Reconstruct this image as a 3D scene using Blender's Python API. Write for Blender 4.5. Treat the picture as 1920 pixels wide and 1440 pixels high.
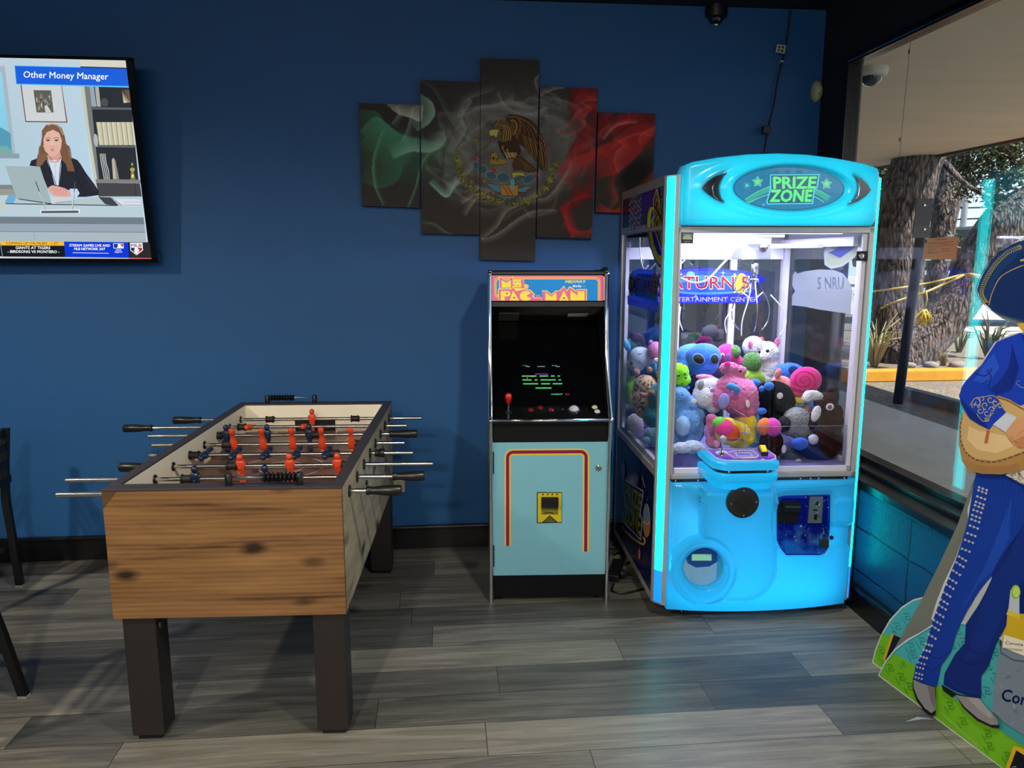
import bpy, bmesh, math, random
import numpy as np
from mathutils import Vector, Matrix, noise, geometry
PI = math.pi
R = math.radians
random.seed(7)
for _o in list(bpy.data.objects):
    bpy.data.objects.remove(_o)
SC = bpy.context.scene
COL = SC.collection

# ---------------------------------------------------------------- camera
FPX, YAW, PITCH, CH = 1425.0, R(5.2), R(9.6), 1.62
cam_d = bpy.data.cameras.new('camera')
cam_d.sensor_width = 36.0
cam_d.lens = 36.0 * FPX / 1920.0
cam_d.clip_start = 0.05
cam_d.clip_end = 300
cam = bpy.data.objects.new('camera', cam_d)
cam.location = (0, 0, CH)
cam.rotation_euler = (R(90) - PITCH, 0, -YAW)
COL.objects.link(cam)
SC.camera = cam

# ---------------------------------------------------------------- view, world, sun
vs = SC.view_settings
vs.view_transform = 'Standard'
vs.look = 'None'
vs.exposure = 0.0
vs.gamma = 1.0
vs.use_curve_mapping = False
SC.cycles.use_denoising = True
SC.cycles.max_bounces = 8
SC.cycles.diffuse_bounces = 3
SC.cycles.glossy_bounces = 4
SC.cycles.transparent_max_bounces = 16
SC.cycles.transmission_bounces = 6
SC.cycles.sample_clamp_indirect = 4.0
SC.cycles.caustics_reflective = False
SC.cycles.caustics_refractive = False

world = bpy.data.worlds.new('sky')
SC.world = world
world.use_nodes = True
wn, wl = world.node_tree.nodes, world.node_tree.links
wn.clear()
w_out = wn.new('ShaderNodeOutputWorld')
w_bg = wn.new('ShaderNodeBackground')
w_tc = wn.new('ShaderNodeTexCoord')
w_sep = wn.new('ShaderNodeSeparateXYZ')
w_rmp = wn.new('ShaderNodeValToRGB')
w_rmp.color_ramp.elements[0].position = 0.0
w_rmp.color_ramp.elements[0].color = (0.62, 0.78, 0.90, 1)
w_rmp.color_ramp.elements[1].position = 0.5
w_rmp.color_ramp.elements[1].color = (0.22, 0.45, 0.82, 1)
wl.new(w_tc.outputs['Generated'], w_sep.inputs[0])
wl.new(w_sep.outputs['Z'], w_rmp.inputs[0])
wl.new(w_rmp.outputs[0], w_bg.inputs[0])
w_bg.inputs[1].default_value = 1.75
wl.new(w_bg.outputs[0], w_out.inputs[0])

def light(name, kind, loc, energy, color=(1, 1, 1), rot=(0, 0, 0), size=0.2, size_y=None, spot=None, blend=0.5):
    d = bpy.data.lights.new(name, kind)
    d.energy = energy
    d.color = color
    if kind == 'AREA':
        d.shape = 'RECTANGLE' if size_y else 'DISK'
        d.size = size
        if size_y:
            d.size_y = size_y
    elif kind == 'SUN':
        d.angle = size
    else:
        d.shadow_soft_size = size
    if kind == 'SPOT':
        d.spot_size = spot or R(120)
        d.spot_blend = blend
    o = bpy.data.objects.new(name, d)
    o.location = loc
    o.rotation_euler = rot
    COL.objects.link(o)
    return o

def aim(o, target):
    o.rotation_euler = (Vector(target) - Vector(o.location)).to_track_quat('-Z', 'Y').to_euler()

sun = light('sun', 'SUN', (20, 5, 20), 8.5, (1.0, 0.93, 0.82), size=R(0.6))
aim(sun, (14.5, 9.5, 9.0))
# ceiling downlights of the room
LAMPS = [((-3.0, 1.5), 210, (1.0, 0.88, 0.70)), ((0.75, 1.1), 150, (1.0, 0.90, 0.74)), ((-0.9, -0.6), 230, (1.0, 0.88, 0.72))]
for i, ((lx, ly), e, c_) in enumerate(LAMPS):
    light('downlight_lamp', 'SPOT', (lx, ly, 2.83), e, c_, size=0.07, spot=R(168), blend=0.6)

o = light('rear_fill_light', 'AREA', (-1.2, -2.6, 2.70), 88, (1.0, 0.93, 0.84), (R(42), 0, R(-10)), size=3.6, size_y=1.0)  # unseen soft fill added to lift the wall, standing for lamps behind
# ---------------------------------------------------------------- picture measurements -> world
_f = Vector((math.sin(YAW) * math.cos(PITCH), math.cos(YAW) * math.cos(PITCH), -math.sin(PITCH)))
_r = Vector((math.cos(YAW), -math.sin(YAW), 0))
_u = _r.cross(_f)
CAMP = Vector((0, 0, CH))

def ray(x, y):
    return _f + _r * ((x - 960) / FPX) - _u * ((y - 720) / FPX)
def onp(x, y, p, n):
    d = ray(x, y); n = Vector(n)
    return CAMP + d * ((Vector(p) - CAMP).dot(n) / d.dot(n))
def onY(x, y, Y): return onp(x, y, (0, Y, 0), (0, 1, 0))
def onX(x, y, X): return onp(x, y, (X, 0, 0), (1, 0, 0))
def onZ(x, y, Z): return onp(x, y, (0, 0, Z), (0, 0, 1))

# ---------------------------------------------------------------- objects
FR = {}
def frame_of(o): return FR.get(o.name, Matrix.Identity(4))

def thing(name, label, cat, loc=(0, 0, 0), rz=0.0, group=None):
    o = bpy.data.objects.new(name, None)
    o.empty_display_size = 0.1
    COL.objects.link(o)
    o.location = loc
    o.rotation_euler = (0, 0, rz)
    o['label'] = label
    o['category'] = cat
    if group: o['group'] = group
    FR[o.name] = Matrix.Translation(Vector(loc)) @ Matrix.Rotation(rz, 4, 'Z')
    return o

def tag(o, label, cat, group=None, kind=None):
    o['label'] = label
    o['category'] = cat
    if group: o['group'] = group
    if kind: o['kind'] = kind
    return o

def L(th, p):
    return frame_of(th).inverted() @ Vector(p)

def c(r, g, b):
    def f(v):
        v = v / 255.0
        return v / 12.92 if v <= 0.04045 else ((v + 0.055) / 1.055) ** 2.4
    return (f(r), f(g), f(b))

# ---------------------------------------------------------------- materials
MATS = {}
def pm(name, col, rough=0.5, metal=0.0, noise_amt=0.12, nscale=8.0, bump=0.0, bscale=60.0, emit=None, es=0.0, coat=0.0, spec=0.5, sheen=0.0, stretch=None, alpha=None):
    """a plain procedural surface: base colour varied by noise, optional bump"""
    if name in MATS: return MATS[name]
    m = bpy.data.materials.new(name)
    m.use_nodes = True
    n, l = m.node_tree.nodes, m.node_tree.links
    b = n['Principled BSDF']
    tc = n.new('ShaderNodeTexCoord')
    mp = n.new('ShaderNodeMapping')
    if stretch: mp.inputs['Scale'].default_value = stretch
    l.new(tc.outputs['Object'], mp.inputs[0])
    nz = n.new('ShaderNodeTexNoise')
    nz.inputs['Scale'].default_value = nscale
    nz.inputs['Detail'].default_value = 4
    l.new(mp.outputs[0], nz.inputs['Vector'])
    mx = n.new('ShaderNodeMix'); mx.data_type = 'RGBA'
    a = tuple(max(0, v * (1 - noise_amt)) for v in col)
    d = tuple(min(1, v * (1 + noise_amt)) for v in col)
    mx.inputs[6].default_value = (*a, 1)
    mx.inputs[7].default_value = (*d, 1)
    l.new(nz.outputs['Fac'], mx.inputs[0])
    l.new(mx.outputs[2], b.inputs['Base Color'])
    b.inputs['Roughness'].default_value = rough
    b.inputs['Metallic'].default_value = metal
    b.inputs['Coat Weight'].default_value = coat
    b.inputs['Coat Roughness'].default_value = 0.1
    b.inputs['Specular IOR Level'].default_value = spec
    if sheen:
        b.inputs['Sheen Weight'].default_value = sheen
    if emit:
        b.inputs['Emission Color'].default_value = (*emit, 1)
        b.inputs['Emission Strength'].default_value = es
    if bump:
        n2 = n.new('ShaderNodeTexNoise')
        n2.inputs['Scale'].default_value = bscale
        n2.inputs['Detail'].default_value = 5
        l.new(mp.outputs[0], n2.inputs['Vector'])
        bp = n.new('ShaderNodeBump')
        bp.inputs['Strength'].default_value = bump
        bp.inputs['Distance'].default_value = 0.01
        l.new(n2.outputs['Fac'], bp.inputs['Height'])
        l.new(bp.outputs[0], b.inputs['Normal'])
    MATS[name] = m
    return m

def glass(name, tint=(1, 1, 1), ior=1.5, rough=0.0):
    if name in MATS: return MATS[name]
    m = bpy.data.materials.new(name)
    m.use_nodes = True
    n, l = m.node_tree.nodes, m.node_tree.links
    n.clear()
    o = n.new('ShaderNodeOutputMaterial')
    t = n.new('ShaderNodeBsdfTransparent'); t.inputs[0].default_value = (*tint, 1)
    g = n.new('ShaderNodeBsdfGlossy'); g.inputs['Roughness'].default_value = rough
    lw = n.new('ShaderNodeLayerWeight'); lw.inputs[0].default_value = 0.5
    pw = n.new('ShaderNodeMath'); pw.operation = 'POWER'; pw.inputs[1].default_value = 5.0
    f0 = ((ior - 1) / (ior + 1)) ** 2
    f = n.new('ShaderNodeMath'); f.operation = 'MULTIPLY_ADD'; f.inputs[1].default_value = 1 - f0; f.inputs[2].default_value = f0
    l.new(lw.outputs['Facing'], pw.inputs[0]); l.new(pw.outputs[0], f.inputs[0])
    mx = n.new('ShaderNodeMixShader')
    l.new(f.outputs[0], mx.inputs[0]); l.new(t.outputs[0], mx.inputs[1]); l.new(g.outputs[0], mx.inputs[2])
    l.new(mx.outputs[0], o.inputs[0])
    MATS[name] = m
    return m

def art_mat(name, emit=0.0, rough=0.5, coat=0.0, spec=0.4, diffuse=1.0, trans=0.0):
    if name in MATS: return MATS[name]
    m = bpy.data.materials.new(name)
    m.use_nodes = True
    n, l = m.node_tree.nodes, m.node_tree.links
    b = n['Principled BSDF']
    at = n.new('ShaderNodeAttribute'); at.attribute_name = 'Col'
    nz = n.new('ShaderNodeTexNoise'); nz.inputs['Scale'].default_value = 25
    mr = n.new('ShaderNodeMapRange'); mr.inputs[3].default_value = 0.93 * diffuse; mr.inputs[4].default_value = 1.05 * diffuse
    l.new(nz.outputs['Fac'], mr.inputs[0])
    vm = n.new('ShaderNodeVectorMath'); vm.operation = 'SCALE'
    l.new(at.outputs['Color'], vm.inputs[0]); l.new(mr.outputs[0], vm.inputs['Scale'])
    l.new(vm.outputs[0], b.inputs['Base Color'])
    b.inputs['Roughness'].default_value = rough
    b.inputs['Coat Weight'].default_value = coat
    b.inputs['Specular IOR Level'].default_value = spec
    if emit:
        l.new(at.outputs['Color'], b.inputs['Emission Color'])
        b.inputs['Emission Strength'].default_value = emit
    if trans:
        tr = n.new('ShaderNodeBsdfTranslucent'); l.new(vm.outputs[0], tr.inputs[0])
        mx = n.new('ShaderNodeMixShader'); mx.inputs[0].default_value = trans
        l.new(b.outputs[0], mx.inputs[1]); l.new(tr.outputs[0], mx.inputs[2]); l.new(mx.outputs[0], n['Material Output'].inputs[0])
    MATS[name] = m
    return m

# ---------------------------------------------------------------- mesh builder
class MB:
    def __init__(s):
        s.bm = bmesh.new()
        s.mi = 0
    def _faces(s, before):
        for f in s.bm.faces:
            if f not in before: f.material_index = s.mi
    def box(s, x0, x1, y0, y1, z0, z1, bev=0.0, seg=2, M=None):
        r = bmesh.ops.create_cube(s.bm, size=1.0)
        vs_ = r['verts']
        for v in vs_:
            v.co = Vector(((x0 + x1) / 2 + v.co.x * (x1 - x0), (y0 + y1) / 2 + v.co.y * (y1 - y0), (z0 + z1) / 2 + v.co.z * (z1 - z0)))
        fs = set(f for v in vs_ for f in v.link_faces)
        for f in fs: f.material_index = s.mi
        if bev > 0:
            es = list(set(e for v in vs_ for e in v.link_edges))
            rr = bmesh.ops.bevel(s.bm, geom=es, offset=bev, segments=seg, profile=0.5, affect='EDGES', clamp_overlap=True)
            vs_ = list(set(rr['verts']) | set(v for v in vs_ if v.is_valid))
            for f in rr['faces']: f.material_index = s.mi
        if M is not None:
            allv = set(v for v in vs_ if v.is_valid)
            # include every vertex of connected faces
            for v in list(allv):
                for f in v.link_faces: allv.update(f.verts)
            for v in allv: v.co = M @ v.co
        return s
    def ring(s, pts):
        return [s.bm.verts.new(p) for p in pts]
    def skin(s, rings, closed=False, caps=True, smooth=True):
        vr = [s.ring(r) for r in rings]
        n = len(vr[0])
        m = len(vr)
        for i in range(m if closed else m - 1):
            a, b = vr[i], vr[(i + 1) % m]
            for j in range(n):
                f = s.bm.faces.new((a[j], a[(j + 1) % n], b[(j + 1) % n], b[j]))
                f.material_index = s.mi; f.smooth = smooth
        if caps and not closed:
            for rg in (vr[0][::-1], vr[-1]):
                f = s.bm.faces.new(rg); f.material_index = s.mi
        return s
    @staticmethod
    def basis(d):
        d = Vector(d).normalized()
        a = Vector((0, 0, 1)) if abs(d.z) < 0.9 else Vector((1, 0, 0))
        u = d.cross(a).normalized()
        v = d.cross(u).normalized()
        return u, v
    def cyl(s, p0, p1, r, seg=16, r2=None):
        p0, p1 = Vector(p0), Vector(p1)
        u, v = s.basis(p1 - p0)
        r2 = r if r2 is None else r2
        ring = lambda p, q: [p + (u * math.cos(2 * PI * k / seg) + v * math.sin(2 * PI * k / seg)) * q for k in range(seg)]
        return s.skin([ring(p0, r), ring(p1, r2)])
    def tube(s, path, r, seg=8, closed=False, caps=True):
        path = [Vector(p) for p in path]
        n = len(path)
        rs = r if isinstance(r, (list, tuple)) else [r] * n
        rings = []
        prev = None
        for i, p in enumerate(path):
            if closed:
                d = path[(i + 1) % n] - path[i - 1]
            else:
                d = path[min(i + 1, n - 1)] - path[max(i - 1, 0)]
            d = d.normalized() if d.length > 1e-9 else Vector((0, 0, 1))
            if prev is None:
                u, v = s.basis(d)
            else:
                u = prev - d * prev.dot(d)
                u = u.normalized() if u.length > 1e-6 else s.basis(d)[0]
                v = d.cross(u).normalized()
            prev = u
            rings.append([p + (u * math.cos(2 * PI * k / seg) + v * math.sin(2 * PI * k / seg)) * rs[i] for k in range(seg)])
        return s.skin(rings, closed=closed, caps=caps)
    def lathe(s, prof, o=(0, 0, 0), ax=(0, 0, 1), seg=24):
        o = Vector(o); ax = Vector(ax).normalized()
        u, v = s.basis(ax)
        rings = [[o + ax * h + (u * math.cos(2 * PI * k / seg) + v * math.sin(2 * PI * k / seg)) * max(r, 1e-4) for k in range(seg)] for r, h in prof]
        return s.skin(rings)
    def sph(s, ce, rad, seg=16, rings=10, M=None):
        ce = Vector(ce)
        if not hasattr(rad, '__len__'): rad = (rad, rad, rad)
        M = M or Matrix.Identity(3)
        rr = []
        for i in range(1, rings):
            t = PI * i / rings
            rr.append([ce + M @ Vector((rad[0] * math.sin(t) * math.cos(2 * PI * k / seg), rad[1] * math.sin(t) * math.sin(2 * PI * k / seg), rad[2] * math.cos(t))) for k in range(seg)])
        vr = [s.ring(r) for r in rr]
        top = s.bm.verts.new(ce + M @ Vector((0, 0, rad[2])))
        bot = s.bm.verts.new(ce + M @ Vector((0, 0, -rad[2])))
        def nf(vs_):
            f = s.bm.faces.new(vs_); f.smooth = True; f.material_index = s.mi
        for i in range(len(vr) - 1):
            for j in range(seg):
                nf((vr[i][j], vr[i + 1][j], vr[i + 1][(j + 1) % seg], vr[i][(j + 1) % seg]))
        for j in range(seg):
            nf((top, vr[0][j], vr[0][(j + 1) % seg]))
            nf((bot, vr[-1][(j + 1) % seg], vr[-1][j]))
        return s
    def prism(s, pts, o, U, V, depth, smooth=False):
        """outline pts in (U,V) at o, extruded by vector depth"""
        o, U, V, D = Vector(o), Vector(U), Vector(V), Vector(depth)
        a = [o + U * p[0] + V * p[1] for p in pts]
        tri = geometry.tessellate_polygon([a])
        va = s.ring(a); vb = s.ring([p + D for p in a])
        for t in tri:
            for q in ((va[t[0]], va[t[1]], va[t[2]]), (vb[t[2]], vb[t[1]], vb[t[0]])):
                try:
                    f = s.bm.faces.new(q); f.material_index = s.mi
                except ValueError: pass
        n = len(a)
        for i in range(n):
            f = s.bm.faces.new((va[i], va[(i + 1) % n], vb[(i + 1) % n], vb[i])); f.material_index = s.mi; f.smooth = smooth
        return s
    def grid(s, fn, nu, nv, smooth=True):
        vs_ = [[s.bm.verts.new(fn(i / nu, j / nv)) for i in range(nu + 1)] for j in range(nv + 1)]
        for j in range(nv):
            for i in range(nu):
                f = s.bm.faces.new((vs_[j][i], vs_[j][i + 1], vs_[j + 1][i + 1], vs_[j + 1][i]))
                f.smooth = smooth; f.material_index = s.mi
        return s
    def build(s, name, mats, parent=None, smooth=None, fixn=True):
        if fixn: bmesh.ops.recalc_face_normals(s.bm, faces=s.bm.faces[:])
        me = bpy.data.meshes.new(name)
        s.bm.to_mesh(me); s.bm.free()
        if smooth == 'auto':
            for p in me.polygons: p.use_smooth = True
            me.set_sharp_from_angle(angle=R(35))
        elif smooth:
            for p in me.polygons: p.use_smooth = True
        for m in (mats if isinstance(mats, (list, tuple)) else [mats]): me.materials.append(m)
        o = bpy.data.objects.new(name, me)
        COL.objects.link(o)
        if parent is not None: o.parent = parent
        return o

def struct(name, mb, mat, smooth=None):
    o = mb.build(name, mat, None, smooth)
    o['kind'] = 'structure'
    return o

# ---------------------------------------------------------------- flat artwork (prints, screens, decals)
_txt = {}
def text_mesh(s, bold=0.0):
    k = (s, bold)
    if k in _txt: return _txt[k]
    cu = bpy.data.curves.new('txt', 'FONT')
    cu.body = s
    cu.resolution_u = 2
    ob = bpy.data.objects.new('txt', cu)
    COL.objects.link(ob)
    dg = bpy.context.evaluated_depsgraph_get()
    dg.update()
    me = bpy.data.meshes.new_from_object(ob.evaluated_get(dg))
    V_ = [(v.co.x, v.co.y) for v in me.vertices]
    F_ = [tuple(p.vertices) for p in me.polygons]
    bpy.data.meshes.remove(me); bpy.data.objects.remove(ob); bpy.data.curves.remove(cu)
    if bold:   # thicken by overlapping shifted copies
        V0, F0, n0 = V_, F_, len(V_)
        V_, F_ = list(V0), list(F0)
        for k in range(8):
            dx, dy = bold * 0.7 * math.cos(k * PI / 4), bold * 0.7 * math.sin(k * PI / 4)
            F_ += [tuple(i + n0 * (k + 1) for i in f) for f in F0]
            V_ += [(x + dx, y + dy) for x, y in V0]
    _txt[k] = (V_, F_)
    return _txt[k]

class Art:
    STEP = 3e-5
    def __init__(s, mp, n):
        s.mp = mp; s.n = Vector(n).normalized()
        s.V, s.F, s.C = [], [], []
        s.k = 1
    def _add(s, pts, faces, cols):
        b = len(s.V)
        off = s.n * (s.STEP * s.k)
        s.V += [s.mp(*p) + off for p in pts]
        s.F += [tuple(b + i for i in f) for f in faces]
        s.C += cols
        s.k += 1
        return s
    def poly(s, pts, col, cols=None):
        v3 = [Vector((p[0], p[1], 0)) for p in pts]
        tri = geometry.tessellate_polygon([v3])
        return s._add(pts, tri, [cols[i] if cols else col for i in range(len(pts))])
    def rect(s, x0, y0, x1, y1, col, cols=None):
        return s.poly([(x0, y0), (x1, y0), (x1, y1), (x0, y1)], col, cols)
    def ell(s, cx, cy, rx, ry, col, rot=0.0, seg=28, rim=None):
        pts = []
        for i in range(seg):
            a = 2 * PI * i / seg
            x, y = rx * math.cos(a), ry * math.sin(a)
            pts.append((cx + x * math.cos(rot) - y * math.sin(rot), cy + x * math.sin(rot) + y * math.cos(rot)))
        if rim is None:
            return s._add(pts, [tuple(range(seg))], [col] * seg)
        return s._add([(cx, cy)] + pts, [(0, i + 1, (i + 1) % seg + 1) for i in range(seg)], [col] + [rim] * seg)
    def line(s, pts, w, col, closed=False):
        n = len(pts)
        L_, R_ = [], []
        for i in range(n):
            a = pts[i - 1] if (i > 0 or closed) else pts[i]
            b = pts[(i + 1) % n] if (i < n - 1 or closed) else pts[i]
            dx, dy = b[0] - a[0], b[1] - a[1]
            q = math.hypot(dx, dy) or 1
            ww = (w[i] if isinstance(w, (list, tuple)) else w) / 2
            L_.append((pts[i][0] - dy / q * ww, pts[i][1] + dx / q * ww))
            R_.append((pts[i][0] + dy / q * ww, pts[i][1] - dx / q * ww))
        m = n if closed else n - 1
        return s._add(L_ + R_, [(i, (i + 1) % n, n + (i + 1) % n, n + i) for i in range(m)], [col] * (2 * n))
    def curve(s, pts, w, col, sub=8):
        return s.line(spline(pts, sub), w, col)
    def text(s, t, x, y, h, col, w=None, bold=0.0, shear=0.0, rot=0.0, align='l', fn=None):
        """x,y = left baseline in art units with y DOWN; h = cap height"""
        V_, F_ = text_mesh(t, bold)
        if not V_: return s
        xs = [v[0] for v in V_]
        x0, x1 = min(xs), max(xs)
        sy = h / 0.69
        sx = (w / (x1 - x0)) if w else sy
        if align == 'c': x = x - (x1 - x0) * sx / 2
        pts = []
        for vx, vy in V_:
            a, b = (vx - x0) * sx + vy * sy * shear, -vy * sy
            px, py = x + a * math.cos(rot) - b * math.sin(rot), y + a * math.sin(rot) + b * math.cos(rot)
            if fn: px, py = fn(px, py)
            pts.append((px, py))
        return s._add(pts, F_, [col] * len(pts))
    def star(s, cx, cy, r, col, r2=0.45, n=5, rot=-PI / 2):
        pts = []
        for i in range(2 * n):
            q = r if i % 2 == 0 else r * r2
            pts.append((cx + q * math.cos(rot + PI * i / n), cy + q * math.sin(rot + PI * i / n)))
        return s._add([(cx, cy)] + pts, [(0, i + 1, (i + 1) % (2 * n) + 1) for i in range(2 * n)], [col] * (2 * n + 1))
    def build(s, name, mat, parent=None):
        me = bpy.data.meshes.new(name)
        me.from_pydata([tuple(v) for v in s.V], [], s.F)
        ca = me.color_attributes.new('Col', 'FLOAT_COLOR', 'POINT')
        ca.data.foreach_set('color', [x for q in s.C for x in (q[0], q[1], q[2], 1.0)])
        me.materials.append(mat)
        me.update()
        o = bpy.data.objects.new(name, me)
        COL.objects.link(o)
        if parent is not None: o.parent = parent
        return o

def spline(pts, sub=8, closed=False):
    out = []
    n = len(pts)
    g = (lambda i: pts[i % n]) if closed else (lambda i: pts[max(0, min(n - 1, i))])
    for i in range(n if closed else n - 1):
        p0, p1, p2, p3 = g(i - 1), g(i), g(i + 1), g(i + 2)
        for k in range(sub):
            t = k / sub
            out.append(tuple(0.5 * (2 * b + (-a + cc) * t + (2 * a - 5 * b + 4 * cc - d) * t * t + (-a + 3 * b - 3 * cc + d) * t ** 3) for a, b, cc, d in zip(p0, p1, p2, p3)))
    if not closed: out.append(tuple(pts[-1]))
    return out

def pxmap(th, p, n):
    Mi = frame_of(th).inverted() if th is not None else Matrix.Identity(4)
    return lambda x, y: Mi @ onp(x, y, p, n)
def wmap(p0, U, V):
    p0, U, V = Vector(p0), Vector(U), Vector(V)
    return lambda x, y: p0 + U * x + V * y

BLACK = pm('black_plastic', c(16, 16, 18), 0.45)
CHROME = pm('chrome', (0.75, 0.75, 0.76), 0.14, 1.0, noise_amt=0.05)
STEEL = pm('steel_rod', (0.62, 0.60, 0.56), 0.22, 1.0, noise_amt=0.15, nscale=40)
ALU = pm('brushed_aluminium', (0.50, 0.50, 0.49), 0.42, 0.7, noise_amt=0.08, nscale=30)
WHITEP = pm('white_plastic', c(215, 212, 200), 0.4)
PRINT = art_mat('printed_matte', 0.0, 0.55)
PRINTG = art_mat('printed_gloss', 0.0, 0.25, coat=0.3)

# ================================================================ ROOM
WY = 4.095      # back wall
WX = 1.885      # inner face of the low wall under the window
GX = 2.06       # window glass plane
CZ = 2.89

def plank_mat():
    m = bpy.data.materials.new('grey_vinyl_planks'); m.use_nodes = True
    n, l = m.node_tree.nodes, m.node_tree.links
    b = n['Principled BSDF']
    tc = n.new('ShaderNodeTexCoord'); sp = n.new('ShaderNodeSeparateXYZ')
    l.new(tc.outputs['Object'], sp.inputs[0])
    def mth(op, a, b_=None):
        q = n.new('ShaderNodeMath'); q.operation = op
        for i, v in enumerate((a, b_)):
            if v is None: continue
            if isinstance(v, (int, float)): q.inputs[i].default_value = v
            else: l.new(v, q.inputs[i])
        return q.outputs[0]
    W_, L_ = 0.182, 1.22
    yr = mth('DIVIDE', sp.outputs['Y'], W_)
    yr = mth('ADD', yr, 40.62)
    row = mth('FLOOR', yr)
    wn1 = n.new('ShaderNodeTexWhiteNoise'); wn1.noise_dimensions = '1D'
    l.new(row, wn1.inputs['W'])
    xo = mth('ADD', mth('DIVIDE', sp.outputs['X'], L_), mth('MULTIPLY', wn1.outputs['Value'], 7.0))
    pid = mth('FLOOR', xo)
    cb = n.new('ShaderNodeCombineXYZ'); l.new(row, cb.inputs[0]); l.new(pid, cb.inputs[1])
    wn2 = n.new('ShaderNodeTexWhiteNoise'); wn2.noise_dimensions = '2D'
    l.new(cb.outputs[0], wn2.inputs['Vector'])
    # grain: coordinates stretched along the plank and shifted per plank
    cb2 = n.new('ShaderNodeCombineXYZ')
    l.new(mth('ADD', mth('MULTIPLY', sp.outputs['X'], 1.1), mth('MULTIPLY', wn2.outputs['Value'], 37.0)), cb2.inputs[0])
    l.new(mth('MULTIPLY', sp.outputs['Y'], 16.0), cb2.inputs[1])
    l.new(mth('MULTIPLY', wn2.outputs['Value'], 11.0), cb2.inputs[2])
    g1 = n.new('ShaderNodeTexNoise'); g1.inputs['Scale'].default_value = 1.6; g1.inputs['Detail'].default_value = 7; g1.inputs['Roughness'].default_value = 0.62; g1.inputs['Distortion'].default_value = 0.9
    l.new(cb2.outputs[0], g1.inputs['Vector'])
    cb3 = n.new('ShaderNodeCombineXYZ')
    l.new(mth('ADD', mth('MULTIPLY', sp.outputs['X'], 6.0), mth('MULTIPLY', wn2.outputs['Value'], 17.0)), cb3.inputs[0])
    l.new(mth('MULTIPLY', sp.outputs['Y'], 190.0), cb3.inputs[1])
    g2 = n.new('ShaderNodeTexNoise'); g2.inputs['Scale'].default_value = 1.0; g2.inputs['Detail'].default_value = 3
    l.new(cb3.outputs[0], g2.inputs['Vector'])
    val = mth('ADD', mth('MULTIPLY', g1.outputs['Fac'], 0.95), mth('ADD', mth('MULTIPLY', g2.outputs['Fac'], 0.22), mth('ADD', mth('MULTIPLY', wn2.outputs['Value'], 0.44), 0.10)))
    rp = n.new('ShaderNodeValToRGB')
    e = rp.color_ramp.elements
    e[0].position = 0.45; e[0].color = (*c(62, 62, 59), 1)
    e[1].position = 1.30 / 1.0 if False else 1.0; e[1].color = (*c(150, 146, 134), 1)
    x = e.new(0.66); x.color = (*c(92, 91, 86), 1)
    x = e.new(0.84); x.color = (*c(124, 121, 112), 1)
    l.new(mth('MULTIPLY', val, 0.80), rp.inputs[0])
    # seams
    fy = mth('FRACT', yr); fx = mth('FRACT', xo)
    sy = mth('GREATER_THAN', mth('MULTIPLY', mth('MINIMUM', fy, mth('SUBTRACT', 1.0, fy)), W_), 0.0013)
    sx = mth('GREATER_THAN', mth('MULTIPLY', mth('MINIMUM', fx, mth('SUBTRACT', 1.0, fx)), L_), 0.0013)
    seam = mth('MULTIPLY', sx, sy)
    mx = n.new('ShaderNodeMix'); mx.data_type = 'RGBA'
    mx.inputs[6].default_value = (*c(40, 39, 37), 1)
    l.new(seam, mx.inputs[0]); l.new(rp.outputs[0], mx.inputs[7])
    l.new(mx.outputs[2], b.inputs['Base Color'])
    rr = mth('ADD', mth('MULTIPLY', g1.outputs['Fac'], 0.2), 0.30)
    l.new(rr, b.inputs['Roughness'])
    bp = n.new('ShaderNodeBump'); bp.inputs['Strength'].default_value = 0.15; bp.inputs['Distance'].default_value = 0.004
    l.new(mth('MULTIPLY', seam, mth('ADD', g2.outputs['Fac'], 1.0)), bp.inputs['Height'])
    l.new(bp.outputs[0], b.inputs['Normal'])
    return m

WALLB = pm('blue_wall_paint', c(38, 92, 148), 0.5, noise_amt=0.06, nscale=3, bump=0.25, bscale=180, spec=0.35)
BASEB = pm('black_baseboard_paint', c(14, 14, 17), 0.32, noise_amt=0.2, bump=0.1, bscale=60)
CEILM = pm('black_ceiling_paint', c(20, 21, 26), 0.8, bump=0.2)
BLKP = pm('black_window_trim_paint', c(13, 13, 16), 0.3, noise_amt=0.3, bump=0.15, bscale=70)

m = MB(); m.box(-4.6, 2.0, -3.6, WY + 0.1, -0.08, 0); struct('floor', m, plank_mat())
m = MB(); m.box(-4.6, 2.10, WY, WY + 0.12, 0, CZ); struct('wall_back', m, WALLB)
m = MB(); m.box(-4.72, -4.6, -3.6, WY, 0, CZ); struct('wall_left', m, WALLB)
m = MB(); m.box(-4.6, 2.0, -3.72, -3.6, 0, CZ); struct('wall_front', m, WALLB)
m = MB(); m.box(-4.72, 2.2, -3.72, WY + 0.12, CZ, CZ + 0.1); struct('ceiling', m, CEILM)

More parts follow.
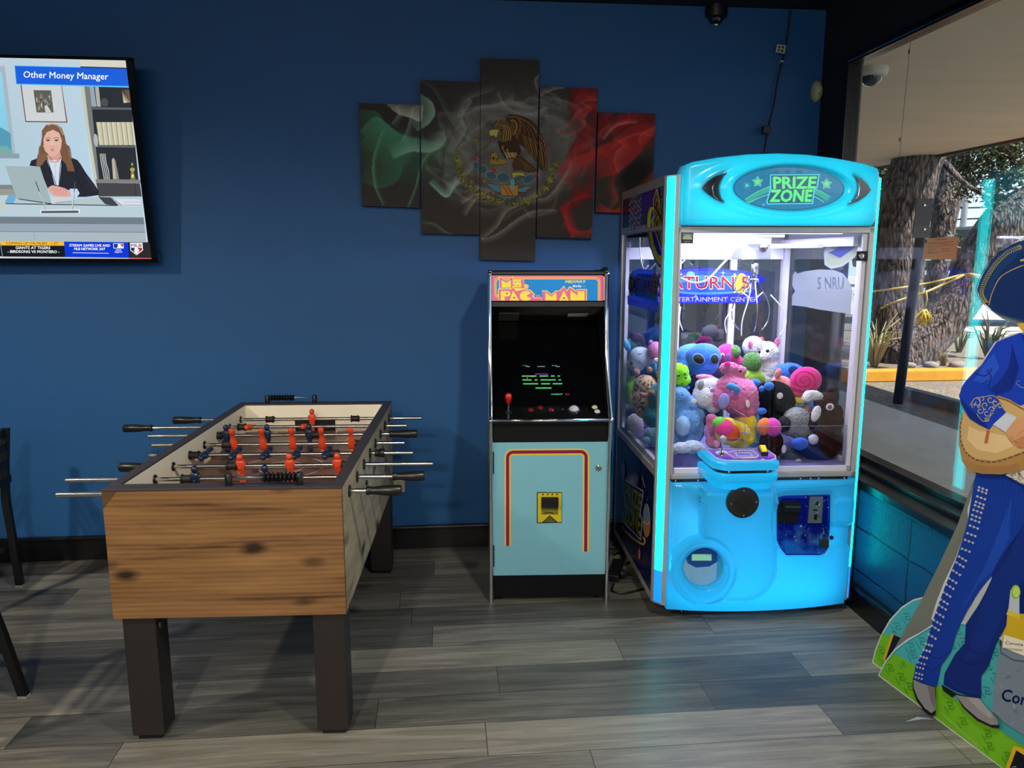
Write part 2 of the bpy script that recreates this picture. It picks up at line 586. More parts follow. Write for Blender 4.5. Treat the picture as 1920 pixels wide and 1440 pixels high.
def block_mat():
    m = bpy.data.materials.new('painted_block_wall'); m.use_nodes = True
    n, l = m.node_tree.nodes, m.node_tree.links
    b = n['Principled BSDF']
    tc = n.new('ShaderNodeTexCoord'); mp = n.new('ShaderNodeMapping')
    mp.inputs['Rotation'].default_value = (0, R(90), R(90))
    sp = n.new('ShaderNodeSeparateXYZ'); cb = n.new('ShaderNodeCombineXYZ')
    l.new(tc.outputs['Object'], sp.inputs[0])
    l.new(sp.outputs['Y'], cb.inputs[0]); l.new(sp.outputs['Z'], cb.inputs[1])
    nz0 = n.new('ShaderNodeTexNoise'); nz0.inputs['Scale'].default_value = 14
    l.new(tc.outputs['Object'], nz0.inputs['Vector'])
    ad = n.new('ShaderNodeVectorMath'); ad.operation = 'MULTIPLY_ADD'
    ad.inputs[1].default_value = (0.02, 0.02, 0)
    l.new(nz0.outputs['Color'], ad.inputs[0]); l.new(cb.outputs[0], ad.inputs[2])
    br = n.new('ShaderNodeTexBrick')
    br.inputs['Scale'].default_value = 1.0
    br.inputs['Brick Width'].default_value = 0.40; br.inputs['Row Height'].default_value = 0.2
    br.inputs['Mortar Size'].default_value = 0.006; br.inputs['Mortar Smooth'].default_value = 0.6
    br.offset = 0.0
    br.inputs['Color1'].default_value = (*c(20, 68, 100), 1); br.inputs['Color2'].default_value = (*c(20, 64, 96), 1)
    br.inputs['Mortar'].default_value = (*c(10, 26, 40), 1)
    l.new(ad.outputs[0], br.inputs['Vector'])
    l.new(br.outputs['Color'], b.inputs['Base Color'])
    b.inputs['Roughness'].default_value = 0.28
    nz = n.new('ShaderNodeTexNoise'); nz.inputs['Scale'].default_value = 120; nz.inputs['Detail'].default_value = 6
    l.new(tc.outputs['Object'], nz.inputs['Vector'])
    sb = n.new('ShaderNodeMath'); sb.operation = 'MULTIPLY_ADD'; sb.inputs[1].default_value = -1.5
    l.new(br.outputs['Fac'], sb.inputs[0]); l.new(nz.outputs['Fac'], sb.inputs[2])
    bp = n.new('ShaderNodeBump'); bp.inputs['Strength'].default_value = 0.5; bp.inputs['Distance'].default_value = 0.006
    l.new(sb.outputs[0], bp.inputs['Height']); l.new(bp.outputs[0], b.inputs['Normal'])
    return m

m = MB(); m.box(WX, 2.2, -3.6, WY, -0.05, 0.585); struct('wall_right', m, block_mat())
# upper dark bulkhead, pier, sill
m = MB(); m.box(2.03, 2.12, -3.6, WY, 2.60, CZ); m.box(2.03, 2.12, 3.885, WY, 0.585, 2.60)
struct('wall_right_upper', m, CEILM)
m = MB()
m.box(WX - 0.012, 2.02, -3.6, WY, 0.572, 0.612, 0.006)
m.box(1.96, 2.12, -3.6, WY, 0.612, 0.632, 0.004)
struct('trim_1', m, BLKP)
# back baseboard with a rounded cap and shoe; right baseboard
m = MB()
m.box(-4.6, WX, WY - 0.016, WY, 0, 0.120)
m.box(-4.6, WX, WY - 0.030, WY, 0.112, 0.134, 0.006)
struct('baseboard_back', m, BASEB)
m = MB()
m.box(WX - 0.016, WX, -3.6, WY - 0.03, 0, 0.118)
m.box(WX - 0.032, WX, -3.6, WY - 0.03, 0.108, 0.132, 0.006)
struct('baseboard_right', m, BASEB)
# window: frame and pane
w1 = bpy.data.objects.new('window_1', None); COL.objects.link(w1); w1['kind'] = 'structure'
m = MB()
m.box(GX - 0.03, GX + 0.04, 3.826, 3.885, 0.632, 2.60, 0.003)
m.box(GX - 0.03, GX + 0.04, -3.6, 3.826, 2.560, 2.60, 0.003)
m.box(GX - 0.03, GX + 0.04, -3.6, 3.826, 0.632, 0.655, 0.003)
m.box(GX - 0.03, GX + 0.04, -0.30, -0.24, 0.655, 2.56, 0.003)
m.build('window_frame', pm('black_window_frame', c(22, 22, 25), 0.25, 0.4), w1)
m = MB(); m.mi = 0
m.box(GX - 0.036, GX - 0.030, -3.6, 3.826, 2.566, 2.572)
m.build('frame_glint_strip', CHROME, w1)  # chrome strip put in to draw the dark frame's specular line
m = MB(); m.box(GX, GX + 0.006, -3.6, 3.826, 0.655, 2.560)
m.build('pane', glass('window_glass', (0.985, 0.99, 0.99), 1.55), w1)

# ================================================================ OUTSIDE
def ground_mat(name, c1, c2, scale, bump=0.3):
    return pm(name, c1, 0.9, noise_amt=c2, nscale=scale, bump=bump, bscale=40)
def sidewalk_mat():
    m = pm('sidewalk_concrete', c(232, 224, 208), 0.9, noise_amt=0.14, nscale=2.5, bump=0.0)
    n, l = m.node_tree.nodes, m.node_tree.links
    b = n['Principled BSDF']
    tc = n.new('ShaderNodeTexCoord')
    wv = n.new('ShaderNodeTexWave'); wv.bands_direction = 'X'; wv.inputs['Scale'].default_value = 11; wv.inputs['Distortion'].default_value = 1.2; wv.inputs['Detail'].default_value = 3; wv.inputs['Detail Scale'].default_value = 2
    l.new(tc.outputs['Object'], wv.inputs['Vector'])
    bp = n.new('ShaderNodeBump'); bp.inputs['Strength'].default_value = 0.55; bp.inputs['Distance'].default_value = 0.02
    l.new(wv.outputs['Fac'], bp.inputs['Height']); l.new(bp.outputs[0], b.inputs['Normal'])
    return m
m = MB(); m.box(2.2, 4.80, -8, 14, -0.10, 0.0); o = struct('sidewalk', m, sidewalk_mat())
def leaf_ground():
    m = bpy.data.materials.new('asphalt_with_leaf_litter'); m.use_nodes = True
    n, l = m.node_tree.nodes, m.node_tree.links
    b = n['Principled BSDF']
    tc = n.new('ShaderNodeTexCoord')
    vo = n.new('ShaderNodeTexVoronoi'); vo.inputs['Scale'].default_value = 22
    n1 = n.new('ShaderNodeTexNoise'); n1.inputs['Scale'].default_value = 1.1; n1.inputs['Detail'].default_value = 4
    l.new(tc.outputs['Object'], vo.inputs['Vector']); l.new(tc.outputs['Object'], n1.inputs['Vector'])
    sb = n.new('ShaderNodeMath'); sb.operation = 'SUBTRACT'
    l.new(n1.outputs['Fac'], sb.inputs[0]); l.new(vo.outputs['Distance'], sb.inputs[1])
    rp = n.new('ShaderNodeValToRGB'); e = rp.color_ramp.elements
    e[0].position = 0.16; e[0].color = (*c(120, 116, 108), 1)
    e[1].position = 0.24; e[1].color = (*c(176, 148, 104), 1)
    l.new(sb.outputs[0], rp.inputs[0]); l.new(rp.outputs[0], b.inputs['Base Color'])
    b.inputs['Roughness'].default_value = 0.95
    return m
LEAFG = leaf_ground()
m = MB(); m.box(4.80, 60, -30, 60, -0.16, -0.03); o = struct('parking_lot', m, LEAFG)
m = MB(); m.box(5.2, 9.2, 9.62, 14.0, -0.03, 0.09)
o = struct('planting_bed', m, pm('mulch_and_gravel', c(130, 118, 100), 0.95, noise_amt=0.5, nscale=30, bump=0.8, bscale=50))
m = MB(); m.box(11.5, 60, 12, 60, -0.03, -0.02); o = struct('road', m, pm('sunlit_road_concrete', c(196, 188, 172), 0.9, noise_amt=0.1, nscale=2))
# canopy over the sidewalk
m = MB()
m.box(2.12, 6.88, -8, 16, 3.0, 3.25)
o = struct('canopy_soffit', m, pm('canopy_plaster', c(214, 200, 178), 0.9, noise_amt=0.14, nscale=1.3, bump=0.6, bscale=14, stretch=(0.6, 2.2, 1)))
m = MB(); m.box(6.88, 6.96, -8, 16, 2.97, 3.42); o = struct('canopy_fascia', m, pm('canopy_edge_paint', c(70, 60, 50), 0.7))
m = MB(); m.box(2.12, 2.14, 3.885, 16, 0, 3.0); m.box(2.12, 2.14, -8, WY, 2.64, 3.0)
struct('outer_wall', m, pm('outer_wall_stucco', c(120, 110, 96), 0.9, bump=0.3))

YEL = pm('yellow_curb_paint', c(226, 160, 40), 0.8, noise_amt=0.25, nscale=6, bump=0.4, bscale=60)
m = MB(); m.box(4.9, 8.6, 9.42, 9.62, -0.03, 0.12, 0.015)
tag(m.build('curb', YEL), 'yellow painted concrete curb in front of the tree outside', 'curb')
t = thing('wheel_stop', 'grey blue concrete wheel stop lying in the parking lot outside', 'wheel stop', (5.48, 7.55, -0.03), R(5))
m = MB(); m.skin([[Vector((x, y, z)) for (x, z) in ((-0.09, 0), (0.09, 0), (0.065, 0.12), (-0.065, 0.12))] for y in (-0.85, 0.85)], smooth=False)
m.build('concrete_block', pm('worn_blue_concrete', c(110, 124, 132), 0.9, noise_amt=0.3, nscale=9, bump=0.4), t)
for y in (-0.55, 0.55):
    m = MB(); m.cyl((0, y, 0.12), (0, y, 0.126), 0.012); m.build('anchor_pin', STEEL, t)

# bark
def bark_mat():
    m = bpy.data.materials.new('oak_bark'); m.use_nodes = True
    n, l = m.node_tree.nodes, m.node_tree.links
    b = n['Principled BSDF']
    tc = n.new('ShaderNodeTexCoord'); mp = n.new('ShaderNodeMapping'); mp.inputs['Scale'].default_value = (1, 1, 0.28)
    l.new(tc.outputs['Object'], mp.inputs[0])
    vo = n.new('ShaderNodeTexVoronoi'); vo.inputs['Scale'].default_value = 24; vo.feature = 'F1'
    nz = n.new('ShaderNodeTexNoise'); nz.inputs['Scale'].default_value = 12; nz.inputs['Detail'].default_value = 6
    l.new(mp.outputs[0], nz.inputs['Vector'])
    ad = n.new('ShaderNodeVectorMath'); ad.operation = 'MULTIPLY_ADD'; ad.inputs[1].default_value = (0.14, 0.14, 0.14)
    l.new(nz.outputs['Color'], ad.inputs[0]); l.new(mp.outputs[0], ad.inputs[2]); l.new(ad.outputs[0], vo.inputs['Vector'])
    rp = n.new('ShaderNodeValToRGB'); e = rp.color_ramp.elements
    e[0].position = 0.1; e[0].color = (*c(164, 150, 140), 1); e[1].position = 0.75; e[1].color = (*c(66, 58, 56), 1)
    l.new(vo.outputs['Distance'], rp.inputs[0]); l.new(rp.outputs[0], b.inputs['Base Color'])
    b.inputs['Roughness'].default_value = 0.95
    inv = n.new('ShaderNodeMath'); inv.operation = 'SUBTRACT'; inv.inputs[0].default_value = 1.0
    l.new(vo.outputs['Distance'], inv.inputs[1])
    bp = n.new('ShaderNodeBump'); bp.inputs['Strength'].default_value = 1.0; bp.inputs['Distance'].default_value = 0.06
    l.new(inv.outputs[0], bp.inputs['Height']); l.new(bp.outputs[0], b.inputs['Normal'])
    return m
BARK = bark_mat()
TY = 10.7
def trunkpath(pxs, Y, name, par, Yend=None):
    pts, rad = [], []
    n_ = len(pxs)
    for i, (x0, x1, y) in enumerate(pxs):
        yy = Y + ((Yend - Y) * i / (n_ - 1) if Yend else 0)
        a, b_ = onY(x0, y, yy), onY(x1, y, yy)
        pts.append(tuple((a + b_) / 2) + ((b_ - a).length / 2,))
    sp = spline(pts, 8)
    m = MB()
    m.tube([Vector(p[:3]) for p in sp], [p[3] for p in sp], 28)
    for v in m.bm.verts:
        nv = noise.noise(v.co * 2.2)
        v.co += Vector((nv, nv * 0.6, 0)) * 0.07 + Vector((1, 0, 0)) * noise.noise(v.co * 7) * 0.03
    o = m.build(name, BARK, par, smooth=True)
    return o
tree = thing('oak_tree', 'large oak tree outside with rough bark and a heavy limb leaning right', 'tree', (0, 0, 0))
trunkpath([(1592, 1772, 712), (1606, 1745, 690), (1618, 1728, 640), (1628, 1722, 560), (1640, 1728, 470), (1652, 1738, 400), (1668, 1752, 330), (1690, 1775, 250), (1710, 1800, 120)], TY, 'trunk', tree)
def limb(pts3, name):
    sp = spline([tuple(p) for p in pts3], 8)
    m = MB(); m.tube([Vector(p[:3]) for p in sp], [p[3] for p in sp], 26)
    for v in m.bm.verts:
        v.co += Vector((0.6, 0.3, 0.8)) * noise.noise(v.co * 3.1) * 0.07
    m.build(name, BARK, tree, smooth=True)
def lp(x, y, Y, r): 
    q = onY(x, y, Y); return (q.x, q.y, q.z, r)
limb([lp(1686, 676, 10.5, .44), lp(1718, 645, 10.45, .37), lp(1764, 606, 10.4, .30), lp(1810, 545, 10.35, .29), lp(1850, 468, 10.3, .31), lp(1905, 410, 10.2, .36), lp(2010, 360, 10.2, .34)], 'limb')
limb([lp(1752, 560, 11.4, .13), lp(1762, 470, 11.5, .17), lp(1772, 400, 11.6, .19), lp(1785, 320, 11.8, .2), lp(1790, 240, 12.0, .2)], 'limb')
limb([lp(1760, 300, 10.6, .05), lp(1810, 345, 10.3, .035), lp(1850, 380, 10.1, .02), lp(1875, 420, 10.0, .012)], 'limb')
# foliage: one countless mass of small leaves
rng = random.Random(3)
vsl, fsl = [], []
def leafcluster(px, py, Y, rpx, n_):
    ce = onY(px, py, Y); rr = rpx / FPX * Y
    for _ in range(n_):
        d = Vector((rng.gauss(0, 1), rng.gauss(0, 1), rng.gauss(0, 1))) * rr * 0.5
        p = ce + d
        u = Vector((rng.uniform(-1, 1), rng.uniform(-1, 1), rng.uniform(-1, 1))).normalized()
        v = u.cross(Vector((rng.uniform(-1, 1), rng.uniform(-1, 1), rng.uniform(-1, 1)))).normalized()
        s_ = rng.uniform(0.03, 0.06)
        b_ = len(vsl)
        vsl.extend([p - u * s_, p + v * s_ * .4, p + u * s_, p - v * s_ * .4]); fsl.append((b_, b_ + 1, b_ + 2, b_ + 3))
for (x, y, Y, r_, n_) in [(1655, 330, 12, 24, 300), (1648, 380, 12, 20, 220), (1645, 430, 12, 18, 160), (1640, 300, 12, 30, 300),
        (1765, 325, 12, 34, 700), (1768, 390, 12, 24, 420), (1775, 455, 12.4, 24, 340), (1810, 300, 11, 40, 600), (1860, 290, 10.6, 44, 650), (1900, 280, 10.4, 44, 600),
        (1880, 340, 10.4, 30, 300), (1860, 370, 10.2, 20, 200), (1890, 395, 10.2, 20, 160), (1910, 320, 10.2, 30, 260), (1820, 345, 11, 26, 200), (1850, 250, 10.8, 50, 500), (1950, 260, 10.4, 60, 600)]:
    leafcluster(x, y, Y, r_, n_)
me = bpy.data.meshes.new('foliage'); me.from_pydata([tuple(v) for v in vsl], [], fsl)
me.materials.append(pm('oak_leaves', c(96, 98, 58), 0.6, noise_amt=0.5, nscale=3, spec=0.4))
o = bpy.data.objects.new('foliage', me); COL.objects.link(o); o.parent = tree; o['kind'] = 'stuff'

# sign post beside the sidewalk
t = thing('sign_post', 'dark metal sign post standing at the sidewalk edge outside', 'sign post', (4.99, 7.85, -0.02))
m = MB()
p0, p1 = onY(1683, 757, 7.85), onY(1735, 376, 7.85)
m.cyl(L(t, p0), L(t, p1), 0.052, 14)
m.build('post', pm('dark_blue_grey_metal', c(40, 50, 62), 0.45, 0.4), t)
m = MB()
q = [onY(*p, 7.79) for p in ((1720, 372), (1750, 372), (1741, 446), (1711, 446))]
ce = sum(q, Vector()) / 4
m.skin([[L(t, p) for p in q], [L(t, p + Vector((0, 0.012, 0))) for p in q]], smooth=False)
m.build('sign_panel', pm('sign_back_metal', c(84, 74, 70), 0.4, 0.6), t)
for yy in (385, 430):
    for xx in (1733,):
        m = MB(); p = onY(xx, yy, 7.79); m.cyl(L(t, p), L(t, p - Vector((0, 0.012, 0))), 0.012, 8); m.build('bolt', STEEL, t)

# caution tape bands round the tree and the bunch hanging from them
TAPE = pm('caution_tape_yellow', c(196, 172, 72), 0.4, noise_amt=0.2, nscale=5)
def tapeband(pts, w, Y, name, label):
    a = Art(lambda x, y: onY(x, y, Y), (0, -1, 0))
    b_ = MB()
    sp = spline(pts, 8)
    rings = []
    for i, p in enumerate(sp):
        q = onY(p[0], p[1], Y + 0.03 * math.sin(i * 0.7)); h = w / FPX * Y / 2
        tw = math.sin(i * 0.5) * 0.4
        d = Vector((0, math.sin(tw), math.cos(tw))) * h
        n_ = Vector((0, 0.003, 0))
        rings.append([q - d, q + d, q + d + n_, q - d + n_])
    b_.skin(rings)
    return tag(b_.build(name, TAPE), label, 'tape')
o1 = tapeband([(1600, 552), (1640, 546), (1700, 538), (1760, 527), (1810, 515), (1848, 524)], 4.2, 9.85, 'caution_tape', 'upper band of yellow caution tape stretched across the tree')
o2 = tapeband([(1650, 578), (1690, 562), (1740, 546), (1790, 524), (1815, 514), (1840, 518)], 4.8, 9.75, 'caution_tape', 'lower band of yellow caution tape sloping up across the tree')
a = Art(lambda x, y: onY(x, y, 9.70) , (0, -1, 0))
a.text('CAUTION', 1662, 575, 6.5, c(30, 26, 20), w=26, bold=0.02, rot=-0.26)
a.build('tape_lettering', PRINT, o2)
m = MB()
for k in range(26):
    an = rng.uniform(-0.5, 0.5); ln = rng.uniform(14, 24)
    x0, y0 = 1734 + rng.uniform(-3, 3), 580
    x1, y1 = x0 + math.sin(an) * ln * 1.5 - 4, y0 + math.cos(an) * ln
    yy = 9.62 + rng.uniform(-0.08, 0.08)
    p0, p1 = onY(x0, y0, yy), onY(x1, y1 + 6, yy)
    s_ = Vector((0.011, 0, 0)); n_ = Vector((0, 0.003, 0))
    mid = (p0 + p1) / 2 + Vector((rng.uniform(-.03, .03), rng.uniform(-.04, .04), 0))
    m.skin([[p - s_, p + s_, p + s_ + n_, p - s_ + n_] for p in (p0, mid, p1)])
m.tube([onY(1736, 545, 9.62), onY(1738, 560, 9.62), onY(1734, 580, 9.62)], 0.012, 6)
tag(m.build('tape_bow', TAPE), 'yellow tape bunch hanging like a tassel in front of the trunk', 'tape bow')

# grasses on the bed
def tuft(px, py, Y, n_, h, label, col=(120, 124, 84)):
    base = onY(px, py, Y); base.z = 0.08
    m = MB()
    for k in range(n_):
        an = rng.uniform(0, 2 * PI); ln = h * rng.uniform(0.6, 1.1); sp_ = rng.uniform(0.2, 0.8)
        d = Vector((math.cos(an), math.sin(an), 0))
        pts = [base + d * 0.02, base + d * sp_ * ln * 0.35 + Vector((0, 0, ln * 0.6)), base + d * sp_ * ln * 0.8 + Vector((0, 0, ln * (1.0 - sp_ * 0.5)))]
        m.tube([p for p in pts], [0.016, 0.011, 0.003], 4)
    return tag(m.build('grass_tuft', pm('dry_grass%d' % col[0], c(*col), 0.7, noise_amt=0.3)), label, 'plant', 'long leaved tufts around the tree')
tuft(1640, 676, 9.95, 34, 0.85, 'tall pale spiky grass tuft left of the tree trunk outside', (176, 172, 130))
tuft(1800, 640, 11.4, 26, 0.6, 'green spiky grass tuft under the leaning limb outside')
tuft(1855, 655, 10.6, 26, 0.8, 'dark spiky grass tuft right of the leaning limb, beside the cutout', (84, 92, 62))
tuft(1768, 690, 10.0, 14, 0.3, 'short grass tuft behind the yellow curb outside', (140, 128, 90))
for i, (x, y) in enumerate(((1700, 704), (1742, 702), (1790, 699))):
    q = onY(x, y, 9.9); q.z = 0.115
    m = MB(); m.sph(q, (0.10, 0.09, 0.06), 12, 8)
    for v in m.bm.verts: v.co += (v.co - q).normalized() * noise.noise(v.co * 9) * 0.05
    nm = ('leftmost of three', 'middle of three', 'rightmost of three')[i]
    tag(m.build('bed_rock', pm('pale_rock', c(150, 142, 130), 0.9, noise_amt=0.3, nscale=9, bump=0.5), smooth=True), 'pale rock on the planting bed behind the curb, ' + nm, 'rock', 'rocks behind the yellow curb')

# far side of the lot
t = thing('food_truck', 'dark parked truck with pale lettering behind the oak tree', 'truck', (12.9, 17.6, -0.03), R(-20))
m = MB(); m.box(-2.3, 1.6, -1.0, 1.0, 0.55, 2.3, 0.06)
m.build('box_body', pm('dark_truck_paint', c(30, 32, 40), 0.4), t)
m = MB(); m.box(1.6, 3.0, -0.95, 0.95, 0.5, 1.75, 0.2); m.build('cab', pm('dark_truck_paint'  , c(30, 32, 40), 0.4), t)
for x in (-1.5, 2.2):
    for y in (-0.95, 0.95):
        m = MB(); m.cyl((x, y - 0.12, 0.36), (x, y + 0.12, 0.36), 0.36, 20); m.build('wheel', BLACK, t)
a = Art(wmap((-2.1, -1.012, 2.1), (1, 0, 0), (0, 0, -1)), (0, -1, 0))
a.text('EROO', 0.3, 0.55, 0.34, c(236, 226, 190), w=1.3, bold=0.03)
a.rect(0.4, 0.8, 1.3, 1.3, c(200, 200, 200)); a.rect(0.75, 0.9, 0.95, 1.2, c(40, 40, 40))
a.build('lettering', PRINT, t)
t = thing('far_building', 'pale flat roofed building beyond the road in the distance', 'building', (40, 36, 0), R(-40))
m = MB(); m.box(-9, 9, -3, 3, 0, 3.1); m.box(-9.2, 9.2, -3.2, 3.2, 3.1, 3.4); m.build('wall', pm('far_stucco', c(190, 178, 156), 0.9), t)
for x in (-6, -2, 2, 6):
    m = MB(); m.box(x - 0.9, x + 0.9, -3.06, -2.98, 0.8, 2.1); m.build('window', pm('far_window', c(60, 70, 82), 0.2), t)
for i, (x0, y0, x1, y1) in enumerate(((1640, 372, 1920, 383), (1640, 402, 1920, 398), (1640, 420, 1920, 412))):
    m = MB(); A_, B_ = onY(x0 - 300, y0, 26), onY(x1 + 200, y1, 26)
    m.tube([A_, (A_ + B_) / 2 - Vector((0, 0, 0.25)), B_], 0.03, 5)
    tag(m.build('power_line', BLACK), 'thin dark overhead power line across the sky, ' + ('highest', 'middle', 'lowest')[i] + ' of three', 'power line', 'overhead power lines')
t = thing('utility_pole', 'thin pale utility pole far behind the oak limb', 'pole', tuple(onY(1800, 480, 26).xy) + (0,))
m = MB(); m.cyl((0, 0, -0.1), (0, 0, 6.5), 0.11, 10); m.build('mast', pm('grey_wood', c(150, 150, 150), 0.8), t)
m = MB(); m.box(-0.8, 0.8, -0.06, 0.06, 6.0, 6.15); m.build('crossarm', pm('grey_wood', c(150, 150, 150), 0.8), t)
# tall trees / hedge masses across the road
for i, (px, Y, h, w) in enumerate(((1620, 40, 6.0, 5.0), (1420, 48, 7.5, 6.5), (1200, 52, 6.5, 6), (2060, 50, 5.5, 6.0))):
    b_ = onY(px, 480, Y)
    t = thing('roadside_tree', ('dark rounded tree across the road just left of the oak trunk', 'wide dark tree across the road seen through the game cabinet', 'low tree across the road seen through the game cabinet', 'rounded tree across the road hidden behind the hat')[i], 'tree', (b_.x, b_.y, -0.05))
    m = MB(); m.cyl((0, 0, 0), (0, 0, h * 0.5), 0.25, 10); m.build('trunk', BARK, t)
    m = MB(); m.sph((0, 0, h * 0.62), (w / 2, w / 2, h * 0.42), 40, 28)
    for v in m.bm.verts:
        d_ = (v.co - Vector((0, 0, h * .62))).normalized(); v.co += d_ * (noise.noise(v.co * 1.1 + Vector((i * 9, 0, 0))) * 0.9 + noise.noise(v.co * 4) * 0.35)
    m.build('crown', pm('far_leaves', c(84, 92, 60), 0.8, noise_amt=0.6, nscale=3), t)

# security dome camera under the canopy
def dome_camera(name, label, p, body, r=0.085):
    t = thing(name, label, 'security camera', tuple(p))
    m = MB(); m.lathe([(r * 0.2, 0), (r, 0), (r, -0.035), (r * 0.93, -0.055), (r * 0.70, -0.062)], seg=32); m.build('housing', body, t, smooth='auto')
    m = MB(); m.lathe([(r * 0.70, -0.055)] + [(r * 0.70 * math.cos(a), -0.055 - r * 0.66 * math.sin(a)) for a in [R(x) for x in range(8, 90, 10)]] + [(0.001, -0.055 - r * 0.66)], seg=32)
    m.build('dome', pm('smoked_dome', c(18, 20, 24), 0.06, coat=1.0), t, smooth='auto')
    m = MB(); m.lathe([(r * 0.3, -0.05), (r * 0.3, -0.09), (r * .2, -0.1)], seg=16); m.build('lens', CHROME, t)
    return t
q = onZ(1635, 128, 3.0)
dome_camera('dome_camera', 'white security dome camera under the canopy outside the window', q, WHITEP, 0.115)
q = onZ(1343, 12, CZ)
dome_camera('dome_camera', 'black security dome camera on the dark ceiling inside', q, BLACK, 0.058)

# ================================================================ TELEVISION
tv_p = Vector((0, 3.98, 1.60)); tv_up = Vector((0, -0.112, 0.93)).normalized(); tv_n = Vector((0, -tv_up.z, tv_up.y))
tv_x1 = onp(250, 111, tv_p, tv_n).x; tv_x1 = (tv_x1 + onp(291, 492, tv_p, tv_n).x) / 2
tv_top = onp(250, 108, tv_p, tv_n); tv_bot = onp(291, 492, tv_p, tv_n)
H_tv = (tv_top - tv_bot).dot(tv_up); W_tv = H_tv * 16 / 9
tv = thing('television', 'large wall mounted flat television showing a woman at a desk', 'television', (tv_x1 - W_tv / 2, 3.93, tv_bot.z))
def tvp(u, v, d=0.0):   # u from right edge leftwards (m), v up (m), d towards the room
    q = Vector((tv_x1 - u, tv_bot.y, tv_bot.z)) + tv_up * v + tv_n * d
    return L(tv, q)
O = tvp(W_tv, 0); U_ = Vector((1, 0, 0)); V_ = tv_up
m = MB()
m.prism([(0, 0), (W_tv, 0), (W_tv, H_tv), (0, H_tv)], O - tv_n * 0.028, U_, V_, tv_n * 0.026)
m.prism([(0.25, 0.12), (W_tv - 0.25, 0.12), (W_tv - 0.3, H_tv * 0.6), (0.3, H_tv * 0.6)], O - tv_n * 0.055, U_, V_, tv_n * 0.03)
m.build('housing', BLACK, tv)
b = 0.027
m = MB()
for (x0, y0, x1, y1) in ((0, 0, W_tv, b * 0.9), (0, H_tv - b * 0.5, W_tv, H_tv), (0, 0, b * 0.6, H_tv), (W_tv - b, 0, W_tv, H_tv)):
    m.prism([(x0, y0), (x1, y0), (x1, y1), (x0, y1)], O - tv_n * 0.004, U_, V_, tv_n * 0.010)
m.build('bezel', pm('glossy_black_bezel', c(10, 10, 12), 0.15), tv)
m = MB()
q0 = L(tv, Vector((tv_x1 - W_tv / 2, WY - 0.01, tv_bot.z + H_tv / 2)))
m.box(q0.x - 0.3, q0.x + 0.3, q0.y - 0.02, q0.y + 0.008, q0.z - 0.2, q0.z + 0.2)
m.box(q0.x - 0.05, q0.x + 0.05, q0.y - 0.13, q0.y, q0.z - 0.12, q0.z + 0.12)
m.build('wall_bracket', BLACK, tv)
m = MB(); m.tube([L(tv, onY(*p, 4.03)) for p in ((288, 480), (300, 470), (304, 482), (300, 492), (290, 488))], 0.003, 6); m.build('cable', BLACK, tv)

A = Art(pxmap(tv, tv_p, tv_n), tv_n)
A.STEP = 3e-5; A.k = 2
T = lambda pts: [(x / 6.194, 90 + y / 6.194) for x, y in pts]      # upper detail view
B2 = lambda pts: [(x / 6.194, 290 + y / 6.194) for x, y in pts]    # lower detail view
LX = -900  # the picture goes on beyond the photo's left edge
A.poly([(LX, 82), (239, 113), (284.5, 485), (LX, 478)], c(196, 216, 226))
A.poly([(LX, 82), (237.5, 113), (239, 128), (LX, 97)], c(214, 214, 202))
A.poly([(-60, 106), (60, 110), (150, 114), (175, 375), (-60, 372)], None, [c(188, 208, 220), c(198, 212, 220), c(192, 212, 224), c(176, 210, 232), c(170, 196, 210)])
A.poly([(-200, 120), (9, 124), (30, 296), (-200, 292)], c(166, 184, 196))
A.poly([(-200, 134), (3, 136), (21, 288), (-200, 286)], None, [c(150, 210, 236), c(150, 212, 238), c(126, 200, 226), c(126, 200, 226)])
A.poly([(-200, 240), (-30, 246), (2, 239), (20, 250), (22, 286), (-200, 286)], c(86, 154, 184))
A.poly([(-200, 272), (12, 274), (24, 284), (24, 288), (-200, 286)], c(120, 170, 170))
A.poly([(-200, 288), (36, 288), (37, 297), (-200, 295)], c(140, 158, 170))
# bookcase
A.poly([(150, 157), (172, 160), (196, 350), (178, 348)], c(200, 200, 184))
A.poly([(158, 160), (171, 161), (188, 342), (262, 345), (263, 366), (186, 362), (166, 230)], c(120, 124, 122))
A.poly([(168, 162), (243, 164), (260, 338), (186, 337)], c(44, 48, 54))
A.poly([(168, 162), (176, 162), (181, 200), (172, 200)], c(150, 168, 180)); A.poly([(178, 163), (185, 163), (189, 200), (182, 200)], c(176, 178, 170))
A.ell(196, 192, 7, 8, c(74, 80, 86)); A.poly([(228, 168), (243, 168), (245, 192), (232, 193)], None, [c(60, 50, 46), c(110, 92, 80), c(120, 96, 84), c(236, 226, 190)])
for y0, y1 in ((201, 206), (272, 277)):
    A.poly([(170 + (y0 - 200) * .12, y0), (246 + (y0 - 200) * .11, y0 + 1), (247 + (y0 - 200) * .11, y1), (171 + (y0 - 200) * .12, y1 - 1)], c(96, 100, 106))
A.poly([(180, 229), (249, 229), (254, 272), (186, 272)], c(198, 196, 168))
for i in range(8):
    x = 181 + i * 9.2; A.line([(x, 229), (x + 5, 272)], 1.2, c(136, 134, 116))
    A.line([(x + 3, 229), (x + 8, 272)], 1.6, c(222, 218, 190))
A.ell(180, 263, 4, 12, c(178, 184, 184), rot=-0.1)
A.poly(B2([(1165, -20), (1215, -20), (1275, 285), (1195, 285), (1175, 200)]), c(40, 44, 50))
for k in range(4): A.curve([(188 + k * 3, 288), (190 + k * 3, 305), (193 + k * 3.5, 320), (196 + k * 3, 336)], 1.3, c(214, 218, 216))
A.poly(B2([(1300, 60), (1315, 38), (1340, 60), (1385, 285), (1315, 282)]), c(190, 182, 168))
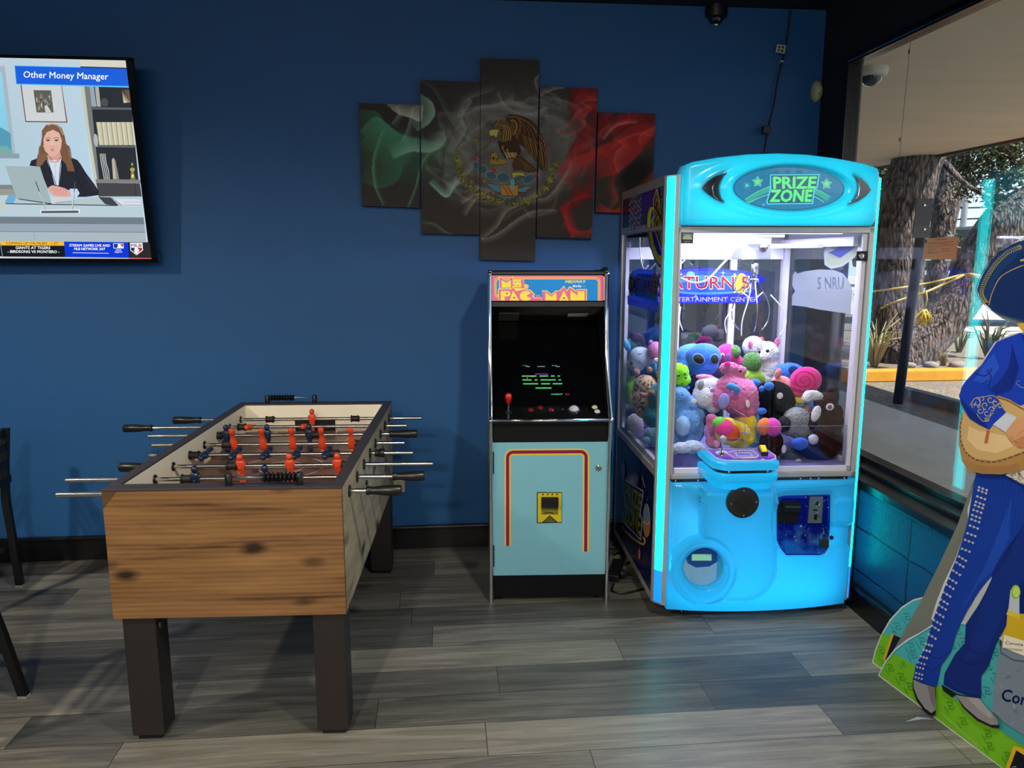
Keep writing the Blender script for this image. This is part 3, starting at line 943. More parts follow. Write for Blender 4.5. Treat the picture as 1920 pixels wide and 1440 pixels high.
A.poly(B2([(1325, 45), (1340, 60), (1385, 285), (1350, 284)]), c(146, 138, 126))
A.ell(248.5, 318, 4.5, 4, c(176, 160, 84)); A.ell(248, 308, 2, 3, c(166, 148, 74)); A.poly([(246, 322), (251, 322), (254, 336), (245, 336)], c(150, 134, 70)); A.ell(249, 330, 2, 3, c(236, 226, 160))
A.poly(B2([(1110, 285), (1625, 290), (1640, 330), (1120, 330)]), c(128, 130, 128))
A.poly(B2([(1120, 330), (1625, 332), (1650, 490), (1150, 490)]), c(70, 70, 74))
A.line([(253, 343), (255, 368)], 1, c(40, 40, 44))
A.poly(B2([(-1200, 350), (140, 350), (165, 400), (-1200, 400)]), c(128, 132, 132)); A.poly(B2([(-1200, 400), (165, 400), (190, 470), (-1200, 470)]), c(150, 152, 144))
# framed print
A.poly([(38.5, 157), (116, 159), (127, 230), (48, 229)], c(120, 70, 66))
A.poly([(40.5, 157), (115, 159), (124.5, 228), (49.5, 227)], c(206, 212, 214))
A.poly([(63, 169), (96, 169.5), (101, 211), (69, 211)], c(96, 98, 90))
rg = random.Random(5)
for i in range(46):
    x, y = rg.uniform(65, 95), rg.uniform(171, 200)
    sh = (y - 169) * 0.12
    A.line([(x + sh, y), (x + sh + rg.uniform(-1, 3), y + rg.uniform(4, 9))], 0.8, c(*rg.choice([(40, 44, 44), (178, 176, 150), (206, 202, 176), (60, 60, 58)])))
A.poly([(84, 200), (88, 196), (97, 210.5), (86, 210.5)], c(206, 210, 204))
# title strip
A.poly([(27.5, 122.5), (151, 126), (151, 125), (238.5, 128), (243, 164.5), (31, 158.5)], c(90, 190, 250))
A.poly([(28.8, 124), (238.5, 129), (242, 161.5), (31.8, 157)], c(28, 96, 222))
A.poly([(151, 124.5), (238.5, 127), (239, 129.5), (151, 127)], c(50, 60, 80))
A.text('Other Money Manager', 44.5, 145.5, 12, c(250, 252, 255), w=159, rot=0.024, bold=0.006)
# woman: hair, face, jacket, shirt, hands
A.poly(B2([(350, 120), (365, 70), (440, 40), (560, 20), (700, 10), (840, 38), (900, 60), (940, 110), (1000, 210), (1090, 330), (1150, 420), (1150, 470), (1000, 490), (900, 490), (830, 410), (560, 400), (480, 200), (470, 140), (350, 130)]), c(40, 42, 50))
A.poly(T([(450, 1301), (440, 1301), (470, 1160), (490, 1040), (490, 960), (540, 895), (600, 880), (670, 890), (720, 930), (755, 1020), (775, 1130), (830, 1301)]) + [], c(118, 88, 66))
A.poly(B2([(430, 60), (440, 0), (560, -10), (555, 30), (500, 110), (470, 135), (425, 130)]), c(128, 96, 72))
A.poly(B2([(715, 0), (800, -20), (830, 50), (860, 150), (870, 195), (790, 190), (770, 110), (720, 60)]), c(122, 88, 64))
A.poly(B2([(550, 10), (600, 60), (700, 60), (720, 20), (715, 120), (690, 360), (640, 350), (600, 200), (555, 80)]), c(206, 220, 236))
A.poly(T([(565, 1200), (700, 1200), (715, 1265), (660, 1301), (620, 1301), (560, 1250)]), c(214, 160, 146))
A.poly(B2([(560, 48), (570, 30), (635, 85), (700, 40), (690, 84), (640, 96), (600, 88)]), c(216, 160, 144))
A.ell(*T([(615, 1080)])[0], 17.2, 23.5, c(226, 180, 164), rot=0.0)
A.poly(T([(505, 1130), (720, 1130), (705, 1190), (650, 1255), (590, 1255), (530, 1200)]), c(224, 176, 160))
A.poly(T([(500, 1080), (490, 1020), (520, 940), (600, 905), (680, 930), (730, 1010), (735, 1100), (715, 1050), (690, 985), (620, 950), (545, 980), (515, 1040)]), c(124, 92, 70))
A.curve(T([(560, 900), (620, 885), (690, 920), (740, 1010)]), 2.0, c(190, 150, 112))
for ex in (562, 660):
    A.ell(*T([(ex, 1072)])[0], 4.4, 1.7, c(150, 110, 104)); A.ell(*T([(ex, 1073)])[0], 1.6, 1.5, c(50, 40, 44)); A.line(T([(ex - 32, 1052), (ex, 1040), (ex + 32, 1050)]), 1.1, c(120, 80, 66))
A.poly(T([(600, 1080), (612, 1080), (632, 1132), (612, 1142), (590, 1132)]), c(236, 190, 172)); A.line(T([(590, 1137), (612, 1143), (632, 1137)]), 1.0, c(176, 120, 110))
A.poly(T([(572, 1178), (612, 1170), (655, 1178), (614, 1200)]), c(190, 96, 100)); A.line(T([(572, 1180), (612, 1184), (655, 1180)]), 0.7, c(236, 220, 214))
for k in range(7):
    A.curve(T([(735 + k * 5, 1030 + k * 20), (775 + k * 6, 1150), (790 + k * 8, 1290)]), 1.0, c(*((150, 112, 84) if k % 2 else (92, 66, 50))))
    A.curve(T([(500 - k * 2, 1050 + k * 20), (480 - k * 3, 1150), (460 - k * 2, 1300)]), 0.9, c(*((156, 120, 90) if k % 2 else (98, 72, 54))))
A.curve(B2([(640, 100), (650, 200), (660, 330)]), 0.7, c(168, 180, 200))
for k in range(3): A.ell(*B2([(652, 130 + 62 * k)])[0], .8, .8, c(140, 150, 170))
A.curve(B2([(550, 20), (590, 160), (640, 300), (655, 360)]), 1.2, c(26, 28, 34)); A.curve(B2([(725, 30), (700, 180), (690, 370)]), 1.2, c(26, 28, 34))
A.curve(B2([(905, 130), (900, 250), (960, 380)]), 0.9, c(26, 28, 36)); A.curve(B2([(1000, 260), (1060, 340), (1110, 420)]), 0.9, c(62, 66, 78))
A.poly(B2([(815, 395), (900, 395), (930, 450), (900, 490), (830, 480)]), c(196, 214, 234))
A.poly(B2([(560, 385), (610, 355), (690, 370), (760, 390), (820, 430), (830, 480), (760, 495), (640, 485), (580, 440)]), c(222, 168, 158))
for k in range(5): A.curve(B2([(600 + k * 34, 395), (640 + k * 34, 430), (640 + k * 30, 470)]), 0.8, c(182, 120, 114))
# desk
A.poly(B2([(-1200, 478), (190, 470), (600, 560), (1150, 485), (1645, 485), (1672, 730), (-1200, 710)]), c(184, 204, 214))
A.poly(B2([(-1200, 712), (1672, 728), (1682, 808), (-1200, 792)]), c(112, 124, 134))
A.poly(B2([(-1200, 792), (1682, 808), (1692, 900), (-1200, 885)]), c(150, 164, 180)); A.line(B2([(-1200, 886), (1692, 901)]), 1.2, c(104, 116, 128))
A.poly(B2([(-1200, 892), (1692, 906), (1702, 1012), (-1200, 1000)]), c(168, 182, 190)); A.line(B2([(395, 892), (412, 985)]), 0.6, c(120, 132, 142))
A.poly(B2([(60, 560), (110, 462), (200, 468), (170, 565)]), c(112, 170, 214))
A.poly(B2([(160, 562), (200, 500), (600, 560), (1160, 490), (1240, 578), (600, 580)]), c(178, 196, 200))
A.line(B2([(70, 568), (1370, 590)]), 1.6, c(26, 30, 36))
A.poly(B2([(590, 520), (600, 480), (840, 500), (880, 520), (600, 570)]), c(202, 210, 216))
A.line(B2([(650, 560), (760, 545), (840, 548)]), 1.0, c(120, 128, 134))
A.poly(B2([(65, 130), (470, 140), (605, 565), (200, 505)]), c(160, 180, 184)); A.poly(B2([(200, 505), (605, 565), (606, 576), (240, 522)]), c(60, 66, 72))
A.poly(B2([(1150, 490), (1290, 495), (1385, 590), (1245, 580)]), c(64, 70, 76)); A.line(B2([(1150, 485), (1235, 575)]), 1.2, c(36, 40, 46))
A.poly(B2([(1310, 510), (1640, 520), (1650, 600), (1440, 600)]), c(214, 220, 232)); A.line(B2([(1440, 585), (1648, 588)]), 0.9, c(120, 116, 170)); A.line(B2([(1300, 500), (1430, 595)]), 1, c(110, 116, 116)); A.line(B2([(1440, 548), (1646, 550)]), 0.7, c(150, 156, 170))
A.poly(B2([(-200, 520), (20, 540), (92, 600), (60, 640), (-200, 640)]), c(196, 202, 192))
A.poly(B2([(470, 640), (930, 632), (935, 680), (480, 690)]), c(222, 230, 236)); A.poly(B2([(485, 652), (915, 648), (918, 676), (488, 680)]), c(84, 92, 100))
A.line(B2([(420, 310), (465, 430)]), 1.4, c(36, 40, 46)); A.line(B2([(465, 430), (545, 640)]), 2.4, c(206, 214, 222)); A.line(B2([(470, 435), (540, 640)]), 0.8, c(90, 98, 106))
A.line(B2([(880, 315), (868, 430)]), 1.6, c(80, 88, 98)); A.line(B2([(868, 430), (845, 640)]), 2.4, c(206, 214, 222)); A.line(B2([(872, 430), (850, 640)]), 0.8, c(90, 98, 106))
# ticker
A.poly(B2([(-3200, 1000), (5, 1000), (35, 1180), (-3200, 1180)]), c(20, 22, 26))
A.poly(B2([(12, 1003), (1740, 1016), (1762, 1196), (35, 1182)]), c(22, 24, 28))
A.line(B2([(8, 1003), (36, 1180)]), 0.7, c(200, 204, 206))
A.poly(B2([(12, 1003), (748, 1008), (752, 1056), (20, 1052)]), c(242, 186, 52))
A.text('COMING UP ON MLBN - 1 ET', *B2([(76, 1040)])[0], 4.6, c(70, 54, 30), w=98, rot=0.006, bold=0.004)
A.text('GIANTS AT TIGERS', *B2([(188, 1093)])[0], 4.9, c(246, 248, 250), w=65, rot=0.006, bold=0.02)
A.text('- BIRDSONG VS MONTERO -', *B2([(95, 1138)])[0], 4.9, c(246, 248, 250), w=97, rot=0.006, bold=0.02)
A.poly(B2([(748, 1008), (1490, 1016), (1505, 1195), (765, 1186)]), c(10, 56, 214))
A.text('STREAM GAMES LIVE AND', *B2([(812, 1065)])[0], 4.6, c(246, 248, 250), w=76, rot=0.006, bold=0.025)
A.text('MLB NETWORK 24/7', *B2([(868, 1106)])[0], 4.6, c(246, 248, 250), w=58, rot=0.006, bold=0.025)
A.line(B2([(850, 1137), (1268, 1144)]), 1.6, c(170, 186, 240))
def batter(x, y, w, h):
    A.poly([(x, y), (x + w, y), (x + w + h * .1, y + h), (x + h * .1, y + h)], c(240, 240, 244))
    A.poly([(x + 1, y + 1), (x + w * .46, y + 1), (x + w * .62, y + h - 1), (x + 1 + h * .1, y + h - 1)], c(20, 50, 130))
    A.poly([(x + w * .62, y + 1), (x + w - 1, y + 1), (x + w - 1 + h * .08, y + h * .75), (x + w * .8, y + h * .5)], c(206, 40, 50))
    A.ell(x + w * .56, y + h * .34, w * .11, h * .16, c(240, 240, 244)); A.poly([(x + w * .45, y + h * .5), (x + w * .7, y + h * .45), (x + w * .86, y + h - 1), (x + w * .4, y + h - 1)], c(240, 240, 244))
    A.line([(x + w * .62, y + h * .5), (x + w * .8, y + h * .15)], 0.8, c(240, 240, 244))
batter(213, 456, 19, 9.5)
A.text('WATCH', *B2([(1350, 1113)])[0], 2.6, c(240, 244, 250), w=10, bold=0.02); A.text('MLB.TV', *B2([(1340, 1138)])[0], 3.0, c(240, 244, 250), w=14, bold=0.02)
A.poly(B2([(1505, 1018), (1745, 1020), (1762, 1196), (1512, 1194)]), c(44, 40, 44))
A.poly(B2([(1515, 1022), (1660, 1022), (1666, 1110), (1592, 1166), (1520, 1110)]), c(240, 240, 244))
A.poly(B2([(1526, 1078), (1585, 1078), (1590, 1150), (1528, 1106)]), c(24, 44, 116)); A.poly(B2([(1600, 1078), (1654, 1078), (1656, 1106), (1594, 1152), (1625, 1110)]), c(200, 40, 50))
A.ell(*B2([(1582, 1092)])[0], 2.4, 2.4, c(240, 240, 244)); A.poly(B2([(1560, 1105), (1600, 1100), (1612, 1140), (1575, 1140)]), c(240, 240, 244))
A.text('MLB', *B2([(1527, 1068)])[0], 5.2, c(70, 64, 70), w=20, bold=0.02)
A.line(B2([(-3200, 1183), (1765, 1203)]), 1.6, c(216, 208, 206)); A.line(B2([(1500, 1200), (1765, 1203)]), 1.6, c(220, 90, 90))
A.build('screen', art_mat('lit_screen', 0.95, 0.2, diffuse=0.2), tv)

# ================================================================ FIVE PANEL CANVAS
CX0, CY0, CW, CHh = 640, 90, 640, 420
img = np.zeros((CHh, CW, 3)); img[:] = (56, 53, 50)
yy_, xx_ = np.mgrid[0:CHh, 0:CW].astype(float)
def blur(a, n=1):
    for _ in range(n):
        a = (a + np.roll(a, 1, 0) + np.roll(a, -1, 0) + np.roll(a, 1, 1) + np.roll(a, -1, 1)) / 5
    return a
nrg = np.random.RandomState(4)
def nfield(sc):
    h, w = int(CHh / sc) + 3, int(CW / sc) + 3
    g = nrg.rand(h, w)
    fy, fx = yy_ / sc, xx_ / sc
    iy, ix = fy.astype(int), fx.astype(int)
    ty, tx = fy - iy, fx - ix
    ty, tx = ty * ty * (3 - 2 * ty), tx * tx * (3 - 2 * tx)
    return (g[iy, ix] * (1 - ty) * (1 - tx) + g[iy + 1, ix] * ty * (1 - tx) + g[iy, ix + 1] * (1 - ty) * tx + g[iy + 1, ix + 1] * ty * tx)
def sheet(pts, width, col, inten, sharp=1.6, edge=1.0):
    """smoke sheet: bright thin edge on the curve fading to one side over width px"""
    sp = np.array(spline(pts, 60)); n_ = len(sp)
    d = np.gradient(sp, axis=0); q = np.hypot(d[:, 0], d[:, 1])[:, None] + 1e-9
    nn = np.stack([-d[:, 1], d[:, 0]], 1) / q
    acc = np.zeros((CHh, CW))
    K = max(6, int(abs(width) * 2))
    for k in range(K):
        s_ = k / (K - 1.0)
        p = sp + nn * (width * s_) - np.array([CX0, CY0])
        x, y = np.round(p[:, 0]).astype(int), np.round(p[:, 1]).astype(int)
        ok = (x >= 0) & (x < CW) & (y >= 0) & (y < CHh)
        tfade = np.sin(np.pi * np.clip(np.linspace(0.06, 0.94, n_), 0, 1)) ** 0.5
        acc2 = np.zeros_like(acc)
        np.maximum.at(acc2, (y[ok], x[ok]), (tfade * (1 - s_) ** sharp)[ok])
        acc = np.maximum(acc, acc2)
    acc = blur(acc, 2)
    ed = np.zeros_like(acc)
    p = sp - np.array([CX0, CY0]); x, y = np.round(p[:, 0]).astype(int), np.round(p[:, 1]).astype(int)
    ok = (x >= 0) & (x < CW) & (y >= 0) & (y < CHh)
    np.maximum.at(ed, (y[ok], x[ok]), 1.0); ed = blur(ed, 2)
    global img
    a = np.clip(acc * inten + ed * edge * inten * 0.45, 0, 1)[..., None]
    img = img * (1 - a * 0.85) + np.array(col) * a
Z = lambda pts: [(640 + x * 0.3229, 90 + y * 0.3229) for x, y in pts]
G1, G2, G3 = (84, 150, 112), (150, 190, 164), (52, 96, 70)
sheet(Z([(100, 360), (200, 370), (260, 440), (330, 490), (460, 530), (600, 560)]), 95, G3, 0.95, 0.8)
sheet(Z([(110, 480), (190, 400), (250, 430), (340, 500), (440, 540)]), 70, G1, 0.6, 1.0)
sheet(Z([(110, 770), (230, 810), (330, 760), (370, 640), (440, 520)]), -70, G3, 0.75, 0.9)
sheet(Z([(265, 325), (330, 380), (400, 400), (460, 420), (470, 330)]), -26, (190, 184, 160), 0.8, 0.6)
sheet(Z([(460, 270), (520, 310), (540, 380), (500, 440), (440, 480)]), 34, G2, 0.75, 0.9)
sheet(Z([(300, 640), (400, 600), (520, 600), (600, 540), (590, 480)]), -30, G2, 0.7, 1.0)
sheet(Z([(290, 440), (330, 380), (310, 340)]), 14, G2, 0.5)
sheet(Z([(240, 910), (190, 790), (185, 640), (240, 470)]), 8, G1, 0.7, 1.4, 1.6)
sheet(Z([(385, 920), (430, 800), (480, 640), (600, 560)]), 5, G1, 0.7, 1.4, 1.6)
sheet(Z([(350, 540), (390, 440), (410, 340)]), 16, G2, 0.45)
sheet(Z([(510, 780), (580, 850), (620, 860), (660, 800), (690, 780)]), -16, (130, 186, 160), 0.9, 1.0)
sheet(Z([(620, 850), (600, 720), (600, 580), (560, 440)]), 26, (70, 110, 94), 0.5)
sheet(Z([(460, 190), (540, 250), (620, 400), (700, 500), (790, 560)]), -10, (80, 104, 94), 0.5, 1.2)
sheet(Z([(470, 1010), (540, 1020), (640, 1080), (790, 1090)]), 6, (90, 112, 96), 0.6, 1.2, 1.6)
W1, W2 = (150, 146, 138), (112, 108, 102)
glow = np.exp(-(((xx_ - 318) / 118) ** 2 + ((yy_ - 185) / 98) ** 2) ** 1.5)
fil = np.abs(nfield(26) - 0.5) * 1.4 + nfield(9) * 0.35 + nfield(60) * 0.5
img += (glow * (20 + 52 * fil))[..., None] * np.array([1.0, 0.97, 0.92])
wr = random.Random(11)
for k in range(46):
    a0 = wr.uniform(0, 2 * PI); ra = wr.uniform(80, 125); rb = ra * wr.uniform(0.7, 1.05)
    cx_, cy_ = 958 + wr.uniform(-20, 20), 275 + wr.uniform(-18, 18)
    pts = []
    for q in range(5):
        aa = a0 + q * wr.uniform(0.16, 0.3); rr = 1 + wr.uniform(-0.14, 0.16) + q * 0.03
        pts.append((cx_ + ra * 1.15 * math.cos(aa) * rr, cy_ + rb * math.sin(aa) * rr * 0.86))
    sheet(pts, wr.choice([-1, 1]) * wr.uniform(6, 22), W1 if k % 3 else W2, wr.uniform(0.16, 0.4), 1.4, 1.4)
for pts in ([(640, 600), (720, 480), (700, 400), (760, 300)], [(910, 250), (960, 340), (1080, 380), (1200, 340)], [(1150, 280), (1230, 240), (1300, 230)], [(810, 1110), (900, 1040), (960, 950), (1050, 900), (1180, 800)],
            [(810, 1110), (900, 1080), (1040, 980), (1140, 940), (1250, 940)], [(1150, 150), (1120, 190), (1150, 270)], [(700, 900), (760, 860), (800, 800)], [(1090, 880), (1200, 860), (1300, 730), (1330, 650)],
            [(640, 800), (740, 720), (800, 640)], [(720, 970), (780, 880), (860, 830)]):
    sheet(Z(pts), wr.choice([-1, 1]) * 12, W1, 0.55, 1.3, 1.8)
R1, R2, R3 = (176, 36, 36), (120, 20, 22), (206, 96, 84)
rm = np.clip((xx_ - 395) / 130, 0, 1) * np.clip(1.3 - np.abs(yy_ - 190) / 190, 0, 1)
sheet(Z([(1330, 230), (1400, 240), (1500, 240), (1500, 500)]), 60, R2, 0.9, 0.6)
sheet(Z([(1490, 400), (1400, 480), (1340, 560), (1300, 640)]), -50, R2, 0.8, 0.8)
sheet(Z([(1240, 700), (1330, 640), (1450, 600), (1530, 560), (1700, 500), (1830, 420)]), 42, R1, 0.85, 0.8)
sheet(Z([(1500, 380), (1600, 400), (1700, 380), (1830, 390)]), 60, R2, 0.9, 0.6)
sheet(Z([(1490, 750), (1600, 720), (1720, 620), (1830, 460)]), -50, R1, 0.75, 0.8)
sheet(Z([(1500, 900), (1560, 940), (1620, 920), (1700, 820), (1830, 700)]), 36, R1, 0.75, 0.8)
sheet(Z([(1270, 920), (1300, 1000), (1340, 1100)]), -20, R1, 0.9, 1.0)
sheet(Z([(1280, 970), (1380, 900), (1470, 800), (1500, 700)]), -26, R2, 0.8, 1.0)
sheet(Z([(1290, 1010), (1370, 1060), (1450, 1050), (1470, 950)]), 12, R1, 0.7, 1.0, 1.6)
sheet(Z([(1330, 780), (1360, 860), (1440, 880)]), -26, R2, 0.7, 1.0)
sheet(Z([(1600, 700), (1580, 800), (1620, 900)]), 20, R1, 0.5)
for k in range(26):
    x0, y0 = wr.uniform(1320, 1820), wr.uniform(240, 940)
    an = wr.uniform(-1.4, 0.4)
    pts = [(x0 + q * 60 * math.cos(an + q * 0.3 * wr.choice([-1, 1])), y0 + q * 60 * math.sin(an + q * 0.2)) for q in range(-2, 3)]
    sheet(Z(pts), wr.choice([-1, 1]) * wr.uniform(6, 20), R1 if k % 3 else R3, wr.uniform(0.25, 0.55), 1.2, 1.3)
sheet(Z([(1520, 530), (1600, 450), (1720, 430)]), -10, (206, 130, 120), 0.7)
for pts in ([(1590, 870), (1600, 770), (1680, 700), (1790, 610), (1820, 640), (1760, 740), (1680, 820)],):
    P_ = np.array(Z(pts)) - [CX0, CY0]
    cx_, cy_ = P_[:, 0].mean(), P_[:, 1].mean()
    dd = ((xx_ - cx_) * 0.7 + (yy_ - cy_) * 0.7) ** 2 / 500 + ((xx_ - cx_) * 0.7 - (yy_ - cy_) * 0.7) ** 2 / 1600
    a_ = np.clip(1.4 - dd, 0, 1)[..., None]; img = img * (1 - a_ * .85) + np.array([30, 26, 26]) * a_ * .85
img = np.clip(img + (nfield(3) - 0.5)[..., None] * 4, 0, 255)
lin = np.where(img / 255 <= 0.04045, img / 255 / 12.92, ((img / 255 + 0.055) / 1.055) ** 2.4)

CPANEL = [('leftmost panel of the five, pale green smoke', [(673, 193), (787, 197), (787, 390), (679, 386)]),
          ('second panel from the left, green smoke curling into grey haze', [(788, 150), (900, 154), (899, 440), (791, 438)]),
          ('tallest middle panel with the brown eagle crest in grey smoke', [(901, 109), (1011, 112), (1003, 490), (900, 487)]),
          ('fourth panel, grey smoke turning red with the tip of the eagle wing', [(1013, 161), (1121, 166), (1109, 448), (1006, 445)]),
          ('rightmost panel, red smoke, partly behind the claw machine', [(1122, 210), (1229, 213), (1223, 401), (1116, 398)])]
CYF = 4.062
CNV = art_mat('canvas_print', 0.0, 0.75, spec=0.15, diffuse=1.35)
canv = []
for lab, cn in CPANEL:
    W4 = [onY(x, y, CYF) for x, y in cn]
    t = thing('canvas_panel', 'black canvas, ' + lab, 'wall art', ((W4[2].x + W4[3].x) / 2, CYF, min(W4[2].z, W4[3].z)), 0, 'five part smoke and eagle canvas print')
    m = MB(); q = [L(t, p) for p in W4]
    m.skin([[p + Vector((0, 0.0002, 0)) for p in q], [p + Vector((0, WY - CYF - 0.001, 0)) for p in q]], smooth=False)
    m.build('stretched_frame', pm('canvas_edge_black', c(24, 23, 23), 0.8), t)
    nu, nv = 76, max(80, int((cn[3][1] - cn[0][1]) / 1.5))
    vs_, cs_ = [], []
    for j in range(nv + 1):
        for i in range(nu + 1):
            u, v = i / nu, j / nv
            x = (cn[0][0] * (1 - u) + cn[1][0] * u) * (1 - v) + (cn[3][0] * (1 - u) + cn[2][0] * u) * v
            y = (cn[0][1] * (1 - u) + cn[1][1] * u) * (1 - v) + (cn[3][1] * (1 - u) + cn[2][1] * u) * v
            p = L(t, onY(x, y, CYF)); vs_.append((p.x, p.y, p.z))
            iy, ix = min(CHh - 1, max(0, int(y - CY0))), min(CW - 1, max(0, int(x - CX0)))
            cs_ += list(lin[iy, ix]) + [1.0]
    fs_ = [(j * (nu + 1) + i, j * (nu + 1) + i + 1, (j + 1) * (nu + 1) + i + 1, (j + 1) * (nu + 1) + i) for j in range(nv) for i in range(nu)]
    me = bpy.data.meshes.new('print'); me.from_pydata(vs_, [], fs_)
    ca = me.color_attributes.new('Col', 'FLOAT_COLOR', 'POINT'); ca.data.foreach_set('color', cs_)
    me.materials.append(CNV); o = bpy.data.objects.new('print', me); COL.objects.link(o); o.parent = t
    canv.append((t, cn))

# eagle crest, split at the gaps between the panels
E_ = lambda pts: [(840 + x / 6.859, 190 + y / 6.859) for x, y in pts]
def clip_poly(pts, x_min, x_max):
    for sgn, lim in ((1, x_min), (-1, x_max)):
        out = []
        for i in range(len(pts)):
            a_, b_ = pts[i - 1], pts[i]
            ina, inb = sgn * (a_[0] - lim) >= 0, sgn * (b_[0] - lim) >= 0
            if ina != inb:
                k = (lim - a_[0]) / (b_[0] - a_[0]); out.append((lim, a_[1] + k * (b_[1] - a_[1])))
            if inb: out.append(b_)
        pts = out
        if len(pts) < 3: return []
    return pts
class Crest(Art):
    def __init__(s, mp, n, x0, x1):
        super().__init__(mp, n); s.x0, s.x1 = x0, x1; s.k = 4
    def _add(s, pts, faces, cols):
        for f in faces:
            q = clip_poly([pts[i] for i in f], s.x0, s.x1)
            if q:
                super()._add(q, [tuple(range(len(q)))], [cols[f[0]]] * len(q)); s.k -= 1
        s.k += 1
        return s
def draw_crest(a):
    rg = random.Random(2)
    # wreath
    wre = spline([(856, 290), (862, 318), (876, 345), (898, 364), (935, 376), (985, 378), (1015, 362), (1032, 338), (1044, 305)], 8)
    for i, (x, y) in enumerate(wre):
        for k in range(3):
            an = rg.uniform(-1.2, 1.2) + math.atan2(y - 300, x - 950)
            a.ell(x + rg.uniform(-4, 4), y + rg.uniform(-4, 4), 4.2, 1.5, c(*rg.choice([(96, 98, 46), (116, 112, 52), (74, 78, 40), (146, 136, 62)])), rot=an, seg=8)
    for x, y in ((884, 341), (908, 340), (991, 352), (925, 362), (901, 372), (862, 310), (1032, 318), (906, 366)):
        a.ell(x, y, 2.6, 2.6, c(150, 134, 66), seg=10); a.ell(x, y, 1.4, 1.4, c(90, 80, 50), seg=8)
    # snake
    a.curve([(912, 245), (906, 238), (912, 232)], 2, c(120, 118, 70)); a.curve([(922, 262), (912, 275), (900, 282), (908, 296)], 2.4, c(92, 92, 56)); a.curve([(908, 240), (906, 250), (924, 258)], 1.6, c(104, 104, 62))
    # blue water, chest
    a.poly([(912, 344), (938, 350), (940, 362), (924, 356)], c(78, 128, 150)); a.poly([(970, 360), (972, 354), (992, 349), (986, 360)], c(78, 128, 150)); a.poly([(928, 366), (974, 366), (960, 372), (944, 372)], c(78, 120, 136))
    # wing
    a.poly(E_([(740, 215), (800, 170), (900, 180), (1030, 220), (1120, 290), (1200, 430), (1260, 560), (1250, 760), (1215, 895), (1180, 870), (1150, 780), (1110, 760), (1090, 700), (1040, 640), (980, 590), (930, 560), (890, 520), (850, 460), (830, 330), (760, 250)]), c(74, 52, 34))
    for k in range(9):
        x0 = 960 + k * 34; L0 = 560 + k * 16
        a.poly(E_([(x0, 430 + k * 14), (x0 + 36, 450 + k * 12), (x0 + 60, L0 + 60), (x0 + 72 - k * 3, L0 + 110 + k * 18), (x0 + 40 - k * 2, L0 + 60)]), c(*((58, 40, 28) if k % 2 else (96, 68, 42))))
        a.curve(E_([(x0, 430 + k * 14), (x0 + 40, L0), (x0 + 62, L0 + 100 + k * 14)]), 0.9, c(150, 114, 70))
    for k in range(8):
        a.curve(E_([(850 + k * 34, 210 + k * 18), (930 + k * 34, 300 + k * 30), (960 + k * 28, 390 + k * 22)]), 1.1, c(*((132, 98, 60) if k % 2 else (44, 30, 22))))
    a.curve(E_([(760, 215), (860, 200), (960, 240), (1060, 300), (1180, 450), (1255, 560)]), 1.3, c(156, 112, 74)); a.curve(E_([(900, 200), (930, 300), (910, 400), (860, 500)]), 4.0, c(126, 70, 44))
    a.ell(*E_([(845, 330)])[0], 6, 17, c(96, 72, 44), rot=-0.15); a.curve(E_([(800, 250), (860, 260), (885, 330), (850, 430)]), 1.6, c(168, 134, 84))
    # body, tail
    a.poly(E_([(640, 520), (700, 490), (830, 440), (900, 520), (940, 640), (900, 740), (830, 740), (760, 740), (680, 650)]), c(66, 48, 32))
    a.poly(E_([(850, 730), (940, 700), (1140, 880), (1140, 900), (1040, 920), (920, 880), (850, 890), (820, 820)]), c(80, 56, 36))
    for k in range(6): a.curve(E_([(900 + k * 8, 730 + k * 6), (980 + k * 12, 820), (1020 + k * 20, 910 - k * 6)]), 1.2, c(*((48, 34, 26) if k % 2 else (136, 100, 64))))
    for k in range(6): a.poly(E_([(650 + k * 30, 560 + k * 22), (675 + k * 30, 550 + k * 20), (760 + k * 22, 720 + k * 3), (730 + k * 22, 735)]), c(*((136, 108, 66) if k % 2 else (52, 38, 28))))
    for k in range(7): a.line(E_([(735 + k * 22, 660), (765 + k * 20, 740 - k * 6)]), 1.5, c(190, 158, 98))
    # neck and head
    a.poly(E_([(560, 350), (620, 260), (680, 250), (760, 280), (830, 340), (840, 440), (760, 520), (690, 530), (650, 490), (680, 430), (650, 370)]), c(110, 84, 52))
    for k in range(9): a.curve(E_([(620 + k * 20, 290 + k * 3), (700 + k * 14, 330 + k * 6), (700 + k * 15, 430 + k * 9), (690 + k * 14, 500)]), 1.1, c(*((178, 142, 88) if k % 2 else (60, 42, 28))))
    a.line(E_([(570, 350), (630, 250)]), 1.3, c(84, 60, 38)); a.line(E_([(600, 330), (660, 245)]), 1.1, c(150, 118, 74)); a.line(E_([(650, 290), (690, 245)]), 1.2, c(84, 60, 38))
    a.poly(E_([(530, 390), (560, 370), (610, 365), (660, 375), (640, 400), (620, 470), (590, 440), (550, 450), (530, 420)]), c(186, 176, 96)); a.ell(*E_([(680, 375)])[0], 1.5, 1.3, c(24, 20, 16))
    # claw, cactus, shield
    a.poly(E_([(550, 680), (620, 660), (640, 740), (740, 760), (750, 800), (620, 820), (530, 800), (560, 740)]), c(150, 120, 50)); a.ell(*E_([(585, 735)])[0], 1.6, 3.0, c(30, 24, 20)); a.ell(*E_([(630, 750)])[0], 3, 3, c(110, 84, 40))
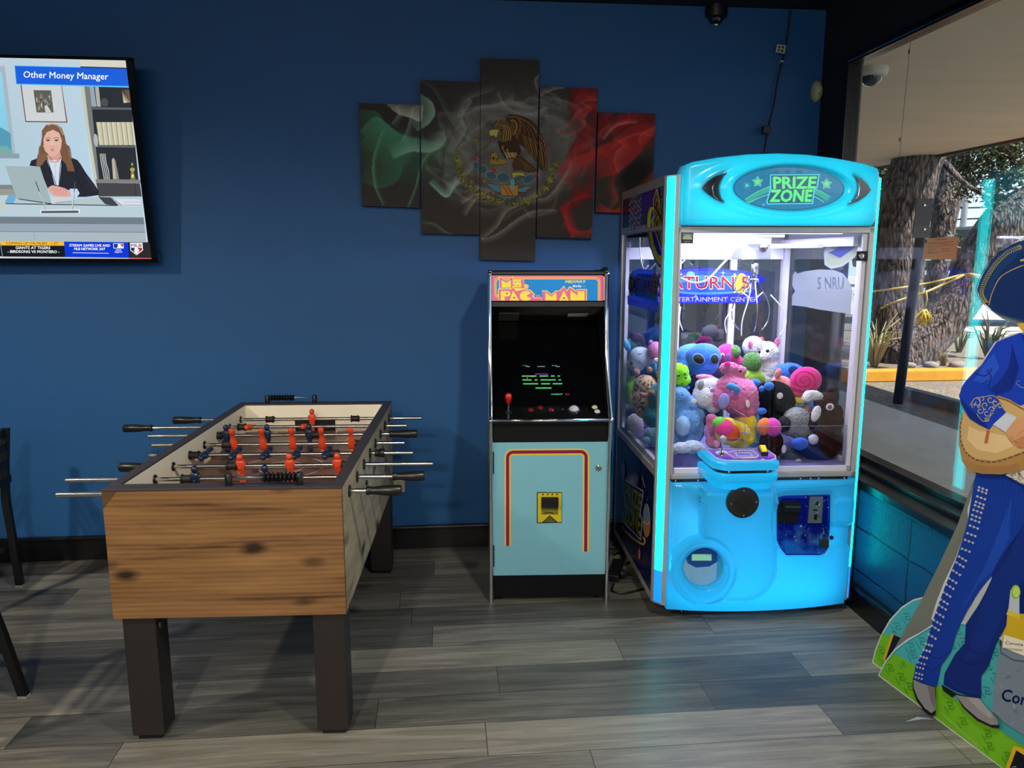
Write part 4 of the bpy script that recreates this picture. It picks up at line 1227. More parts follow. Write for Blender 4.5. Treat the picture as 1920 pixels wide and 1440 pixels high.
    for (x, y, rx, ry, ro) in ((370, 830, 9, 5, .9), (440, 880, 8, 8, .8), (555, 955, 10, 7, .4), (710, 985, 12, 9, .1), (880, 1000, 13, 6, -.6), (1040, 1000, 12, 7, -.5)):
        a.ell(*E_([(x, y)])[0], rx + .8, ry + .8, c(132, 158, 160), rot=ro); a.ell(*E_([(x, y)])[0], rx, ry, c(62, 92, 104), rot=ro)
        for q in range(9): a.ell(E_([(x, y)])[0][0] + rg.uniform(-.6, .6) * rx, E_([(x, y)])[0][1] + rg.uniform(-.6, .6) * ry, .6, .6, c(26, 40, 48), seg=6)
    a.poly(E_([(820, 925), (880, 920), (960, 925), (990, 965), (900, 970), (840, 1000)]), c(178, 160, 62)); a.curve(E_([(840, 1000), (880, 965), (940, 965), (990, 990)]), 1.4, c(22, 24, 24))
    a.poly(E_([(670, 1075), (905, 1080), (895, 1220), (680, 1215)]), c(170, 118, 54)); a.line(E_([(700, 1085), (780, 1210)]), 1.6, c(110, 66, 34)); a.line(E_([(750, 1085), (830, 1210)]), 1.6, c(110, 66, 34))
    a.line(E_([(670, 1075), (905, 1080), (895, 1220), (680, 1215)]), 1.2, c(90, 52, 28), closed=True)
    a.poly(E_([(800, 1010), (850, 1000), (850, 1130), (800, 1130)]), c(104, 150, 158))
    for x, y in ((330, 725), (360, 755), (585, 870), (590, 900), (1115, 970), (1130, 950)): a.ell(*E_([(x, y)])[0], 2.8, 2.6, c(156, 54, 50))
    for x, y in ((345, 505), (370, 510)): a.ell(*E_([(x, y)])[0], 4, 2.2, c(150, 112, 52))
for idx in (1, 2, 3):
    t, cn = canv[idx]
    a = Crest(pxmap(t, (0, CYF, 0), (0, 1, 0)), (0, -1, 0), (788, 901.5, 1010)[idx - 1], (899, 1007.5, 1120)[idx - 1])
    draw_crest(a); a.build('printed_crest', CNV, t)

# ================================================================ SMALL THINGS ON THE WALL
q = onY(1530, 172, 4.09)
t = thing('motion_sensor', 'cream motion sensor high on the blue wall beside the window', 'motion sensor', (q.x, WY, q.z))
m = MB(); m.sph((0, -0.006, 0), (0.031, 0.042, 0.056), 24, 16)
for v in m.bm.verts: v.co.y = min(v.co.y, -0.001)
CREAM = pm('aged_cream_plastic', c(196, 184, 146), 0.45)
m.build('case', CREAM, t, smooth=True)
m = MB(); m.grid(lambda u, v: Vector(((u - 0.5) * 0.036, -0.046 + 0.014 * (2 * u - 1) ** 2, -0.002 + 0.028 * v)), 10, 6)
m.build('lens', pm('frosted_lens', c(176, 170, 160), 0.15), t)
m = MB(); m.cyl((-0.002, -0.046, -0.018), (-0.002, -0.0475, -0.018), 0.0035, 10); m.build('indicator', BLACK, t)

q = onY(747, 905, 4.09)
t = thing('wall_outlet', 'pale wall outlet plate low on the blue wall behind the game table', 'outlet', (q.x, WY, q.z))
m = MB(); m.box(-0.034, 0.034, -0.008, -0.0005, -0.056, 0.056, 0.003); m.build('cover_plate', pm('aged_white_plate', c(178, 172, 150), 0.4), t)
for z in (-0.02, 0.02):
    m = MB(); m.box(-0.014, 0.014, -0.0105, -0.008, z - 0.014, z + 0.014, 0.002); rc = m.build('receptacle', CREAM, t)
    m = MB(); m.box(-0.007, -0.005, -0.0112, -0.0105, z - 0.004, z + 0.006); m.box(0.005, 0.007, -0.0112, -0.0105, z - 0.004, z + 0.006); m.build('slot', BLACK, rc)
m = MB(); m.cyl((0, -0.008, 0), (0, -0.0096, 0), 0.003, 8); m.build('screw', STEEL, t)

# cable dropping from the ceiling behind the claw machine, with its tag
t = thing('hanging_cable', 'black cable hanging from the ceiling down behind the glowing cabinet', 'cable', tuple(onY(1483, 5, 4.05)))
pts = [L(t, onY(x, y, Y_)) for x, y, Y_ in ((1484, -8, 4.06), (1480, 40, 4.07), (1472, 92, 4.075), (1458, 150, 4.075), (1451, 195, 4.07), (1440, 240, 4.06), (1432, 290, 4.04), (1426, 340, 4.03))]
m = MB(); m.tube(spline([tuple(p) for p in pts], 6), 0.0042, 8); m.build('cord', BLACK, t)
m = MB(); q = L(t, onY(1436, 244, 4.05)); m.box(q.x - 0.020, q.x + 0.020, q.y - 0.02, q.y + 0.012, q.z - 0.02, q.z + 0.02, 0.004); m.build('inline_box', BLACK, t)
a = Art(pxmap(t, (0, 4.055, 0), (0, 1, 0)), (0, -1, 0))
a.poly([(1457, 83), (1474, 85), (1471, 101), (1454, 98)], c(196, 196, 186))
for (x, y, w_, h_) in ((1459, 86, 4, 5), (1465, 86, 5, 5), (1458, 92.5, 4.5, 4), (1464, 93, 5, 5)): a.rect(x, y, x + w_, y + h_, c(70, 78, 84))
o = a.build('paper_tag', PRINT, t); o.modifiers.new('thick', 'SOLIDIFY').thickness = 0.0004
q = onY(1466, 115, 4.07); m = MB(); m.box(q.x - .006, q.x + .006, q.y - 0.006, WY, q.z - .004, q.z + .004, .002)
tag(m.build('cable_clip', WHITEP), 'small white cable clip below the paper tag on the wall', 'clip')

# notice taped on the window glass, wire hanging outside
GLI = GX - 0.001
t = thing('paper_notice', 'orange printed notice taped to the window glass', 'notice', tuple(onX(1765, 488, GLI)))
a = Art(pxmap(t, (GLI, 0, 0), (1, 0, 0)), (-1, 0, 0)); a.k = 20
N_ = lambda pts: [(1560 + x / 2.4, y / 2.4) for x, y in pts]
a.poly(N_([(418, 1074), (567, 1064), (560, 1168), (412, 1168)]), c(206, 96, 60))
for i, (x0, x1, y) in enumerate(((465, 515, 1080), (432, 548, 1092), (432, 520, 1100), (500, 550, 1104), (430, 500, 1112), (430, 470, 1124), (492, 535, 1122), (430, 460, 1134), (492, 530, 1132), (430, 480, 1140))):
    a.line(N_([(x0, y), (x1, y - 4)]), 0.9 if i else 1.6, c(120, 50, 34))
a.poly(N_([(420, 1080), (428, 1079), (427, 1094), (420, 1095)]), c(50, 30, 26))
a.build('paper', art_mat('notice_paper', 0, 0.7), t)
for (x, y) in ((432, 1170), (522, 1171), (535, 1060)):
    a = Art(pxmap(t, (GLI - 0.0015, 0, 0), (1, 0, 0)), (-1, 0, 0)); a.rect(*N_([(x - 14, y - 4)])[0], *N_([(x + 14, y + 3)])[0], c(210, 210, 214)); a.build('tape_strip', PRINTG, t)
m = MB(); _w = onX(1708, 72, 2.4); m.tube([Vector((_w.x, _w.y, 3.002)), _w, onX(1697, 180, 2.4), onX(1686, 300, 2.4), onX(1683, 350, 2.4)], 0.0012, 5)
for (x, y) in ((1704, 97), (1687, 262)): m.sph(onX(x, y, 2.4), (0.004, 0.004, 0.012), 8, 6)
tag(m.build('hanging_wire', pm('thin_wire', c(90, 84, 76), 0.5)), 'thin wire hanging down outside the window from the canopy', 'wire')

# ================================================================ FOOSBALL TABLE
FX, FY_, FA = -0.678, 3.14, R(-2.6)
ft = thing('foosball_table', 'foosball table with golden oak body and dark square legs', 'game table', (FX, FY_, 0), FA)
HW, HL, ZT, ZB = 0.3775, 0.7275, 0.885, 0.447
def wood_mat(name, light_, mid, dark, axis, sc=1.0):
    m = bpy.data.materials.new(name); m.use_nodes = True
    n, l = m.node_tree.nodes, m.node_tree.links
    b = n['Principled BSDF']
    tc = n.new('ShaderNodeTexCoord'); mp = n.new('ShaderNodeMapping')
    mp.inputs['Scale'].default_value = {'x': (1.1 * sc, 8, 12 * sc), 'y': (8, 1.6 * sc, 9 * sc)}[axis]
    l.new(tc.outputs['Object'], mp.inputs[0])
    n1 = n.new('ShaderNodeTexNoise'); n1.inputs['Scale'].default_value = 1.5; n1.inputs['Detail'].default_value = 8; n1.inputs['Roughness'].default_value = 0.6; n1.inputs['Distortion'].default_value = 0.7
    l.new(mp.outputs[0], n1.inputs['Vector'])
    wv = n.new('ShaderNodeTexWave'); wv.bands_direction = 'Z'; wv.inputs['Scale'].default_value = 1.6; wv.inputs['Distortion'].default_value = 5; wv.inputs['Detail'].default_value = 4; wv.inputs['Detail Scale'].default_value = 0.7
    l.new(mp.outputs[0], wv.inputs['Vector'])
    ad = n.new('ShaderNodeMath'); ad.operation = 'MULTIPLY_ADD'; ad.inputs[1].default_value = 0.13
    l.new(wv.outputs['Fac'], ad.inputs[0]); l.new(n1.outputs['Fac'], ad.inputs[2])
    rp = n.new('ShaderNodeValToRGB'); e = rp.color_ramp.elements
    e[0].position = 0.30; e[0].color = (*dark, 1); e[1].position = 0.80; e[1].color = (*light_, 1)
    x = e.new(0.50); x.color = (*mid, 1)
    l.new(ad.outputs[0], rp.inputs[0])
    # knots
    mp2 = n.new('ShaderNodeMapping'); mp2.inputs['Scale'].default_value = {'x': (4.2, 2, 8.5), 'y': (2, 3.2, 7)}[axis]; mp2.inputs['Location'].default_value = (0.35, 0, 0.3)
    l.new(tc.outputs['Object'], mp2.inputs[0])
    ds = n.new('ShaderNodeVectorMath'); ds.operation = 'MULTIPLY_ADD'; ds.inputs[1].default_value = (0.25, 0.25, 0.25)
    l.new(n1.outputs['Color'], ds.inputs[0]); l.new(mp2.outputs[0], ds.inputs[2])
    vo = n.new('ShaderNodeTexVoronoi'); vo.inputs['Scale'].default_value = 1.0; l.new(ds.outputs[0], vo.inputs['Vector'])
    r2 = n.new('ShaderNodeValToRGB'); r2.color_ramp.elements[0].position = 0.07; r2.color_ramp.elements[0].color = (1, 1, 1, 1); r2.color_ramp.elements[1].position = 0.24; r2.color_ramp.elements[1].color = (0, 0, 0, 1)
    l.new(vo.outputs['Distance'], r2.inputs[0])
    mx = n.new('ShaderNodeMix'); mx.data_type = 'RGBA'; mx.inputs[7].default_value = (*[v * 0.45 for v in dark], 1)
    l.new(r2.outputs[0], mx.inputs[0]); l.new(rp.outputs[0], mx.inputs[6])
    l.new(mx.outputs[2], b.inputs['Base Color'])
    b.inputs['Roughness'].default_value = 0.42
    return m
OAKF = wood_mat('golden_oak_laminate', c(146, 108, 66), c(118, 84, 50), c(62, 40, 22), 'x')
OAKS = wood_mat('grey_oak_laminate', c(200, 176, 140), c(164, 142, 112), c(84, 68, 52), 'y', 1.4)
RAIL = pm('dark_rail_laminate', c(58, 52, 56), 0.5, noise_amt=0.1)
LEGM = pm('dark_brown_leg_laminate', c(34, 29, 26), 0.5, noise_amt=0.15, nscale=20)
INNER = pm('cream_inner_wall', c(244, 238, 218), 0.5, noise_amt=0.06)
m = MB(); m.box(-HW, HW, -HL, -HL + 0.022, ZB, ZT - 0.004, 0.001, 1); pf = m.build('end_panel', OAKF, ft)
m = MB(); m.box(-HW, HW, HL - 0.022, HL, ZB, ZT - 0.004, 0.001, 1); m.build('end_panel', OAKF, ft)
for s_ in (-1, 1):
    m = MB(); m.box(*(sorted((s_ * HW, s_ * (HW - 0.02)))), -HL + 0.022, HL - 0.022, ZB, ZT - 0.004); m.build('side_panel', OAKS, ft)
m = MB(); m.box(-HW + 0.02, HW - 0.02, -HL + 0.022, HL - 0.022, ZB + 0.01, ZB + 0.03); m.build('bottom_panel', LEGM, ft)
RW, RE = 0.036, 0.056
m = MB()
m.box(-HW - 0.002, HW + 0.002, -HL - 0.002, -HL + RE, ZT - 0.004, ZT + 0.003, 0.001, 1)
m.box(-HW - 0.002, HW + 0.002, HL - RE, HL + 0.002, ZT - 0.004, ZT + 0.003, 0.001, 1)
m.box(-HW - 0.002, -HW + RW, -HL + RE, HL - RE, ZT - 0.004, ZT + 0.003, 0.001, 1)
m.box(HW - RW, HW + 0.002, -HL + RE, HL - RE, ZT - 0.004, ZT + 0.003, 0.001, 1)
m.build('top_rail', RAIL, ft)
ZF = 0.748
m = MB()
m.box(-HW + 0.02, -HW + RW, -HL + 0.022, HL - 0.022, ZF - 0.03, ZT - 0.004); m.box(HW - RW, HW - 0.02, -HL + 0.022, HL - 0.022, ZF - 0.03, ZT - 0.004)
m.box(-HW + RW, HW - RW, -HL + 0.022, -HL + RE, ZF - 0.03, ZT - 0.004); m.box(-HW + RW, HW - RW, HL - RE, HL - 0.022, ZF - 0.03, ZT - 0.004)
m.build('inner_wall', INNER, ft)
m = MB(); m.box(-HW + RW, HW - RW, -HL + RE, HL - RE, ZF - 0.012, ZF); m.build('playing_field', pm('brown_playing_field', c(112, 78, 62), 0.35, noise_amt=0.1, nscale=6), ft)
a = Art(wmap((0, 0, ZF + 0.0004), (1, 0, 0), (0, 1, 0)), (0, 0, 1))
WHT = c(214, 204, 184)
a.line([(-0.32, 0), (0.32, 0)], 0.006, WHT)
a.line([(0.09 * math.cos(2 * PI * k / 40), 0.09 * math.sin(2 * PI * k / 40)) for k in range(40)], 0.007, WHT, closed=True)
a.line([(0.17 * math.cos(2 * PI * k / 48), 0.17 * math.sin(2 * PI * k / 48)) for k in range(48)], 0.006, WHT, closed=True)
for s_ in (-1, 1):
    a.line([(-0.11, s_ * 0.66), (-0.11, s_ * 0.56), (0.11, s_ * 0.56), (0.11, s_ * 0.66)], 0.007, WHT)
    a.line([(-0.19, s_ * 0.66), (-0.19, s_ * 0.46), (0.19, s_ * 0.46), (0.19, s_ * 0.66)], 0.007, WHT)
    a.line([(0.08 * math.cos(k) , s_ * (0.46 - 0.06 * math.sin(k))) for k in [PI * i / 12 for i in range(13)]], 0.006, WHT)
# lettering-like mark near the camera end
for k in range(6):
    a.poly([(-0.06 + k * 0.022, -0.29), (-0.045 + k * 0.022, -0.29), (-0.038 + k * 0.022, -0.23), (-0.053 + k * 0.022, -0.23)], WHT)
a.curve([(0.08, -0.235), (0.11, -0.245), (0.105, -0.285), (0.08, -0.30)], 0.012, WHT)
a.build('field_marking', art_mat('field_paint', 0, 0.35), ft)
# goal mouth in each end wall
for s_ in (-1, 1):
    m = MB()
    y = s_ * (HL - RE)
    pts = [(-0.10, 0), (0.10, 0), (0.10, 0.055), (0.088, 0.07), (-0.088, 0.07), (-0.10, 0.055)]
    m.prism(pts, (0, y - s_ * 0.0015, ZF), (1, 0, 0), (0, 0, 1), (0, s_ * 0.003, 0)); m.build('goal_mouth', BLACK, ft)
# legs with adjustable feet
for sx in (-1, 1):
    for sy in (-1, 1):
        x0, x1 = sorted((sx * (HW - 0.022), sx * (HW - 0.128))); y0, y1 = sorted((sy * (HL - 0.012), sy * (HL - 0.108)))
        if sx > 0: x0, x1 = x0 + 0.014, x1 + 0.014
        m = MB(); m.box(x0, x1, y0, y1, 0.018, ZB + (0.06 if 0 else 0), 0.003); lg = m.build('leg', LEGM, ft)
        m = MB(); m.box(x0 + 0.014, x1 - 0.014, y0 + 0.014, y1 - 0.014, 0.0, 0.018); m.build('foot_pad', BLACK, lg)
# corner bracket chip on the near left corner
m = MB(); m.prism([(0, 0), (0.045, 0), (0, -0.055)], (-HW + 0.001, -HL - 0.0012, ZT - 0.006), (1, 0, 0), (0, 0, 1), (0, 0.0015, 0)); m.build('corner_cap', pm('worn_brown_corner', c(84, 60, 36), 0.5, noise_amt=0.5, nscale=50), ft)
# wall bolts on the leg side
m = MB(); p = (-HW + 0.022 + 0.106, -HL + 0.05, 0.40); m.lathe([(0.001, 0), (0.013, 0), (0.012, 0.003), (0.006, 0.004)], p, (1, 0, 0), 16)
m.build('leg_bolt', pm('dull_brass', c(120, 104, 70), 0.4, 0.8), ft)
# bumper scorers
SC_BL = pm('scorer_black', c(14, 14, 16), 0.3)
def scorer(y, x0, x1, nb, bead0, z=ZT + 0.003):
    r0 = MB(); r0.cyl((x0, y, z + 0.026), (x1, y, z + 0.026), 0.0028, 10); ro = r0.build('scorer_rod', STEEL, ft)
    for x in (x0, x1):
        m = MB(); m.lathe([(0.012, 0), (0.012, 0.036), (0.010, 0.039)], (x, y, z), (0, 0, 1), 18); m.build('scorer_post', SC_BL, ro, smooth='auto')
    for k in range(nb):
        x = bead0 + k * 0.0133
        m = MB(); m.lathe([(0.003, -0.006), (0.011, -0.0055), (0.0165, -0.001), (0.0165, 0.001), (0.011, 0.0055), (0.003, 0.006)], (x, y, z + 0.026), (1, 0, 0), 16); m.build('scorer_bead', SC_BL, ro, smooth='auto')
def fx(px, py, yl, z):      # local x of a picture point at given local depth
    return L(ft, onY(px, py, FY_ + yl)).x
scorer(-HL + 0.026, fx(423, 897, -HL, .9), fx(559, 895, -HL, .9), 9, fx(493, 892, -HL, .9))
scorer(HL - 0.026, fx(503, 750, HL, .9), fx(592, 749, HL, .9), 9, fx(511, 750, HL, .9))

RED = pm('orange_red_player', c(214, 70, 38), 0.35, noise_amt=0.06, spec=0.5)
NAVY = pm('navy_player', c(22, 38, 66), 0.3, noise_amt=0.08)
GRIP = pm('black_handle_grip', c(20, 21, 20), 0.35, noise_amt=0.15)
ZR = 0.828
_man_cache = {}
def man_mesh(col):
    if col in _man_cache: return _man_cache[col]
    m = MB()
    # torso as tapered rounded column, arms folded, foot block; head up +z, pivot at rod
    def rr(z, hx, hy, cy=0.0):
        pts = []
        for k in range(16):
            a_ = 2 * PI * k / 16; e_ = 0.6
            pts.append(Vector((hx * math.copysign(abs(math.cos(a_)) ** e_, math.cos(a_)), cy + hy * math.copysign(abs(math.sin(a_)) ** e_, math.sin(a_)), z)))
        return pts
    m.skin([rr(-0.078, .0105, .006), rr(-0.076, .0115, .008), rr(-0.058, .0115, .0085), rr(-0.055, .009, .0065), rr(-0.030, .0095, .008), rr(-0.020, .0135, .011), rr(0.0, .0150, .0135), rr(0.016, .0165, .0125), rr(0.023, .0125, .010), rr(0.026, .007, .007)])
    m.sph((0, 0, 0.037), (0.0125, 0.0125, 0.0138), 16, 10)
    m.sph((-0.0155, -0.002, 0.006), (0.005, 0.007, 0.013), 10, 8); m.sph((0.0155, -0.002, 0.006), (0.005, 0.007, 0.013), 10, 8)
    m.cyl((0, -0.0155, -0.004), (0, -0.0125, -0.004), 0.0035, 10)
    bmesh.ops.recalc_face_normals(m.bm, faces=m.bm.faces[:])
    me = bpy.data.meshes.new('foosball_player'); m.bm.to_mesh(me); m.bm.free()
    for p in me.polygons: p.use_smooth = True
    me.materials.append(col); _man_cache[col] = me
    return me
def rod(idx, col, men, rot, left, right, lh, rh, bumps, y_px):
    """men: list of px x; left/right: (px, py) ends; lh/rh: px ranges of the handles"""
    yl = -HL + RE + 0.085 + idx * (2 * (HL - RE) - 0.17) / 7
    xl, xr = fx(*left, yl, ZR), fx(*right, yl, ZR)
    m = MB(); m.cyl((xl, yl, ZR), (xr, yl, ZR), 0.0078, 16); ro = m.build('rod', STEEL, ft, smooth='auto')
    for px in men:
        x = fx(px, y_px, yl, ZR)
        o = bpy.data.objects.new('player_figure', man_mesh(col)); COL.objects.link(o); o.parent = ro
        o.location = (x, yl, ZR); o.rotation_euler = (R(rot), 0, 0)
    for h, s_ in ((lh, -1), (rh, 1)):
        if not h: continue
        xa, xb = fx(h[0], y_px, yl, ZR), fx(h[1], y_px, yl, ZR)
        Ln = abs(xb - xa)
        m = MB(); m.lathe([(0.008, 0), (0.0150, 0.0), (0.0165, 0.006), (0.0145, 0.012), (0.0135, 0.02), (0.0155, Ln * 0.35), (0.0185, Ln * 0.55), (0.0185, Ln - 0.004), (0.016, Ln)], (xa, yl, ZR), (s_, 0, 0), 12)
        m.build('handle', GRIP, ro, smooth='auto')
    for px in bumps:
        x = fx(px, y_px, yl, ZR)
        m = MB(); m.lathe([(0.008, -0.019), (0.0175, -0.019), (0.0175, -0.015), (0.0145, -0.014), (0.0145, 0.012), (0.0175, 0.013), (0.0175, 0.017), (0.013, 0.019), (0.0125, 0.023), (0.009, 0.024)], (x, yl, ZR), (1, 0, 0), 20)
        m.build('rubber_bumper', pm('black_rubber', c(18, 18, 18), 0.6), ro, smooth='auto')
    for s_ in (-1, 1):
        m = MB()
        m.lathe([(0.008, 0), (0.021, 0), (0.021, 0.003), (0.015, 0.006), (0.009, 0.007)], (s_ * HW, yl, ZR), (s_, 0, 0), 20)
        m.build('rod_bearing', BLACK, ft, smooth='auto')
        m = MB(); m.lathe([(0.008, 0), (0.018, 0), (0.016, 0.004), (0.009, 0.006)], (s_ * (HW - RW), yl, ZR), (-s_, 0, 0), 20)
        m.build('inner_bearing', BLACK, ft, smooth='auto')
rod(0, NAVY, [387], -78, (95, 905), (690, 895), None, (688, 754), [272, 262], 900)
rod(1, NAVY, [363, 497], 6, (113, 882), (742, 875), None, (737, 797), [347, 515], 878)
rod(2, RED, [450, 544, 634], 14, (284, 860), (812, 852), (284, 217), None, [433, 651], 857)
rod(3, NAVY, [380, 437, 497, 555, 613], 95, (274, 841), (775, 835), None, (704, 722), [362, 627], 837)
rod(4, RED, [437, 493, 549, 605, 660], 200, (280, 824), (759, 819), None, None, [424, 676], 822)
rod(5, NAVY, [422, 500, 580], 4, (272, 809), (735, 805), None, (731, 783), [405, 594], 806)
rod(6, RED, [466, 571], 80, (280, 795), (763, 790), (279, 224), None, [452], 793)
rod(7, RED, [585], 0, (373, 781), (791, 777), (373, 320), None, [505, 666], 779)
# ball return knob under the rods on the right side
for (px, py) in ((686, 905), (715, 848)):
    q = L(ft, onp(px, py, frame_of(ft) @ Vector((HW, 0, 0)), frame_of(ft).to_3x3() @ Vector((1, 0, 0))))
    m = MB(); m.lathe([(0.004, 0), (0.010, 0.001), (0.010, 0.006), (0.004, 0.008)], (HW, q.y, q.z), (1, 0, 0), 14); m.build('side_bolt', BLACK, ft)

# ================================================================ ARCADE CABINET
AW = 0.563
ac = thing('arcade_cabinet', 'upright black arcade cabinet with light blue front and bright marquee', 'arcade machine', (0.200, 3.369, 0), R(-3.4))
MA = frame_of(ac); RA = MA.to_3x3()
SIDE = pm('black_cabinet_side', c(18, 18, 21), 0.4)
prof = [(0.0, 0.0), (0.0, 0.865), (-0.014, 0.888)] + [tuple(p) for p in spline([(-0.014, 0.888), (0.022, 0.935), (0.078, 1.02), (0.128, 1.12), (0.162, 1.22), (0.182, 1.33), (0.190, 1.45), (0.192, 1.548)], 5)][1:]
full = prof + [(0.56, 1.548), (0.56, 0.0)]
for s_, x in ((0, 0.0), (1, AW - 0.016)):
    m = MB(); m.prism(full, (x, 0, 0), (0, 1, 0), (0, 0, 1), (0.016, 0, 0)); m.build('side_panel', SIDE, ac)
    m = MB()
    xc = x + 0.008
    w = 0.0105
    rings = []
    for i, (y, z) in enumerate(prof):
        a_, b_ = prof[max(i - 1, 0)], prof[min(i + 1, len(prof) - 1)]
        d = Vector((0, b_[0] - a_[0], b_[1] - a_[1])).normalized(); nn = Vector((0, -d.z, d.y))
        o_ = Vector((xc, y, z))
        rings.append([o_ + Vector((w * math.cos(t_), 0, 0)) + nn * (0.009 * math.sin(t_)) for t_ in [PI * k / 6 for k in range(7)]])
    m.skin(rings, smooth=True)
    m.build('edge_trim', CHROME, ac, smooth='auto')
    for (y, z, r_) in ((0.188, 1.535, 0.011), (-0.022, 0.886, 0.012)):
        m = MB(); m.sph((xc, y - 0.004, z), (r_, r_, r_), 14, 10); m.build('trim_corner', CHROME, ac)
# cheek bumps at the top right and left
m = MB(); m.prism([(0.19, 1.50), (0.192, 1.552), (0.24, 1.566), (0.32, 1.556), (0.40, 1.548), (0.40, 1.5)], (AW - 0.016, 0, 0), (0, 1, 0), (0, 0, 1), (0.016, 0, 0)); m.build('top_hood', SIDE, ac)
def pn(y): return MA @ Vector((0, y, 0)), RA @ Vector((0, 1, 0))
def apx(x, y, yl): return L(ac, onp(x, y, *pn(yl)))
X0, X1 = 0.016, AW - 0.016
BODY = pm('black_cabinet_body', c(11, 11, 14), 0.6, spec=0.2)
m = MB()
m.box(X0, X1, 0.44, 0.455, 0.86, 1.53); m.box(X0, X1, 0.20, 0.56, 1.53, 1.545); m.build('back_and_top', BODY, ac)
zt, zb_ = apx(1020, 514, .2).z, apx(1020, 566.5, .2).z
GREY = pm('dark_grey_retainer', c(52, 50, 52), 0.45)
m = MB(); m.box(X0, X1, 0.196, 0.215, zt - 0.001, 1.545); m.box(X0, X1, 0.196, 0.215, zb_ - 0.02, zb_ + 0.001); m.build('marquee_retainer', GREY, ac)
A = Art(pxmap(ac, *pn(0.2)), (0, -1, 0)); A.k = 2
Q = lambda pts: [(900 + x / 7.385, 500 + y / 7.385) for x, y in pts]
PK, YL, BL, PK2 = c(226, 110, 150), c(244, 220, 84), c(40, 136, 206), c(196, 74, 116)
A.poly(Q([(128, 122), (1728, 120), (1728, 472), (135, 474)]), c(30, 26, 30))
def rrect(x0, y0, x1, y1, r, n=8):
    pts = []
    for cx, cy, a0 in ((x1 - r, y0 + r, -PI / 2), (x1 - r, y1 - r, 0), (x0 + r, y1 - r, PI / 2), (x0 + r, y0 + r, PI)):
        pts += [(cx + r * math.cos(a0 + k * PI / 2 / n), cy + r * math.sin(a0 + k * PI / 2 / n)) for k in range(n + 1)]
    return pts
A.poly(Q(rrect(132, 124, 1728, 472, 52)), YL)
A.poly(Q(rrect(143, 127, 1718, 470, 46)), PK)
A.poly(Q(rrect(158, 130, 1700, 468, 40)), PK2); A.poly(Q(rrect(168, 133, 1690, 466, 36)), PK)
A.poly(Q([(200, 205), (215, 165), (255, 145), (1600, 145), (1645, 165), (1662, 205), (1662, 472), (242, 472), (242, 425), (205, 405)]), YL)
A.poly(Q([(209, 207), (222, 172), (258, 155), (1598, 155), (1636, 172), (1652, 207), (1652, 472), (242, 472), (242, 418), (212, 398)]), PK2)
A.poly(Q([(218, 210), (230, 180), (262, 165), (1592, 165), (1628, 180), (1643, 210), (1643, 472), (250, 472), (246, 412), (220, 390)]), YL)
A.poly(Q([(228, 212), (240, 186), (266, 174), (1588, 174), (1620, 188), (1633, 212), (1633, 472), (250, 472), (250, 400), (229, 380)]), BL)
# MS. block
A.poly(Q([(265, 128), (362, 196), (455, 128), (458, 165), (610, 165), (612, 248), (640, 240), (672, 258), (672, 285), (655, 305), (610, 305), (520, 330), (400, 300), (262, 300)]), YL)
A.poly(Q([(274, 140), (362, 205), (448, 140), (450, 176), (602, 176), (604, 262), (640, 250), (662, 270), (650, 296), (610, 298), (400, 295), (270, 293)]), PK)
for k in range(2):
    A.line(Q([(288, 166 + 4 * k), (362, 219 + 4 * k), (438, 166 + 4 * k)]), .45, PK2)
A.poly(Q([(300, 180), (362, 226), (425, 180), (428, 287), (300, 287)]), YL); A.poly(Q([(346, 168), (378, 168), (362, 184)]), c(190, 210, 150))
A.poly(Q([(455, 184), (570, 184), (570, 205), (510, 210), (570, 222), (570, 285), (452, 285), (452, 262), (520, 256), (452, 246)]), YL)
A.ell(*Q([(490, 210)])[0], 1.4, .8, PK2); A.ell(*Q([(532, 262)])[0], 1.6, .9, PK2)
A.ell(*Q([(632, 276)])[0], 3.4, 3.4, PK2); A.ell(*Q([(632, 276)])[0], 2.7, 2.7, YL)
# PAC-MAN block
A.poly(Q([(248, 305), (430, 308), (458, 275), (500, 330), (620, 305), (700, 322), (765, 388), (735, 405), (765, 425), (860, 425), (862, 472), (248, 472)]), YL)
A.poly(Q([(258, 314), (430, 317), (458, 288), (500, 340), (620, 315), (695, 332), (748, 388), (722, 405), (750, 434), (856, 434), (856, 472), (258, 472)]), PK)
A.poly(Q([(860, 330), (930, 330), (985, 380), (1050, 330), (1100, 330), (1165, 262), (1200, 330), (1240, 270), (1330, 330), (1345, 310), (1480, 310), (1480, 472), (866, 472)]), YL)
A.poly(Q([(868, 340), (925, 340), (985, 392), (1052, 340), (1108, 338), (1163, 276), (1202, 345), (1243, 286), (1330, 345), (1350, 320), (1470, 320), (1470, 472), (872, 472)]), PK)
A.poly(Q([(285, 335), (395, 335), (425, 355), (425, 392), (400, 412), (345, 415), (345, 470), (285, 470)]), YL); A.ell(*Q([(372, 370)])[0], 1.9, 1.5, PK2)
A.poly(Q([(458, 328), (545, 470), (408, 470)]), YL); A.ell(*Q([(470, 430)])[0], 2.1, 1.7, PK2)
A.poly(Q([(636, 332), (672, 340), (702, 362), (640, 402), (708, 440), (670, 470), (590, 470), (556, 436), (552, 388), (578, 350)]), YL)
A.poly(Q([(775, 392), (838, 392), (838, 416), (775, 416)]), c(232, 122, 120)); A.poly(Q([(770, 428), (858, 430), (858, 442), (770, 440)]), c(240, 160, 90))
A.poly(Q([(905, 352), (985, 412), (1060, 352), (1062, 470), (903, 470)]), YL)
A.poly(Q([(1160, 325), (1232, 470), (1092, 470)]), YL); A.ell(*Q([(1165, 435)])[0], 2.1, 1.7, PK2)
A.poly(Q([(1250, 325), (1352, 395), (1352, 338), (1448, 338), (1448, 470), (1250, 470)]), YL)
